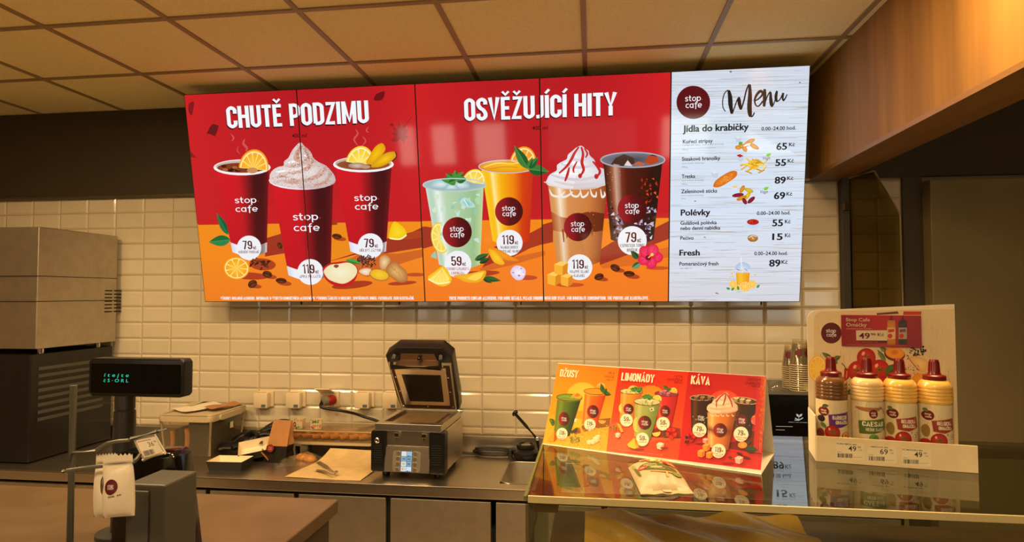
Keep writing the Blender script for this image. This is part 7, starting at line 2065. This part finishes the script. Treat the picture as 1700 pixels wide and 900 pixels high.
# price tags on the strip
q_ = r_q(-.003)
for k, (xa, xb, ya, num, nm_, name) in enumerate(((1388, 1435, 733, '49', 'NC BBQ OMÁČKA 400G', 'price_tag'), (1440.5, 1488.5, 738, '69', '— OMÁČKA STŘ. 400G', 'price_tag'), (1497.5, 1546, 743, '49', 'NC OMÁČKA BELG 400G', 'price_tag'))):
    S = Pic(q_, r_place(-.0028), 2e-5)
    H_ = 28.5
    sl = lambda x: (x - xa) * .07
    S.poly([(xa, ya), (xb, ya + sl(xb)), (xb, ya + H_ + sl(xb)), (xa, ya + H_)], (238, 222, 184))
    S.text(nm_, xa + 1, xa + 34, ya + 4.4, 2.3, (40, 36, 36), .02)
    S.text(num, xa + 20.5, xa + 33.5, ya + 15.6, 8.2, (44, 40, 38), .01); S.text('90', xa + 36, xa + 41, ya + 11.2, 3.2, (60, 54, 50), 0); S.text('CZK', xa + 37.4, xa + 43.6, ya + 15.2, 2.0, (110, 100, 88), 0)
    rb = random.Random(70 + k); x = xa + 2
    S.text('8594', xa + 2, xa + 9, ya + 17.8, 1.4, (110, 100, 88), 0)
    while x < xa + 27:
        w_ = rb.choice([.5, .8, 1.2, 1.8]); S.poly([(x, ya + 19.4 + sl(x) * .6), (x + w_, ya + 19.4 + sl(x) * .6), (x + w_, ya + 26.4 + sl(x) * .6), (x, ya + 26.4 + sl(x) * .6)], (60, 56, 56), same=x > xa + 2.2); x += w_ + rb.choice([.4, .7, 1.0])
    squiggle(S, xa + 29, xa + 44, ya + 26.6, 1.0, (150, 134, 110), 12)
    S.build(name, picture_mat('glossy_card_print'), rack, (0, .001, RW, .2), world=False)

def sauce_bottle(px_, label, kind, body):
    u, _ = r_q(.047)(px_, 700)
    t = thing('sauce_bottle', label, 'sauce bottle', tuple(R_O + R_EX * u + R_BK * .047 + Vector((0, 0, .005))), RA, 'sauce bottles in the display')
    R_ = .0330
    m_ = mat('sauce_' + kind, body, .22, coat=.5, noise=(20, .05))
    prof = [(.030, 0), (.0315, .003), (.0315, .129), (R_, .131)]
    for k in range(4):
        z_ = .1325 + k * .0072
        prof += [(R_, z_), (R_ + .0004, z_ + .0034), (R_ - .0010, z_ + .0054), (R_ - .0004, z_ + .0070)]
    prof += [(R_, .163), (R_ - .003, .170), (.0265, .175), (.021, .178), (.020, .180)]
    bm = new(); lathe(bm, prof, 40); obj('bottle', bm, m_, t, smooth=50)
    bm = new(); lathe(bm, [(.0205, .172), (.0218, .174), (.0218, .186), (.0200, .188), (.0130, .190), (.0112, .194), (.0094, .217), (.0078, .221), (0, .221)], 32)
    cp_ = obj('cap', bm, RED_CAP, t, smooth=40)
    bm = new()
    for k in range(16):
        a = 2 * PI * k / 16
        box(bm, (-.0006, -.0008, 0), (.0006, .0008, .020), M=Matrix.Rotation(a, 4, 'Z') @ Matrix.Translation((.0108, 0, .196)) @ Matrix.Rotation(-.075, 4, 'Y'))
    obj('nozzle_rib', bm, RED_CAP, cp_)
    # printed sleeve
    RL = .0323
    cyl = lambda u_, v, h: Vector(((RL + h) * math.sin(u_ / RL), -(RL + h) * math.cos(u_ / RL), v))
    S = Pic(lambda x, y: (RL * math.asin(max(-.999, min(.999, x / 25.5))), .022 + y * .00138), cyl, 2.5e-5)
    WDE = RL * 2.9
    S.add_uv([[(-WDE + 2 * WDE * i / 40, .004), (-WDE + 2 * WDE * (i + 1) / 40, .004), (-WDE + 2 * WDE * (i + 1) / 40, .1275), (-WDE + 2 * WDE * i / 40, .1275)] for i in range(40)], (222, 204, 162))
    r9 = random.Random(hash(kind) % 100 if False else len(kind))
    for _ in range(40):
        x, y = r9.uniform(-22, 22), r9.uniform(4, 74); S.line([(x, y), (x + r9.uniform(-1, 1), y + r9.uniform(3, 12))], .5, (196, 176, 136), same=_ > 0)
    def tomato(x, y, r_):
        S.ell(x, y, r_, r_, (206, 52, 36), edge=(150, 22, 22), n=22, off=(-2, 2)); S.ell(x - r_ * .4, y + r_ * .45, 1.6, 2.2, (244, 170, 150), n=8)
        for k in range(6): a = math.radians(60 * k); S.line([(x, y + 1), (x + r_ * .55 * math.cos(a), y + 1 + r_ * .4 * math.sin(a))], 1.3, (74, 104, 40), same=k > 0)
    def ribbon(pts, c, edge_c): S.poly(pts, c); S.line(pts + [pts[0]], .7, edge_c)
    def small_logo(x, y, r_):
        S.ell(x, y, r_, r_, (104, 26, 26), n=22); P, w_ = font_polys('stop', .03); S.put(P, w_, x - r_ * .55, y + r_ * .08, x + r_ * .5, -r_ * .42, (226, 196, 176)); P, w_ = font_polys('cafe', .03); S.put(P, w_, x - r_ * .5, y - r_ * .48, x + r_ * .55, -r_ * .42, (226, 196, 176))
    def words(s_, x0, x1, y, cap, c=(238, 226, 200), wt=.15):
        P, w_ = caps_polys(s_, wt); S.put(P, w_, x0, y, x1, -cap, c)
    if kind == 'barbecue':
        small_logo(-15.5, 58, 7.4); ribbon([(-8, 36), (-9, 53), (23, 58), (24, 38), (8, 33)], (92, 40, 120), (120, 70, 150)); words('BARBECUE', -3, 21, 46, 6.2); words('OMÁČKA', 2, 22, 38.6, 5.8)
        S.ell(-19, 46, 5, 5.4, (44, 36, 52), n=14); leaf(S, -20, 40, -12, 30, 3.4, (80, 110, 60), (120, 140, 90)); leaf(S, -18, 66, -8, 68, 3, (70, 70, 40), (110, 110, 70)); tomato(-3, 25, 12); S.ell(18, 20, 6.6, 6, (80, 34, 36), n=16); S.ell(18, 21, 5.2, 4.4, (240, 176, 60), n=16); S.ell(18, 20.6, 2.4, 2, (206, 110, 50), n=10); S.ell(-20, 22, 5, 8, (150, 60, 40), n=12); leaf(S, 8, 16, 16, 14, 2, (80, 110, 60), (110, 140, 80))
    elif kind == 'caesar':
        S.ell(-2, 68, 20, 7, (170, 110, 60), n=18, a0=180, a1=360); small_logo(4, 58, 7); ribbon([(-17, 26), (-18, 46), (22, 51), (24, 34), (4, 27)], (84, 104, 40), (130, 146, 70)); words('CAESAR', -13, 20, 38.5, 7.4); words('HERB SAUCE', -8, 20, 31, 5.0, wt=.11)
        S.line([(14, 70), (20, 64), (22, 58)], 1.0, (120, 70, 50), 3); leaf(S, 2, 26, 10, 12, 6, (90, 140, 60), (130, 176, 90)); leaf(S, 6, 26, -4, 14, 5, (84, 130, 54), (120, 166, 80)); S.ell(-12, 12, 9, 7, (244, 206, 70), n=16, edge=(232, 176, 40)); S.ell(18, 14, 4, 2, (140, 120, 80), n=8)
    else:
        small_logo(-16, 60, 7.6); ribbon([(-10, 36), (-12, 52), (19, 57), (21, 40), (6, 34)], (146, 54, 34), (186, 110, 70)); words('BELGICKÁ', -5, 17, 46.2, 5.8); words('OMÁČKA', -3, 17, 39.2, 5.6)
        S.ell(-19, 36, 5, 10, (150, 120, 60), n=14); tomato(-2, 22, 12); S.ell(-19, 18, 6, 6, (170, 40, 34), n=12); leaf(S, -22, 70, -16, 66, 3, (90, 110, 50), (120, 140, 80)); specks(S, lambda x, y: True, 22, .8, [(50, 40, 36), (80, 60, 50)], 22, (8, 12, 22, 34)); S.ell(18, 10, 6, 3, (200, 100, 60), n=10)
    S.build('label_sleeve', picture_mat('sleeve_print', rough=.28), t, world=False, cuts=[RL * .06 * k for k in range(-28, 29)])
    return t
sauce_bottle(1381, 'brown barbecue sauce bottle with purple label and red cap, end of the display', 'barbecue', (112, 72, 36))
sauce_bottle(1440.5, 'pale cream caesar sauce bottle with green label and red cap', 'caesar', (236, 200, 136))
b3 = sauce_bottle(1495, 'yellow sauce bottle with brick red label standing next to the pale caesar bottle', 'belgicka', (238, 188, 92))
u, _ = r_q(.047)(1553, 700)
dup(b3, tuple(R_O + R_EX * u + R_BK * .047 + Vector((0, 0, .005))), RA, 'yellow sauce bottle with brick red label at the far end from the cups', 'sauce bottles in the display')
# crumpled brown sheet added on the inner shelf to give the glass a golden glow
rs = random.Random(77)
bm = new()
def f(u, v):
    return Vector((-.02 + .50 * u, 1.20 + .36 * v, 1.254 + .012 * (1 + math.sin(9 * u + 1) * .5 + math.sin(11 * v + 2 * u) * .5) + .006 * math.sin(23 * u + 17 * v)))
sheet(bm, f, 40, 30, .0008)
o = obj('added_glow_sheet', bm, mat('glow_sheet_paper', (196, 142, 70), .28, noise=(12, .1), bump=(30, .4)), smooth=40)
tag(o, 'crumpled golden brown sheet added inside the glass case for a golden glow', 'paper')
